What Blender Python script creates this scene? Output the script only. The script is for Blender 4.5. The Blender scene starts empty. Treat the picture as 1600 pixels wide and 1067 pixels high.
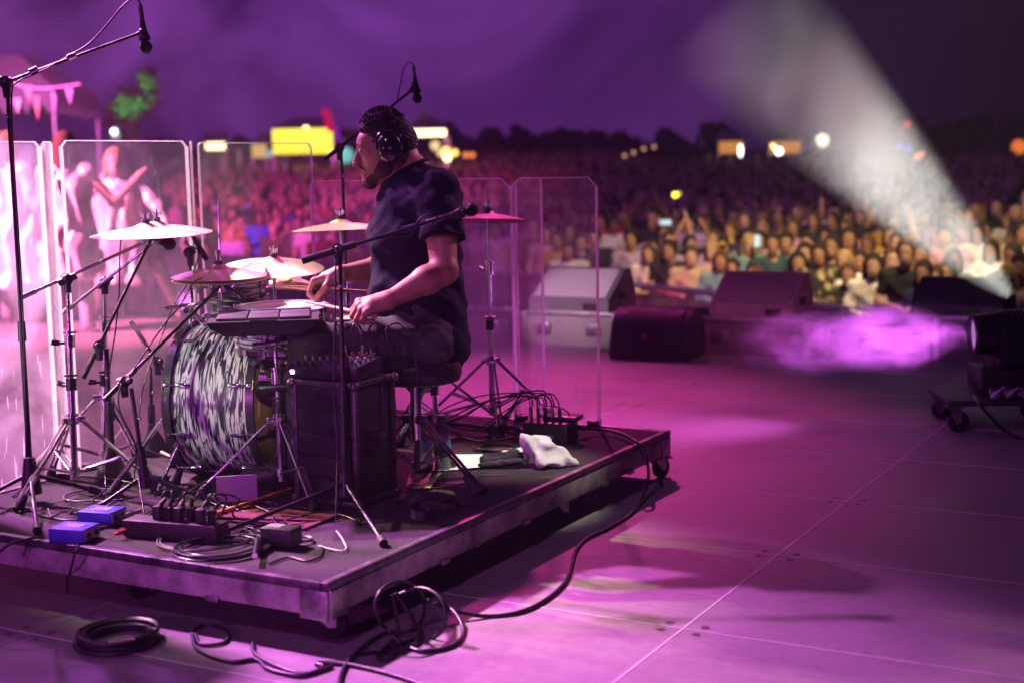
import bpy, bmesh, math, random
import numpy as np
from mathutils import Vector, Matrix, noise as mnoise

R = math.radians
SC = bpy.context.scene
COL = SC.collection
rnd = random.Random(7)

# ------------------------------------------------------------------ camera
H = 1.35            # lens height above the stage floor
DECK = 0.195        # riser top
cam_d = bpy.data.cameras.new('camera')
cam = bpy.data.objects.new('camera', cam_d)
COL.objects.link(cam)
cam_d.lens = 50.0
cam_d.sensor_width = 36.0
cam_d.clip_start = 0.05
cam_d.clip_end = 600
YAW, PITCH, ROLL = R(28.9), R(7.07), R(-1.17)
CM = Matrix.Rotation(YAW, 3, 'Z') @ Matrix.Rotation(R(90) - PITCH, 3, 'X') @ Matrix.Rotation(ROLL, 3, 'Z')
cam.matrix_world = Matrix.Translation((0, 0, H)) @ CM.to_4x4()
cam_d.dof.use_dof = True
cam_d.dof.focus_distance = 5.15
cam_d.dof.aperture_fstop = 1.8
cam_d.dof.aperture_blades = 0
SC.camera = cam
FPX = 50.0 / 36.0 * 1600
CO = Vector((0, 0, H))


def ray(px, py):
    return CM @ Vector(((px - 800) / FPX, -(py - 533.5) / FPX, -1.0))


def W(px, py, d):
    """world point seen at a photo pixel at forward distance d"""
    return CO + ray(px, py) * d


def P(px, py, z=0.0):
    """world point of a photo pixel on the level z"""
    r = ray(px, py)
    return CO + r * ((z - H) / r.z)


def dep(p):
    return (CM.inverted() @ (Vector(p) - CO)).z * -1


def CV(x, y, z):
    """camera-heading frame (right, forward, up) to world"""
    return Matrix.Rotation(YAW, 3, 'Z') @ Vector((x, y, z))


# ------------------------------------------------------------------ render look
SC.render.engine = 'CYCLES'
SC.view_settings.view_transform = 'Standard'
SC.view_settings.look = 'None'
SC.view_settings.exposure = 0.0
SC.view_settings.gamma = 1.0
SC.cycles.use_denoising = True
SC.cycles.max_bounces = 8
SC.cycles.transparent_max_bounces = 24
SC.cycles.volume_bounces = 0
SC.cycles.volume_step_rate = 2.0
SC.cycles.volume_max_steps = 128
SC.cycles.sample_clamp_indirect = 4.0
SC.cycles.sample_clamp_direct = 30.0
SC.cycles.caustics_reflective = False
SC.cycles.caustics_refractive = False

# ------------------------------------------------------------------ world: night sky, faintly lit from the stage
wd = bpy.data.worlds.new('World')
SC.world = wd
wd.use_nodes = True
nt = wd.node_tree
nt.nodes.clear()
N = nt.nodes.new
o_ = N('ShaderNodeOutputWorld')
bg = N('ShaderNodeBackground')
tc = N('ShaderNodeTexCoord')
mp = N('ShaderNodeMapping')
mp.inputs['Scale'].default_value = (1, 1, 1.15)
n1 = N('ShaderNodeTexNoise')
n1.inputs['Scale'].default_value = 4.6
n1.inputs['Detail'].default_value = 5
n1.inputs['Distortion'].default_value = 0.6
rp = N('ShaderNodeValToRGB')
rp.color_ramp.elements[0].position = 0.40
rp.color_ramp.elements[0].color = (0.030, 0.005, 0.075, 1)
rp.color_ramp.elements[1].position = 0.64
rp.color_ramp.elements[1].color = (0.25, 0.055, 0.43, 1)
# the glow of the town and stage lies to the left (-X), the right is night-dark
sp = N('ShaderNodeSeparateXYZ')
mr = N('ShaderNodeMapRange')
mr.inputs['From Min'].default_value = -0.16
mr.inputs['From Max'].default_value = -0.62
mr.inputs['To Min'].default_value = 0.0
mr.inputs['To Max'].default_value = 1.15
mu = N('ShaderNodeVectorMath')
mu.operation = 'SCALE'
nt.links.new(tc.outputs['Generated'], mp.inputs['Vector'])
nt.links.new(mp.outputs[0], n1.inputs['Vector'])
nt.links.new(n1.outputs[0], rp.inputs[0])
nt.links.new(tc.outputs['Generated'], sp.inputs[0])
nt.links.new(sp.outputs[0], mr.inputs['Value'])
nt.links.new(rp.outputs[0], mu.inputs[0])
nt.links.new(mr.outputs[0], mu.inputs['Scale'])
nt.links.new(mu.outputs[0], bg.inputs['Color'])
bg.inputs['Strength'].default_value = 1.0
nt.links.new(bg.outputs[0], o_.inputs[0])


# ------------------------------------------------------------------ lamps of the stage rig, and a few added spots
def spot(name, loc, tgt, energy, color, size=60, blend=0.5, radius=0.12):
    d = bpy.data.lights.new(name, 'SPOT')
    d.energy = energy
    d.color = color
    d.spot_size = R(size)
    d.spot_blend = blend
    d.shadow_soft_size = radius
    o = bpy.data.objects.new(name, d)
    COL.objects.link(o)
    o.location = loc
    o.rotation_euler = (Vector(tgt) - Vector(loc)).to_track_quat('-Z', 'Y').to_euler()
    return o


# key: from the left, high up; throws the shadows to the right
spot('rig_lamp_violet', (-9.6, 4.6, 7.2), (-2.75, 3.0, 0.0), 21000, (0.95, 0.20, 1.0), 23, 1.0, 0.16)
# magenta from the far right, the rim on the drummer's back and the wash on the far floor
spot('rig_lamp_magenta', CV(0.2, 14.0, 6.5), CV(-0.2, 7.9, 0.2), 4300, (1.0, 0.07, 0.46), 32, 1.0, 0.15)
spot('rig_lamp_rim', CV(4.2, 8.6, 4.2), CV(-0.3, 5.3, 1.2), 1100, (1.0, 0.30, 0.75), 12, 1.0, 0.08)
# behind and left of the lens: the fascia of the riser and the near floor
spot('rig_lamp_purple', CV(-4.2, -0.5, 1.5), CV(-1.6, 4.1, 0.1), 420, (0.85, 0.10, 0.95), 32, 0.7, 0.10)
# warm white from the far left, skimming the cymbals and the drum shells
spot('rig_lamp_warm', CV(-6.0, 9.8, 7.6), CV(-1.3, 5.55, 0.95), 8000, (1.0, 0.90, 0.50), 12, 0.7, 0.12)
spot('rig_lamp_side', (-4.75, 1.25, 1.75), (-3.55, 4.05, 0.55), 330, (0.93, 1.0, 0.74), 15, 0.9, 0.08)
# pink white blast on the left end of the acrylic shield and the performers
spot('rig_lamp_pink', CV(-8.5, 9.0, 4.6), CV(-3.5, 12.4, 0.8), 19000, (1.0, 0.17, 0.44), 30, 0.8, 0.15)
spot('rig_lamp_pink_narrow', CV(-6.5, 8.6, 3.6), CV(-2.0, 5.5, 0.95), 6500, (1.0, 0.50, 0.52), 14, 0.9, 0.10)
# backlight from the front truss through the haze
spot('rig_lamp_backlight', CV(-7.5, 20.0, 7.5), CV(-1.6, 4.0, 2.7), 7000, (0.70, 0.12, 1.0), 18, 0.9, 0.2)
spot('rig_lamp_towel', CV(1.0, 4.6, 5.0), W(812, 712, 5.55), 1500, (1.0, 0.95, 0.78), 9, 0.8, 0.06)
spot('rig_lamp_monitors', CV(3.5, -1.0, 6.0), CV(1.75, 10.1, 0.5), 3600, (1.0, 0.11, 0.50), 9, 0.9, 0.1)
spot('added_amber_spot', CV(0.0, -0.5, 2.6), W(412, 612, 5.32), 330, (1.0, 0.72, 0.36), 5, 0.8, 0.04)  # added spot to brighten the tan bass drum head
spot('added_fill_spot', CV(-3.0, -1.5, 7.0), CV(1.0, 4.9, 0.0), 800, (0.74, 0.22, 0.90), 36, 1.0, 0.3)  # added fill to soften the key shadows on the near floor
# added spot brightening the pale monitor, then washes on the audience
spot('added_pale_monitor_spot', CV(-6.0, 4.0, 5.0), W(885, 460, 10.6), 3600, (1.0, 0.62, 0.86), 6, 0.9, 0.1)
spot('rig_lamp_crowd_warm', CV(3.9, 10.4, 7.4), CV(5.0, 17.6, -0.3), 6300, (1.0, 0.70, 0.38), 58, 0.8, 0.2)
spot('rig_lamp_crowd_pink', CV(-7.0, 12.0, 7.5), CV(-7.5, 33, 0.0), 34000, (1.0, 0.11, 0.60), 40, 0.8, 0.2)
spot('rig_lamp_crowd_violet', CV(-2, 11.0, 8.5), CV(0.0, 32, 1.0), 2200, (0.52, 0.08, 0.9), 70, 0.7, 0.2)

# ------------------------------------------------------------------ materials
MATS = {}


def mat(name, col, rough=0.5, metal=0.0, var=0.12, scale=18.0, bump=0.0, coat=0.0, spec=0.5, emit=None, es=0.0, sss=0.0, sheen=0.0):
    if name in MATS:
        return MATS[name]
    m = bpy.data.materials.new(name)
    m.use_nodes = True
    t = m.node_tree
    b = t.nodes['Principled BSDF']
    tcn = t.nodes.new('ShaderNodeTexCoord')
    nz = t.nodes.new('ShaderNodeTexNoise')
    nz.inputs['Scale'].default_value = scale
    nz.inputs['Detail'].default_value = 6
    nz.inputs['Roughness'].default_value = 0.62
    t.links.new(tcn.outputs['Object'], nz.inputs['Vector'])
    cr = t.nodes.new('ShaderNodeValToRGB')
    cr.color_ramp.elements[0].position = 0.25
    cr.color_ramp.elements[1].position = 0.75
    lo = [max(0, c * (1 - var * 1.6)) for c in col]
    hi = [min(1, c * (1 + var * 1.3)) for c in col]
    cr.color_ramp.elements[0].color = (*lo, 1)
    cr.color_ramp.elements[1].color = (*hi, 1)
    t.links.new(nz.outputs[0], cr.inputs[0])
    t.links.new(cr.outputs[0], b.inputs['Base Color'])
    mrn = t.nodes.new('ShaderNodeMapRange')
    mrn.inputs['From Min'].default_value = 0.3
    mrn.inputs['From Max'].default_value = 0.7
    mrn.inputs['To Min'].default_value = max(0.02, rough * 0.8)
    mrn.inputs['To Max'].default_value = min(1, rough * 1.25)
    t.links.new(nz.outputs[0], mrn.inputs['Value'])
    t.links.new(mrn.outputs[0], b.inputs['Roughness'])
    b.inputs['Metallic'].default_value = metal
    b.inputs['Specular IOR Level'].default_value = spec
    if coat:
        b.inputs['Coat Weight'].default_value = coat
    if sss:
        b.inputs['Subsurface Weight'].default_value = sss
        b.inputs['Subsurface Radius'].default_value = (0.02, 0.008, 0.004)
    if sheen:
        b.inputs['Sheen Weight'].default_value = sheen
    if emit:
        b.inputs['Emission Color'].default_value = (*emit, 1)
        b.inputs['Emission Strength'].default_value = es
    if bump:
        n2 = t.nodes.new('ShaderNodeTexNoise')
        n2.inputs['Scale'].default_value = scale * 6
        n2.inputs['Detail'].default_value = 4
        t.links.new(tcn.outputs['Object'], n2.inputs['Vector'])
        bp = t.nodes.new('ShaderNodeBump')
        bp.inputs['Strength'].default_value = bump
        bp.inputs['Distance'].default_value = 0.01
        t.links.new(n2.outputs[0], bp.inputs['Height'])
        t.links.new(bp.outputs[0], b.inputs['Normal'])
    MATS[name] = m
    return m


chrome = mat('chrome', (0.82, 0.82, 0.84), 0.14, 1.0, 0.06, 30)
steel = mat('worn_steel', (0.46, 0.45, 0.46), 0.34, 1.0, 0.25, 40, 0.08)
alu = mat('aluminium_edge', (0.66, 0.65, 0.66), 0.36, 0.9, 0.25, 26, 0.1)
blackm = mat('black_metal', (0.018, 0.018, 0.02), 0.34, 0.2, 0.3, 30)
blackp = mat('black_plastic', (0.022, 0.021, 0.024), 0.42, 0, 0.3, 40, 0.1)
rubber = mat('black_rubber', (0.014, 0.014, 0.015), 0.72, 0, 0.3, 30, 0.2)
cablem = mat('black_cable', (0.020, 0.019, 0.022), 0.40, 0, 0.25, 12)
whitep = mat('white_plastic', (0.7, 0.7, 0.68), 0.4, 0, 0.05, 20)
redp = mat('red_plastic', (0.55, 0.03, 0.02), 0.4, 0, 0.1, 20)
orangep = mat('orange_plastic', (0.65, 0.16, 0.02), 0.45, 0, 0.1, 20)
bluep = mat('blue_painted_metal', (0.05, 0.07, 0.55), 0.38, 0.1, 0.12, 30, 0.05)
foam = mat('black_foam', (0.015, 0.015, 0.017), 0.95, 0, 0.3, 90, 0.5)
drumhead = mat('coated_drumhead', (0.80, 0.79, 0.74), 0.5, 0, 0.06, 14)
woodm = mat('pale_maple', (0.55, 0.36, 0.18), 0.42, 0, 0.18, 30)
stickm = mat('hickory', (0.62, 0.42, 0.22), 0.5, 0, 0.15, 40)
paper = mat('white_paper', (0.80, 0.79, 0.74), 0.7, 0, 0.04, 6)


# ------------------------------------------------------------------ mesh building
def basis(n):
    n = Vector(n).normalized()
    a = Vector((0, 0, 1)) if abs(n.z) < 0.9 else Vector((1, 0, 0))
    x = a.cross(n).normalized()
    return x, n.cross(x)


class MB:
    def __init__(s):
        s.v = []
        s.f = []

    def _add(s, vs, fs):
        o = len(s.v)
        s.v += [tuple(v) for v in vs]
        s.f += [tuple(i + o for i in f) for f in fs]

    def box(s, c, d, rot=None, bev=0.0):
        c = Vector(c)
        hx, hy, hz = d[0] / 2, d[1] / 2, d[2] / 2
        rot = rot or Matrix.Identity(3)
        b = min(bev, hx * 0.9, hy * 0.9, hz * 0.9)
        if b <= 0:
            vs = [c + rot @ Vector((x * hx, y * hy, z * hz)) for x in (-1, 1) for y in (-1, 1) for z in (-1, 1)]
            s._add(vs, [(0, 1, 3, 2), (4, 6, 7, 5), (0, 4, 5, 1), (2, 3, 7, 6), (0, 2, 6, 4), (1, 5, 7, 3)])
            return s
        bm = bmesh.new()
        bmesh.ops.create_cube(bm, size=1)
        for v in bm.verts:
            v.co = Vector((v.co.x * d[0], v.co.y * d[1], v.co.z * d[2]))
        bmesh.ops.bevel(bm, geom=list(bm.edges), offset=b, segments=2, profile=0.6, affect='EDGES')
        bm.verts.index_update()
        s._add([c + rot @ v.co for v in bm.verts], [[v.index for v in f.verts] for f in bm.faces])
        bm.free()
        return s

    def cyl(s, a, b, r1, r2=None, n=14, cap=True):
        a, b = Vector(a), Vector(b)
        r2 = r1 if r2 is None else r2
        x, y = basis(b - a)
        vs = []
        for p, r in ((a, r1), (b, r2)):
            for i in range(n):
                t = 2 * math.pi * i / n
                vs.append(p + x * (math.cos(t) * r) + y * (math.sin(t) * r))
        fs = [(i, (i + 1) % n, n + (i + 1) % n, n + i) for i in range(n)]
        if cap:
            fs += [tuple(range(n - 1, -1, -1)), tuple(range(n, 2 * n))]
        s._add(vs, fs)
        return s

    def tube(s, pts, r, n=8, closed=False):
        pts = [Vector(p) for p in pts]
        m = len(pts)
        rr = r if isinstance(r, (list, tuple)) else [r] * m
        vs = []
        x = None
        for i, p in enumerate(pts):
            t = (pts[min(i + 1, m - 1)] - pts[max(i - 1, 0)])
            if t.length < 1e-9:
                t = Vector((0, 0, 1))
            t.normalize()
            if x is None:
                x, y = basis(t)
            else:
                x = (x - t * x.dot(t))
                x = x.normalized() if x.length > 1e-6 else basis(t)[0]
                y = t.cross(x)
            for k in range(n):
                a = 2 * math.pi * k / n
                vs.append(p + x * (math.cos(a) * rr[i]) + y * (math.sin(a) * rr[i]))
        fs = []
        for i in range(m - 1):
            for k in range(n):
                fs.append((i * n + k, i * n + (k + 1) % n, (i + 1) * n + (k + 1) % n, (i + 1) * n + k))
        fs += [tuple(range(n - 1, -1, -1)), tuple(range((m - 1) * n, m * n))]
        s._add(vs, fs)
        return s

    def lathe(s, prof, c=(0, 0, 0), axis=(0, 0, 1), n=32, sx=1.0):
        """prof: (radius, height) pairs; a radius of 0 closes the end"""
        c = Vector(c)
        z = Vector(axis).normalized()
        x, y = basis(z)
        vs, rings = [], []
        for r, h in prof:
            if r <= 1e-6:
                rings.append([len(vs)])
                vs.append(c + z * h)
            else:
                st = len(vs)
                for k in range(n):
                    a = 2 * math.pi * k / n
                    vs.append(c + z * h + x * (math.cos(a) * r * sx) + y * (math.sin(a) * r))
                rings.append(list(range(st, st + n)))
        fs = []
        for A, B in zip(rings, rings[1:]):
            for k in range(n):
                k2 = (k + 1) % n
                if len(A) == 1 and len(B) == 1:
                    continue
                if len(A) == 1:
                    fs.append((A[0], B[k2], B[k]))
                elif len(B) == 1:
                    fs.append((A[k], A[k2], B[0]))
                else:
                    fs.append((A[k], A[k2], B[k2], B[k]))
        s._add(vs, fs)
        return s

    def ell(s, c, r, rot=None, nu=18, nv=10):
        c = Vector(c)
        rot = rot or Matrix.Identity(3)
        if not isinstance(r, (tuple, list)):
            r = (r, r, r)
        vs = [c + rot @ Vector((0, 0, -r[2]))]
        for j in range(1, nv):
            ph = -math.pi / 2 + math.pi * j / nv
            for i in range(nu):
                a = 2 * math.pi * i / nu
                vs.append(c + rot @ Vector((r[0] * math.cos(ph) * math.cos(a), r[1] * math.cos(ph) * math.sin(a), r[2] * math.sin(ph))))
        vs.append(c + rot @ Vector((0, 0, r[2])))
        fs = [(0, 1 + (i + 1) % nu, 1 + i) for i in range(nu)]
        for j in range(nv - 2):
            for i in range(nu):
                a, b = 1 + j * nu + i, 1 + j * nu + (i + 1) % nu
                fs.append((a, b, b + nu, a + nu))
        L = len(vs) - 1
        fs += [(1 + (nv - 2) * nu + i, 1 + (nv - 2) * nu + (i + 1) % nu, L) for i in range(nu)]
        s._add(vs, fs)
        return s

    def torus(s, c, axis, R_, r, n=40, m=8, a0=0, a1=360, xdir=None):
        c = Vector(c)
        z = Vector(axis).normalized()
        x, y = basis(z)
        if xdir is not None:
            x = (Vector(xdir) - z * z.dot(Vector(xdir))).normalized()
            y = z.cross(x)
        full = abs(a1 - a0) >= 360
        k = n if full else n + 1
        pts = [c + x * (math.cos(R(a0 + (a1 - a0) * i / n)) * R_) + y * (math.sin(R(a0 + (a1 - a0) * i / n)) * R_) for i in range(k)]
        if full:
            vs = []
            for i, p in enumerate(pts):
                o = (p - c).normalized()
                for j in range(m):
                    a = 2 * math.pi * j / m
                    vs.append(p + o * (math.cos(a) * r) + z * (math.sin(a) * r))
            fs = [(i * m + j, ((i + 1) % n) * m + j, ((i + 1) % n) * m + (j + 1) % m, i * m + (j + 1) % m) for i in range(n) for j in range(m)]
            s._add(vs, fs)
        else:
            s.tube(pts, r, m)
        return s

    def prism(s, outline, ex):
        """outline: list of Vectors (planar), ex: extrusion vector"""
        n = len(outline)
        ex = Vector(ex)
        vs = [Vector(p) for p in outline] + [Vector(p) + ex for p in outline]
        fs = [tuple(range(n - 1, -1, -1)), tuple(range(n, 2 * n))] + [(i, (i + 1) % n, n + (i + 1) % n, n + i) for i in range(n)]
        s._add(vs, fs)
        return s

    def strap(s, pts, w, t, side):
        """flat ribbon along pts, width w along side"""
        side = Vector(side).normalized()
        pts = [Vector(p) for p in pts]
        vs, m = [], len(pts)
        for i, p in enumerate(pts):
            d = (pts[min(i + 1, m - 1)] - pts[max(i - 1, 0)]).normalized()
            nrm = d.cross(side).normalized()
            for a, b in ((-1, -1), (1, -1), (1, 1), (-1, 1)):
                vs.append(p + side * (a * w / 2) + nrm * (b * t / 2))
        fs = [(i * 4 + k, i * 4 + (k + 1) % 4, i * 4 + 4 + (k + 1) % 4, i * 4 + 4 + k) for i in range(m - 1) for k in range(4)]
        fs += [(3, 2, 1, 0), tuple((m - 1) * 4 + k for k in range(4))]
        s._add(vs, fs)
        return s

    def mesh(s, name, smooth=True, sharp=38):
        me = bpy.data.meshes.new(name)
        me.from_pydata(s.v, [], s.f)
        bm = bmesh.new()
        bm.from_mesh(me)
        bmesh.ops.recalc_face_normals(bm, faces=bm.faces)
        if smooth:
            lim = R(sharp)
            for f in bm.faces:
                f.smooth = True
            for e in bm.edges:
                if len(e.link_faces) == 2 and e.calc_face_angle(0) > lim:
                    e.smooth = False
        bm.to_mesh(me)
        bm.free()
        return me


def cat(pts, n=8):
    """Catmull-Rom through points"""
    pts = [Vector(p) for p in pts]
    q = [pts[0] * 2 - pts[1]] + pts + [pts[-1] * 2 - pts[-2]]
    out = []
    for i in range(1, len(q) - 2):
        for k in range(n):
            t = k / n
            a, b, c, d = q[i - 1], q[i], q[i + 1], q[i + 2]
            out.append(0.5 * ((2 * b) + (c - a) * t + (2 * a - 5 * b + 4 * c - d) * t * t + (3 * b - a - 3 * c + d) * t ** 3))
    out.append(pts[-1])
    return out


def link(o, parent=None):
    COL.objects.link(o)
    if parent is not None:
        o.parent = parent
    return o


def tag(o, label=None, catg=None, group=None, kind=None):
    if label:
        o['label'] = label
    if catg:
        o['category'] = catg
    if group:
        o['group'] = group
    if kind:
        o['kind'] = kind
    return o


def thing(name, label, catg, loc=(0, 0, 0), rot=None, group=None):
    o = bpy.data.objects.new(name, None)
    o.empty_display_size = 0.05
    M = Matrix.Translation(Vector(loc))
    if rot is not None:
        M = M @ rot.to_4x4()
    o.matrix_world = M
    o['_m'] = [c for r_ in M for c in r_]
    COL.objects.link(o)
    return tag(o, label, catg, group)


def rootm(o):
    v = list(o['_m'])
    return Matrix([v[0:4], v[4:8], v[8:12], v[12:16]])


def part(name, mb, m, parent, world=True, label=None, smooth=True, sharp=38):
    """mesh child. world=True: the mesh is in world coordinates"""
    me = mb.mesh(name, smooth, sharp) if isinstance(mb, MB) else mb
    me.materials.clear()
    me.materials.append(m)
    o = bpy.data.objects.new(name, me)
    link(o, parent)
    if world and '_m' in parent.keys():
        o.matrix_parent_inverse = rootm(parent).inverted()
    if label:
        o['label'] = label
    return o


def solo(name, mb, m, label=None, catg=None, group=None, kind=None, smooth=True, M=None, sharp=38):
    me = mb.mesh(name, smooth, sharp) if isinstance(mb, MB) else mb
    me.materials.clear()
    me.materials.append(m)
    o = bpy.data.objects.new(name, me)
    if M is not None:
        o.matrix_world = M
    link(o)
    return tag(o, label, catg, group, kind)


def copy_tree(o, parent=None):
    c = o.copy()
    COL.objects.link(c)
    c.parent = parent
    for ch in o.children:
        copy_tree(ch, c)
    return c


def RZ(a):
    return Matrix.Rotation(a, 3, 'Z')


# ------------------------------------------------------------------ implicit surfaces for bodies and cloth
class SDF:
    def __init__(s, prims, h, pad=0.03):
        lo = Vector((1e9,) * 3)
        hi = Vector((-1e9,) * 3)
        for p in prims:
            if p[0] == 'c':
                for q, r in ((p[1], p[3]), (p[2], p[4])):
                    for i in range(3):
                        lo[i] = min(lo[i], q[i] - r)
                        hi[i] = max(hi[i], q[i] + r)
            elif p[0] == 'e':
                r = max(p[2])
                for i in range(3):
                    lo[i] = min(lo[i], p[1][i] - r)
                    hi[i] = max(hi[i], p[1][i] + r)
        s.h = h
        s.o = np.array(lo) - pad - 2 * h
        n = np.ceil((np.array(hi) - np.array(lo) + 2 * pad + 4 * h) / h).astype(int) + 1
        s.n = n
        s.F = np.full(tuple(n), 1.0, dtype=np.float32)
        for p in prims:
            s.add(p)

    def sub(s, lo, hi):
        a = np.clip(np.floor((np.array(lo) - s.o) / s.h).astype(int), 0, s.n - 1)
        b = np.clip(np.ceil((np.array(hi) - s.o) / s.h).astype(int) + 1, 1, s.n)
        sl = tuple(slice(a[i], b[i]) for i in range(3))
        ax = [(s.o[i] + np.arange(a[i], b[i]) * s.h).astype(np.float32) for i in range(3)]
        X = ax[0][:, None, None]
        Y = ax[1][None, :, None]
        Z = ax[2][None, None, :]
        return sl, X, Y, Z

    def add(s, p):
        k = max(p[5] if p[0] == 'c' else p[4], 1e-5)
        op = p[6] if p[0] == 'c' and len(p) > 6 else (p[5] if p[0] == 'e' and len(p) > 5 else 'add')
        m = k + 3 * s.h
        if p[0] == 'c':
            a, b, r1, r2 = np.array(p[1]), np.array(p[2]), p[3], p[4]
            rm = max(r1, r2) + m
            sl, X, Y, Z = s.sub(np.minimum(a, b) - rm, np.maximum(a, b) + rm)
            ba = b - a
            l2 = float(ba @ ba) + 1e-12
            x, y, z = X - a[0], Y - a[1], Z - a[2]
            t = np.clip((x * ba[0] + y * ba[1] + z * ba[2]) / l2, 0, 1)
            d = np.sqrt((x - t * ba[0]) ** 2 + (y - t * ba[1]) ** 2 + (z - t * ba[2]) ** 2) - (r1 + (r2 - r1) * t)
        else:
            c, r, rot = np.array(p[1]), p[2], p[3]
            rm = max(r) + m
            sl, X, Y, Z = s.sub(c - rm, c + rm)
            x, y, z = X - c[0], Y - c[1], Z - c[2]
            if rot is not None:
                q = np.array(rot.transposed())
                x, y, z = q[0, 0] * x + q[0, 1] * y + q[0, 2] * z, q[1, 0] * x + q[1, 1] * y + q[1, 2] * z, q[2, 0] * x + q[2, 1] * y + q[2, 2] * z
            k0 = np.sqrt((x / r[0]) ** 2 + (y / r[1]) ** 2 + (z / r[2]) ** 2)
            k1 = np.sqrt((x / r[0] ** 2) ** 2 + (y / r[1] ** 2) ** 2 + (z / r[2] ** 2) ** 2) + 1e-9
            d = k0 * (k0 - 1) / k1
        F = s.F[sl]
        if op == 'add':
            hh = np.maximum(k - np.abs(F - d), 0) / k
            s.F[sl] = np.minimum(F, d) - hh * hh * k * 0.25
        else:
            d = -d
            hh = np.maximum(k - np.abs(F - d), 0) / k
            s.F[sl] = np.maximum(F, d) + hh * hh * k * 0.25

    def grid(s):
        return s.sub(s.o, s.o + s.n * s.h)

    def clip(s, pt, n, amp=0.0, fr=40):
        sl, X, Y, Z = s.grid()
        n = Vector(n).normalized()
        d = (X - pt[0]) * n[0] + (Y - pt[1]) * n[1] + (Z - pt[2]) * n[2]
        if amp:
            d = d + amp * (np.sin(X * fr + Y * fr * 0.7) + np.sin(Z * fr * 0.8 - Y * fr))
        s.F = np.maximum(s.F, d.astype(np.float32))

    def wrinkle(s, amp, dirs):
        sl, X, Y, Z = s.grid()
        w = 0
        for (kx, ky, kz, ph, a) in dirs:
            w = w + a * np.sin(kx * X + ky * Y + kz * Z + ph + 1.6 * np.sin(0.43 * ky * X - 0.37 * kx * Z + 0.5 * kz * Y + ph))
        s.F = s.F + (amp * w).astype(np.float32)

    def mesh(s, name):
        F = s.F
        S = F < 0
        nx, ny, nz = F.shape
        cnt = np.zeros((nx - 1, ny - 1, nz - 1), np.int8)
        corners = [(i, j, k) for i in (0, 1) for j in (0, 1) for k in (0, 1)]

        def cs(A, c):
            return A[c[0]:c[0] + nx - 1, c[1]:c[1] + ny - 1, c[2]:c[2] + nz - 1]
        for c in corners:
            cnt += cs(S, c)
        act = (cnt > 0) & (cnt < 8)
        idx = np.argwhere(act)
        ids = np.full(act.shape, -1, np.int32)
        ids[act] = np.arange(len(idx))
        acc = np.zeros((len(idx), 3), np.float64)
        num = np.zeros(len(idx))
        val = {c: cs(F, c)[act].astype(np.float64) for c in corners}
        for a in corners:
            for ax in range(3):
                if a[ax] == 0:
                    b = list(a)
                    b[ax] = 1
                    b = tuple(b)
                    fa, fb = val[a], val[b]
                    m = (fa < 0) != (fb < 0)
                    t = np.where(m, fa / np.where(m, fa - fb, 1), 0)
                    p = np.tile(np.array(a, float), (len(idx), 1))
                    p[:, ax] += t
                    acc[m] += p[m]
                    num[m] += 1
        V = s.o + (idx + acc / np.maximum(num, 1)[:, None]) * s.h
        quads = []
        for ax in range(3):
            u, v = [(1, 2), (2, 0), (0, 1)][ax]
            sl0 = [slice(None)] * 3
            sl1 = [slice(None)] * 3
            sl0[ax] = slice(0, -1)
            sl1[ax] = slice(1, None)
            A, B = S[tuple(sl0)], S[tuple(sl1)]
            e = np.argwhere(A != B)
            e = e[(e[:, u] > 0) & (e[:, v] > 0) & (e[:, u] < F.shape[u] - 1) & (e[:, v] < F.shape[v] - 1)]
            if not len(e):
                continue
            ins = A[tuple(e.T)]

            def cell(du, dv):
                q = e.copy()
                q[:, u] += du
                q[:, v] += dv
                return ids[tuple(q.T)]
            q = np.stack([cell(-1, -1), cell(0, -1), cell(0, 0), cell(-1, 0)], 1)
            q[~ins] = q[~ins][:, ::-1]
            quads.append(q)
        Q = np.concatenate(quads)
        Q = Q[(Q >= 0).all(1)]
        me = bpy.data.meshes.new(name)
        me.vertices.add(len(V))
        me.vertices.foreach_set('co', V.astype(np.float32).ravel())
        me.loops.add(Q.size)
        me.loops.foreach_set('vertex_index', Q.astype(np.int32).ravel())
        me.polygons.add(len(Q))
        me.polygons.foreach_set('loop_start', np.arange(0, Q.size, 4, dtype=np.int32))
        me.polygons.foreach_set('loop_total', np.full(len(Q), 4, dtype=np.int32))
        me.update(calc_edges=True)
        me.validate()
        me.polygons.foreach_set('use_smooth', np.ones(len(me.polygons), bool))
        return me

# ------------------------------------------------------------------ the setting
GR = -1.3            # ground in front of the stage
EDGE = 9.95          # front edge of the stage (Y)


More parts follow.
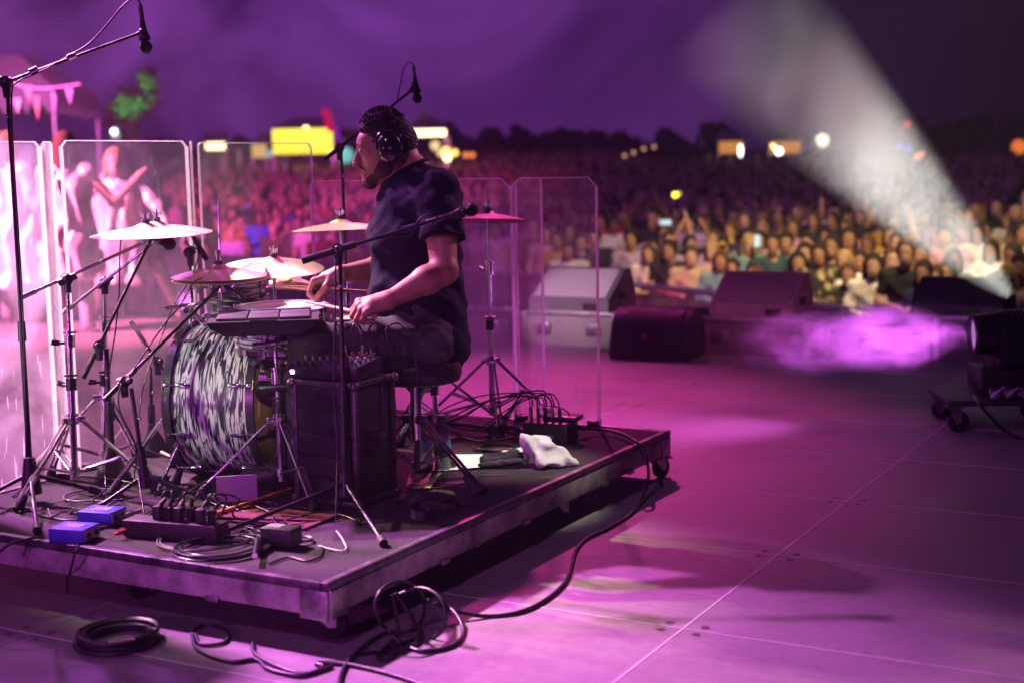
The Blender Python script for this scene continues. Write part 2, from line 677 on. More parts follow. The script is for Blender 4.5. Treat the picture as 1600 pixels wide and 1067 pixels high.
def floor_material():
    m = bpy.data.materials.new('stage_floor_paint')
    m.use_nodes = True
    t = m.node_tree
    b = t.nodes['Principled BSDF']
    g = t.nodes.new('ShaderNodeTexCoord')
    out = []
    for sc, de, st in ((1.3, 8, (1, 1, 1)), (26, 6, (1, 1, 1)), (9, 5, (0.25, 3.0, 1))):
        mpn = t.nodes.new('ShaderNodeMapping')
        mpn.inputs['Scale'].default_value = st
        n = t.nodes.new('ShaderNodeTexNoise')
        n.inputs['Scale'].default_value = sc
        n.inputs['Detail'].default_value = de
        n.inputs['Roughness'].default_value = 0.65
        t.links.new(g.outputs['Object'], mpn.inputs[0])
        t.links.new(mpn.outputs[0], n.inputs['Vector'])
        out.append(n)
    mx = t.nodes.new('ShaderNodeMath')
    mx.operation = 'ADD'
    t.links.new(out[0].outputs[0], mx.inputs[0])
    t.links.new(out[1].outputs[0], mx.inputs[1])
    m2 = t.nodes.new('ShaderNodeMath')
    m2.operation = 'MULTIPLY_ADD'
    m2.inputs[1].default_value = 0.5
    t.links.new(out[2].outputs[0], m2.inputs[0])
    t.links.new(mx.outputs[0], m2.inputs[2])
    cr = t.nodes.new('ShaderNodeValToRGB')
    e = cr.color_ramp.elements
    e[0].position = 0.86
    e[0].color = (0.16, 0.15, 0.15, 1)
    e[1].position = 1.55
    e[1].color = (0.27, 0.25, 0.245, 1)
    mrn = t.nodes.new('ShaderNodeMapRange')
    mrn.inputs['From Max'].default_value = 2.0
    t.links.new(m2.outputs[0], mrn.inputs['Value'])
    e[0].position, e[1].position = 0.42, 0.78
    t.links.new(mrn.outputs[0], cr.inputs[0])
    t.links.new(cr.outputs[0], b.inputs['Base Color'])
    # boot scuffs: thin broken streaks, lighter and darker
    prev = cr.outputs[0]
    for rot_, sc_, col_, th_ in ((0.5, (3.2, 46, 1), (0.42, 0.40, 0.39, 1), 0.72), (-0.9, (2.6, 38, 1), (0.07, 0.065, 0.06, 1), 0.70), (1.5, (5, 60, 1), (0.38, 0.36, 0.35, 1), 0.74)):
        mps = t.nodes.new('ShaderNodeMapping')
        mps.inputs['Rotation'].default_value = (0, 0, rot_)
        mps.inputs['Scale'].default_value = sc_
        ns = t.nodes.new('ShaderNodeTexNoise')
        ns.inputs['Scale'].default_value = 1.0
        ns.inputs['Detail'].default_value = 3
        t.links.new(g.outputs['Object'], mps.inputs[0])
        t.links.new(mps.outputs[0], ns.inputs['Vector'])
        ms = t.nodes.new('ShaderNodeMapRange')
        ms.inputs['From Min'].default_value = th_ - 0.03
        ms.inputs['From Max'].default_value = th_ + 0.05
        ms.inputs['To Max'].default_value = 0.7
        t.links.new(ns.outputs[0], ms.inputs['Value'])
        mxs = t.nodes.new('ShaderNodeMix')
        mxs.data_type = 'RGBA'
        t.links.new(ms.outputs[0], mxs.inputs['Factor'])
        t.links.new(prev, mxs.inputs['A'])
        mxs.inputs['B'].default_value = col_
        prev = mxs.outputs['Result']
    t.links.new(prev, b.inputs['Base Color'])
    r2 = t.nodes.new('ShaderNodeMapRange')
    r2.inputs['From Min'].default_value = 0.35
    r2.inputs['From Max'].default_value = 0.7
    r2.inputs['To Min'].default_value = 0.40
    r2.inputs['To Max'].default_value = 0.66
    t.links.new(out[0].outputs[0], r2.inputs['Value'])
    t.links.new(r2.outputs[0], b.inputs['Roughness'])
    b.inputs['Specular IOR Level'].default_value = 0.4
    bp = t.nodes.new('ShaderNodeBump')
    bp.inputs['Strength'].default_value = 0.12
    bp.inputs['Distance'].default_value = 0.004
    t.links.new(out[1].outputs[0], bp.inputs['Height'])
    t.links.new(bp.outputs[0], b.inputs['Normal'])
    return m


floorm = floor_material()
mb = MB()
mb.box((-9.0, (EDGE - 4) / 2, -0.03), (34, EDGE + 4, 0.06))
mb.box((-9.0, EDGE - 0.04, GR / 2 - 0.04), (34, 0.06, -GR - 0.08))
solo('stage_floor', mb, floorm, kind='structure')

seamm = mat('seam_gap_filler', (0.62, 0.60, 0.59), 0.5, 0, 0.15, 12)
ROWS = [2.88 + 0.864 * k for k in range(-4, 8)]
mb = MB()
for k in (-3, -2, -1, 0, 1, 2):
    x = -1.517 + 1.728 * k * (1 if k else 0)
    mb.box((x, 3.0, 0.0008), (0.0060 if k == 0 else 0.004, 13.6, 0.0012))
for y in ROWS:
    a = -26
    while a < 7:
        mb.box((a + 0.86 + 0.003, y, 0.0008), (1.720, 0.0046, 0.0012))
        a += 1.728
solo('floor_seams', mb, seamm, kind='structure')
# lashing holes / lock plates where the stage panels meet
mb = MB()
for x in (-1.517, -3.245, 0.211):
    for y in ROWS:
        for sx in (-1, 1):
            for sy in (-1, 1):
                mb.lathe([(0.0, 0.0006), (0.013, 0.0006), (0.013, 0.0)], (x + sx * 0.055, y + sy * 0.035, 0.001), n=16)
solo('floor_lock_plates', mb, mat('dark_lock', (0.11, 0.10, 0.10), 0.5, 0.5), kind='structure')

# ground outside, rising gently away from the stage
gm = mat('trodden_ground', (0.06, 0.055, 0.045), 0.95, 0, 0.4, 0.8, 0.4)


def ground_z(x, y):
    d = max(0.0, math.hypot(x, y) - 32)
    return GR + min(3.6, d * 0.034)


me = bpy.data.meshes.new('ground')
vs, fs = [], []
nx_, ny_ = 60, 60
for j in range(ny_ + 1):
    for i in range(nx_ + 1):
        x = -170 + 260 * i / nx_
        y = -12 + 200 * j / ny_
        vs.append((x, y, ground_z(x, y)))
for j in range(ny_):
    for i in range(nx_):
        a = j * (nx_ + 1) + i
        fs.append((a, a + 1, a + nx_ + 2, a + nx_ + 1))
me.from_pydata(vs, [], fs)
solo('ground', me, gm, kind='structure')

# ------------------------------------------------------------------ rolling drum riser
RX0, RX1, RY0, RY1 = -4.135, -2.335, 3.128, 5.632
t = thing('drum_riser', 'low rolling drum riser with black carpet top and scuffed aluminium edge', 'riser', ((RX0 + RX1) / 2, (RY0 + RY1) / 2, 0))
carpet = mat('black_carpet', (0.034, 0.031, 0.034), 0.95, 0, 0.25, 24, 0.5, spec=0.2)
scuff = mat('scuffed_fascia', (0.36, 0.34, 0.34), 0.5, 0.25, 0.75, 7, 0.1)
mb = MB()
mb.box(((RX0 + RX1) / 2, (RY0 + RY1) / 2, DECK - 0.012), (RX1 - RX0 - 0.05, RY1 - RY0 - 0.05, 0.024))
part('deck', mb, carpet, t)
for nm, c, d in (('fascia', ((RX0 + RX1) / 2, RY0 + 0.008, DECK - 0.058), (RX1 - RX0 - 0.19, 0.016, 0.072)),
                 ('fascia', ((RX0 + RX1) / 2, RY1 - 0.008, DECK - 0.058), (RX1 - RX0 - 0.19, 0.016, 0.072)),
                 ('fascia', (RX1 - 0.008, (RY0 + RY1) / 2, DECK - 0.058), (0.016, RY1 - RY0 - 0.19, 0.072)),
                 ('fascia', (RX0 + 0.008, (RY0 + RY1) / 2, DECK - 0.058), (0.016, RY1 - RY0 - 0.19, 0.072))):
    part(nm, MB().box(c, d, bev=0.002), scuff, t)
e = MB()
for y, s in ((RY0, 1), (RY1, -1)):
    e.box(((RX0 + RX1) / 2, y + s * 0.011, DECK - 0.008), (RX1 - RX0 - 0.05, 0.026, 0.026), bev=0.005)
for x, s in ((RX0, 1), (RX1, -1)):
    e.box((x + s * 0.011, (RY0 + RY1) / 2, DECK - 0.0075), (0.026, RY1 - RY0, 0.026), bev=0.005)
part('edge_trim', e, mat('dull_edge_profile', (0.16, 0.15, 0.16), 0.42, 0.8, 0.5, 14, 0.1), t)
for x in (RX0, RX1):
    for y in (RY0, RY1):
        sx, sy = (1 if x == RX0 else -1), (1 if y == RY0 else -1)
        c = MB().box((x + sx * 0.048, y + sy * 0.006, DECK - 0.063), (0.094, 0.022, 0.086), bev=0.004)
        c.box((x + sx * 0.0055, y + sy * 0.052, DECK - 0.0635), (0.022, 0.080, 0.085), bev=0.004)
        part('corner_plate', c, steel, t)
for y in (3.75, 4.3, 4.95, 5.2):
    part('latch', MB().box((RX1 + 0.004, y, DECK - 0.092), (0.014, 0.05, 0.016), bev=0.003), steel, t)
for x in (-3.9, -2.75):
    part('latch', MB().box((x, RY0 - 0.004, DECK - 0.092), (0.05, 0.014, 0.016), bev=0.003), steel, t)
fr = MB()
for x in (RX0 + 0.04, -3.5, -2.95, RX1 - 0.04):
    fr.box((x, (RY0 + RY1) / 2, DECK - 0.055), (0.04, RY1 - RY0 - 0.05, 0.055))
part('under_frame', fr, blackm, t)


def caster(x, y, a):
    """swivel caster: plate, fork, wheel"""
    z0 = DECK - 0.106
    p = MB().box((x, y, z0 + 0.001), (0.10, 0.085, 0.006), RZ(a), 0.001)
    for i in (-1, 1):
        for j in (-1, 1):
            q = RZ(a) @ Vector((i * 0.038, j * 0.03, 0))
            p.cyl((x + q.x, y + q.y, z0 - 0.008), (x + q.x, y + q.y, z0 - 0.001), 0.006, n=6)
    c = part('caster', p, steel, t)
    rt = RZ(a)
    f = MB().lathe([(0, 0), (0.030, 0), (0.030, -0.012), (0.02, -0.016), (0, -0.016)], (x, y, z0 - 0.003))
    ax = rt @ Vector((0, 1, 0))
    off = rt @ Vector((0.018, 0, 0))
    ce = Vector((x, y, 0.045)) + off
    for s in (-1, 1):
        o = ax * (0.019 * s)
        ol = [Vector((x, y, z0 - 0.014)) + rt @ Vector((-0.028, 0, 0)) + o, Vector((x, y, z0 - 0.014)) + rt @ Vector((0.032, 0, 0)) + o,
              ce + rt @ Vector((0.012, 0, -0.008)) + o, ce + rt @ Vector((-0.012, 0, -0.008)) + o]
        f.prism(ol, ax * 0.003 * s)
    part('fork', f, steel, c, world=False)
    w = MB().lathe([(0, -0.014), (0.026, -0.015), (0.040, -0.014), (0.045, -0.009), (0.045, 0.009), (0.040, 0.014), (0.026, 0.015), (0, 0.014)], ce, ax, 24)
    part('wheel', w, rubber, c, world=False)
    return c


for x, y, a in ((RX1 - 0.08, RY0 + 0.10, 0.5), (RX1 - 0.08, 4.02, 2.3), (RX1 - 0.08, 4.72, 1.2), (RX1 - 0.03, RY1 - 0.07, 1.2),
                (RX0 + 0.20, RY0 + 0.12, 0.9), (RX0 + 0.15, RY1 - 0.14, 0.2), (-3.2, RY0 + 0.14, 1.4), (RX0 + 0.1, 4.3, 0.4)):
    caster(x, y, a)

# ------------------------------------------------------------------ acrylic drum shield


def acrylic(name='clear_acrylic', lo=0.018, hi=0.055, sc=0.12):
    m = bpy.data.materials.new(name)
    m.use_nodes = True
    t = m.node_tree
    t.nodes.clear()
    out = t.nodes.new('ShaderNodeOutputMaterial')
    tr = t.nodes.new('ShaderNodeBsdfTransparent')
    tr.inputs[0].default_value = (0.98, 0.98, 0.985, 1)
    gl = t.nodes.new('ShaderNodeBsdfGlossy')
    gl.inputs['Roughness'].default_value = 0.04
    tl = t.nodes.new('ShaderNodeBsdfTranslucent')
    tl.inputs[0].default_value = (0.85, 0.85, 0.88, 1)
    df = t.nodes.new('ShaderNodeBsdfDiffuse')
    df.inputs[0].default_value = (0.8, 0.8, 0.83, 1)
    tc_ = t.nodes.new('ShaderNodeTexCoord')
    # fine scratches and wipe marks
    n = t.nodes.new('ShaderNodeTexNoise')
    n.inputs['Scale'].default_value = 3.0
    n.inputs['Detail'].default_value = 8
    n.inputs['Distortion'].default_value = 1.2
    n2 = t.nodes.new('ShaderNodeTexNoise')
    mp2 = t.nodes.new('ShaderNodeMapping')
    mp2.inputs['Scale'].default_value = (60, 60, 7)
    mp2.inputs['Rotation'].default_value = (0.5, 0.1, 0)
    n2.inputs['Scale'].default_value = 1.0
    n2.inputs['Detail'].default_value = 3
    t.links.new(tc_.outputs['Object'], n.inputs['Vector'])
    t.links.new(tc_.outputs['Object'], mp2.inputs[0])
    t.links.new(mp2.outputs[0], n2.inputs['Vector'])
    m1 = t.nodes.new('ShaderNodeMapRange')
    m1.inputs['From Min'].default_value = 0.35
    m1.inputs['From Max'].default_value = 0.75
    m1.inputs['To Min'].default_value = lo
    m1.inputs['To Max'].default_value = hi
    t.links.new(n.outputs[0], m1.inputs['Value'])
    m2 = t.nodes.new('ShaderNodeMapRange')
    m2.inputs['From Min'].default_value = 0.66
    m2.inputs['From Max'].default_value = 0.80
    m2.inputs['To Min'].default_value = 0.0
    m2.inputs['To Max'].default_value = sc
    t.links.new(n2.outputs[0], m2.inputs['Value'])
    ad = t.nodes.new('ShaderNodeMath')
    t.links.new(m1.outputs[0], ad.inputs[0])
    t.links.new(m2.outputs[0], ad.inputs[1])
    mxa = t.nodes.new('ShaderNodeMixShader')
    mxa.inputs[0].default_value = 0.5
    t.links.new(tl.outputs[0], mxa.inputs[1])
    t.links.new(df.outputs[0], mxa.inputs[2])
    mx1 = t.nodes.new('ShaderNodeMixShader')
    t.links.new(ad.outputs[0], mx1.inputs[0])
    t.links.new(tr.outputs[0], mx1.inputs[1])
    t.links.new(mxa.outputs[0], mx1.inputs[2])
    fz = t.nodes.new('ShaderNodeFresnel')
    fz.inputs[0].default_value = 1.2
    mx2 = t.nodes.new('ShaderNodeMixShader')
    t.links.new(fz.outputs[0], mx2.inputs[0])
    t.links.new(mx1.outputs[0], mx2.inputs[1])
    t.links.new(gl.outputs[0], mx2.inputs[2])
    t.links.new(mx2.outputs[0], out.inputs[0])
    return m


def edge_material():  # light gathered in the edges is put into near-white colour and widened strips
    m = bpy.data.materials.new('acrylic_edge_glow')
    m.use_nodes = True
    t = m.node_tree
    t.nodes.clear()
    out = t.nodes.new('ShaderNodeOutputMaterial')
    tl = t.nodes.new('ShaderNodeBsdfTranslucent')
    tl.inputs[0].default_value = (0.97, 0.97, 0.97, 1)
    df = t.nodes.new('ShaderNodeBsdfDiffuse')
    df.inputs[0].default_value = (0.97, 0.97, 0.97, 1)
    tr = t.nodes.new('ShaderNodeBsdfTransparent')
    a = t.nodes.new('ShaderNodeMixShader')
    a.inputs[0].default_value = 0.5
    t.links.new(tl.outputs[0], a.inputs[1])
    t.links.new(df.outputs[0], a.inputs[2])
    n = t.nodes.new('ShaderNodeTexNoise')
    n.inputs['Scale'].default_value = 9
    tc_ = t.nodes.new('ShaderNodeTexCoord')
    t.links.new(tc_.outputs['Object'], n.inputs['Vector'])
    mr_ = t.nodes.new('ShaderNodeMapRange')
    mr_.inputs['To Min'].default_value = 0.5
    mr_.inputs['To Max'].default_value = 1.0
    t.links.new(n.outputs[0], mr_.inputs['Value'])
    b = t.nodes.new('ShaderNodeMixShader')
    t.links.new(mr_.outputs[0], b.inputs[0])
    t.links.new(tr.outputs[0], b.inputs[1])
    t.links.new(a.outputs[0], b.inputs[2])
    t.links.new(b.outputs[0], out.inputs[0])
    return m


acr = acrylic()
acr_milky = acrylic('milky_acrylic', 0.05, 0.12, 0.2)
acr_glare = acrylic('scratched_glare_acrylic', 0.03, 0.22, 0.75)  # scratches, with scatter raised to paint the glare of the leftmost panels
acre = edge_material()


def panel(a, b, zt, label, ch=(0.03, 0.03), z0=DECK + 0.001, ew=0.011, group='acrylic drum shield panels', am=None):
    """upright clear panel from plan point a to b with chamfered top corners"""
    a, b = Vector((a[0], a[1], 0)), Vector((b[0], b[1], 0))
    d = (b - a)
    L = d.length
    d.normalize()
    nrm = Vector((-d.y, d.x, 0))
    th = 0.006
    q = thing('shield_panel', label, 'drum shield panel', (a + b) / 2 + Vector((0, 0, z0)), group=group)
    Hh = zt - z0
    ol = [(0, 0), (L, 0), (L, Hh - ch[1]), (L - ch[1], Hh), (ch[0], Hh), (0, Hh - ch[0])]
    P3 = [a + d * u + Vector((0, 0, z0 + w)) for u, w in ol]
    part('sheet', MB().prism([p - nrm * th / 2 for p in P3], nrm * th), am or acr, q, smooth=False)
    ed = MB()
    for i in (1, 2, 3, 4, 5):
        s, t_ = P3[i], P3[(i + 1) % 6]
        c = (s + t_) / 2
        ax = (t_ - s)
        ln = ax.length
        ax.normalize()
        # outward in plane
        out = ax.cross(nrm)
        rm = Matrix((ax, nrm, out)).transposed()
        if rm.determinant() < 0:
            rm = Matrix((ax, nrm, -out)).transposed()
        wv = ew if i in (1, 5) else 0.004
        ed.box(c + out * (wv / 2 if out.dot(c - (P3[0] + P3[2]) / 2) > 0 else -wv / 2), (ln, th + 0.003, wv), rm)
    part('edge', ed, acre, q, smooth=False)
    for u in (0.05, 0.95):
        hb = MB().box(a + d * (L * u) + Vector((0, 0, z0 + 0.012)), (0.05, 0.05, 0.024), RZ(math.atan2(d.y, d.x)), 0.004)
        part('foot', hb, blackp, q)
    return q


def on_x(px, X):
    """where the upright through a photo column meets the plane x = X, at panel-middle height"""
    r = ray(px, 450)
    k = (X - CO.x) / r.x
    return (CO + r * k).y


def on_y(px, Y):
    r = ray(px, 450)
    k = (Y - CO.y) / r.y
    return (CO + r * k).x


XL = RX0 + 0.02
ZT = 1.468
ys = [on_x(p, XL) for p in (-60, 72, 100, 116, 300, 312, 322, 491)]
panel((XL, ys[0]), (XL, ys[1]), ZT, 'clear acrylic shield panel cut by the left edge of the photo, glowing pink', (0.03, 0.015), am=acr_glare, ew=0.020)
panel((XL + 0.012, ys[1] + 0.02), (XL - 0.03, ys[2]), ZT, 'very narrow acrylic shield panel between the glowing leftmost panel and the wide one', (0.004, 0.004), am=acr_glare, ew=0.018)
panel((XL - 0.02, ys[3]), (XL, ys[4]), ZT + 0.006, 'wide tall acrylic shield panel behind the twin-topped crash cymbal, performers seen through it', (0.02, 0.02), ew=0.013)
panel((XL + 0.012, ys[4] + 0.02), (XL - 0.012, ys[5]), ZT + 0.004, 'narrow tall acrylic shield panel behind the hi-hat rod', (0.004, 0.004), ew=0.012)
panel((XL - 0.005, ys[6]), (XL + 0.01, ys[7]), ZT, 'tall clear acrylic shield panel behind the big ride cymbal, crowd seen through it', (0.01, 0.02), ew=0.005)
YF = RY1 - 0.01
xs = [on_y(p, YF) for p in (493, 800, 812, 838, 842, 932)]
panel((xs[0], YF), (xs[1], YF), 1.288, 'low wide acrylic shield panel standing behind the drummer', (0.01, 0.045), am=acr_milky)
panel((xs[2], YF - 0.01), (xs[3], YF + 0.05), 1.288, 'narrow low acrylic shield panel right of the right-hand cymbal', (0.03, 0.004), am=acr_milky)
panel((xs[3] - 0.11, YF), (xs[5], YF), 1.287, 'low acrylic shield panel at the right end of the shield, pale wedge seen through it', (0.035, 0.035), am=acr_milky)

# unseen box stack added outside the picture; it keeps the key light off the near left floor
t = thing('key_shade_boxes', 'three stacked black boxes added out of view to shade the near floor', 'case', (-5.1, 2.7, 0))
for k, hh in enumerate((0.80, 0.78, 0.78)):
    z0_ = 0.02 + 0.80 * k
    part('case', MB().box((-5.1, 2.7, z0_ + hh / 2), (0.6, 1.6, hh), bev=0.01), blackp, t)

# ------------------------------------------------------------------ drum kit hardware
D0 = DECK + 0.002


def ground_pt(px, py):
    return P(px, py, D0)


def up(px, py, d):
    return W(px, py, d)


def chrome_stand(label, foot, top, r0=0.0125, r1=0.0095, hub=0.30, spread=0.30, az=0.0, name='cymbal_stand', cat_='cymbal stand', group='chrome hardware stands', boom=None, joints=(0.55, 0.75), parts_out=None):
    """double-braced chrome tripod stand. foot: plan point on the riser; top: top of the tube"""
    foot = Vector((foot[0], foot[1], D0))
    top = Vector(top)
    t = thing(name, label, cat_, foot, group=group)
    up_ = (top - foot)
    L = up_.length
    ax = up_.normalized()
    b = foot + ax * 0.05
    pl = MB().cyl(b, foot + ax * L * joints[0], r0, n=16)
    pl.cyl(b, b + ax * 0.03, r0 * 1.25, n=16)
    part('lower_tube', pl, chrome, t)
    part('middle_tube', MB().cyl(foot + ax * L * joints[0], foot + ax * L * joints[1], r0 * 0.8, n=14), chrome, t)
    part('upper_tube', MB().cyl(foot + ax * L * joints[1], top, r1 * 0.75, n=14), chrome, t)
    for j in joints:
        c = foot + ax * L * j
        m = MB().cyl(c - ax * 0.03, c + ax * 0.014, r0 * 1.55, n=18)
        m.cyl(c + ax * 0.02, c + ax * 0.028, r0 * 1.9, n=18)
        sd = RZ(az + j * 5) @ Vector((1, 0, 0))
        m.cyl(c - ax * 0.012 + sd * r0, c - ax * 0.012 + sd * (r0 + 0.026), 0.0055, n=8)
        m.prism([c - ax * 0.02 + sd * (r0 + 0.022), c - ax * 0.002 + sd * (r0 + 0.022), c + ax * 0.004 + sd * (r0 + 0.05), c - ax * 0.016 + sd * (r0 + 0.055)], sd.cross(ax) * 0.006)
        part('clamp', m, blackm if j == joints[0] else chrome, t)
    hb = foot + ax * hub
    m = MB().cyl(hb - ax * 0.02, hb + ax * 0.02, r0 * 1.7, n=18)
    part('collar', m, chrome, t)
    part('lower_collar', MB().cyl(b + ax * 0.02, b + ax * 0.045, r0 * 1.6, n=18), chrome, t)
    for k in range(3):
        a = az + k * 2 * math.pi / 3
        o = Vector((math.cos(a), math.sin(a), 0))
        side = Vector((-o.y, o.x, 0))
        ft = Vector((foot.x, foot.y, D0 + 0.014)) + o * spread
        st = hb + o * 0.028
        lg = MB()
        for s in (-1, 1):
            lg.cyl(st + side * 0.009 * s, ft + side * 0.009 * s + Vector((0, 0, 0.006)), 0.0052, n=8)
        lg.box(st, (0.03, 0.03, 0.022), RZ(a), 0.003)
        leg = part('leg', lg, chrome, t)
        md = st.lerp(ft, 0.56)
        br = MB()
        for s in (-1, 1):
            br.cyl(md + side * 0.014 * s, b + ax * 0.032 + o * 0.02 + side * 0.014 * s, 0.0042, n=8)
        br.cyl(md - side * 0.018, md + side * 0.018, 0.006, n=8)
        part('brace', br, chrome, leg, world=False)
        part('rubber_foot', MB().cyl(ft + (st - ft).normalized() * 0.05, ft - Vector((0, 0, 0.010)), 0.014, 0.022, n=12), rubber, leg, world=False)
    if boom:
        A, B = Vector(boom[0]), Vector(boom[1])
        m = MB().cyl(A, B, 0.0065, n=12).cyl(A - (B - A).normalized() * 0.01, A + (B - A).normalized() * 0.05, 0.010, n=12)
        part('boom_arm', m, chrome, t)
        m = MB().ell(top, 0.021, nu=16, nv=10)
        bx = (B - A).normalized()
        m.cyl(top - bx * 0.035, top + bx * 0.035, 0.013, n=14)
        m.cyl(top - ax * 0.05, top, 0.0135, n=14)
        part('tilter', m, blackm, t)
    return t


BR = {}


def cymbal_mat(name, col, rough=0.24):
    if name in BR:
        return BR[name]
    m = mat(name, col, rough, 0.6, 0.10, 9)
    t = m.node_tree
    b = t.nodes['Principled BSDF']
    tc_ = t.nodes.new('ShaderNodeTexCoord')
    w = t.nodes.new('ShaderNodeTexWave')
    w.wave_type = 'RINGS'
    w.rings_direction = 'Z'
    w.inputs['Scale'].default_value = 90
    w.inputs['Distortion'].default_value = 0.6
    w.inputs['Detail'].default_value = 2
    bp = t.nodes.new('ShaderNodeBump')
    bp.inputs['Strength'].default_value = 0.35
    bp.inputs['Distance'].default_value = 0.0012
    t.links.new(tc_.outputs['Object'], w.inputs['Vector'])
    t.links.new(w.outputs[1], bp.inputs['Height'])
    t.links.new(bp.outputs[0], b.inputs['Normal'])
    b.inputs['Anisotropic'].default_value = 0.6
    tg = t.nodes.new('ShaderNodeTangent')
    tg.direction_type = 'RADIAL'
    tg.axis = 'Z'
    t.links.new(tg.outputs[0], b.inputs['Tangent'])
    BR[name] = m
    return m


brass = cymbal_mat('cymbal_bronze', (0.90, 0.76, 0.50), 0.40)
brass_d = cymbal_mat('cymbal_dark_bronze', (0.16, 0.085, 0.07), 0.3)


def cymbal(label, c, R_, tilt=(0, 0), m=None, bell=0.085, bow=0.028, group='cymbals of the kit', nut=True, both=False):
    """c: centre of the bell seat; tilt: rotations about the camera's right and forward directions"""
    fx = RZ(YAW)
    rot = fx @ Matrix.Rotation(R(tilt[1]), 3, 'Y') @ Matrix.Rotation(R(tilt[0]), 3, 'X') @ fx.transposed()
    t = thing('cymbal', label, 'cymbal', c, rot, group)
    s = R_ / 0.2

    def prof(dz):
        pr = [(0.006, bow + 0.020 + dz)]
        for k in range(1, 7):
            a = k / 6
            pr.append((0.006 + bell * 0.5 * a, bow + 0.020 * math.cos(a * 1.45) + dz))
        for k in range(1, 14):
            a = k / 13
            r = bell * 0.5 + 0.006 + (R_ - bell * 0.5 - 0.006) * a
            pr.append((r, bow * (1 - a ** 1.45) + 0.0024 + dz))
        return pr
    a = prof(0.0)
    b_ = [(r, h - 0.0013) for r, h in reversed(a)]
    part('plate', MB().lathe(a + b_ + [a[0]], n=72), m or brass, t, world=False, sharp=60)
    f = MB().lathe([(0, 0.062), (0.013, 0.062), (0.015, 0.056), (0.015, 0.049), (0, 0.049)], n=18)
    part('felt', f, mat('grey_felt', (0.12, 0.12, 0.12), 0.95), t, world=False)
    if nut:
        w = MB().cyl((0, 0, 0.06), (0, 0, 0.082), 0.006, n=10).cyl((0, 0, 0.0), (0, 0, 0.094), 0.003, n=8)
        for s_ in (-1, 1):
            w.prism([Vector((0.004 * s_, -0.0018, 0.064)), Vector((0.021 * s_, -0.0018, 0.070)), Vector((0.023 * s_, -0.0018, 0.086)), Vector((0.014 * s_, -0.0018, 0.086)), Vector((0.005 * s_, -0.0018, 0.076))], (0, 0.0036, 0))
        part('wing_nut', w, chrome, t, world=False)
    part('seat_washer', MB().cyl((0, 0, bow - 0.018), (0, 0, bow + 0.012), 0.012, n=14), blackm, t, world=False)
    return t


# --- shells with the swirled wrap
def wrap_material():
    m = bpy.data.materials.new('swirled_pearl_wrap')
    m.use_nodes = True
    t = m.node_tree
    b = t.nodes['Principled BSDF']
    tc_ = t.nodes.new('ShaderNodeTexCoord')
    mpn = t.nodes.new('ShaderNodeMapping')
    mpn.inputs['Scale'].default_value = (5.0, 5.0, 40.0)
    t.links.new(tc_.outputs['Object'], mpn.inputs[0])
    n = t.nodes.new('ShaderNodeTexNoise')
    n.inputs['Scale'].default_value = 1.6
    n.inputs['Detail'].default_value = 3.5
    n.inputs['Distortion'].default_value = 1.6
    t.links.new(mpn.outputs[0], n.inputs['Vector'])
    mx = n
    cr = t.nodes.new('ShaderNodeValToRGB')
    e = cr.color_ramp.elements
    e[0].position = 0.44
    e[0].color = (0.012, 0.014, 0.022, 1)
    e[1].position = 0.56
    e[1].color = (0.66, 0.70, 0.68, 1)
    k = e.new(0.49)
    k.color = (0.10, 0.12, 0.15, 1)
    t.links.new(mx.outputs[0], cr.inputs[0])
    t.links.new(cr.outputs[0], b.inputs['Base Color'])
    b.inputs['Roughness'].default_value = 0.42
    return m


wrap = wrap_material()


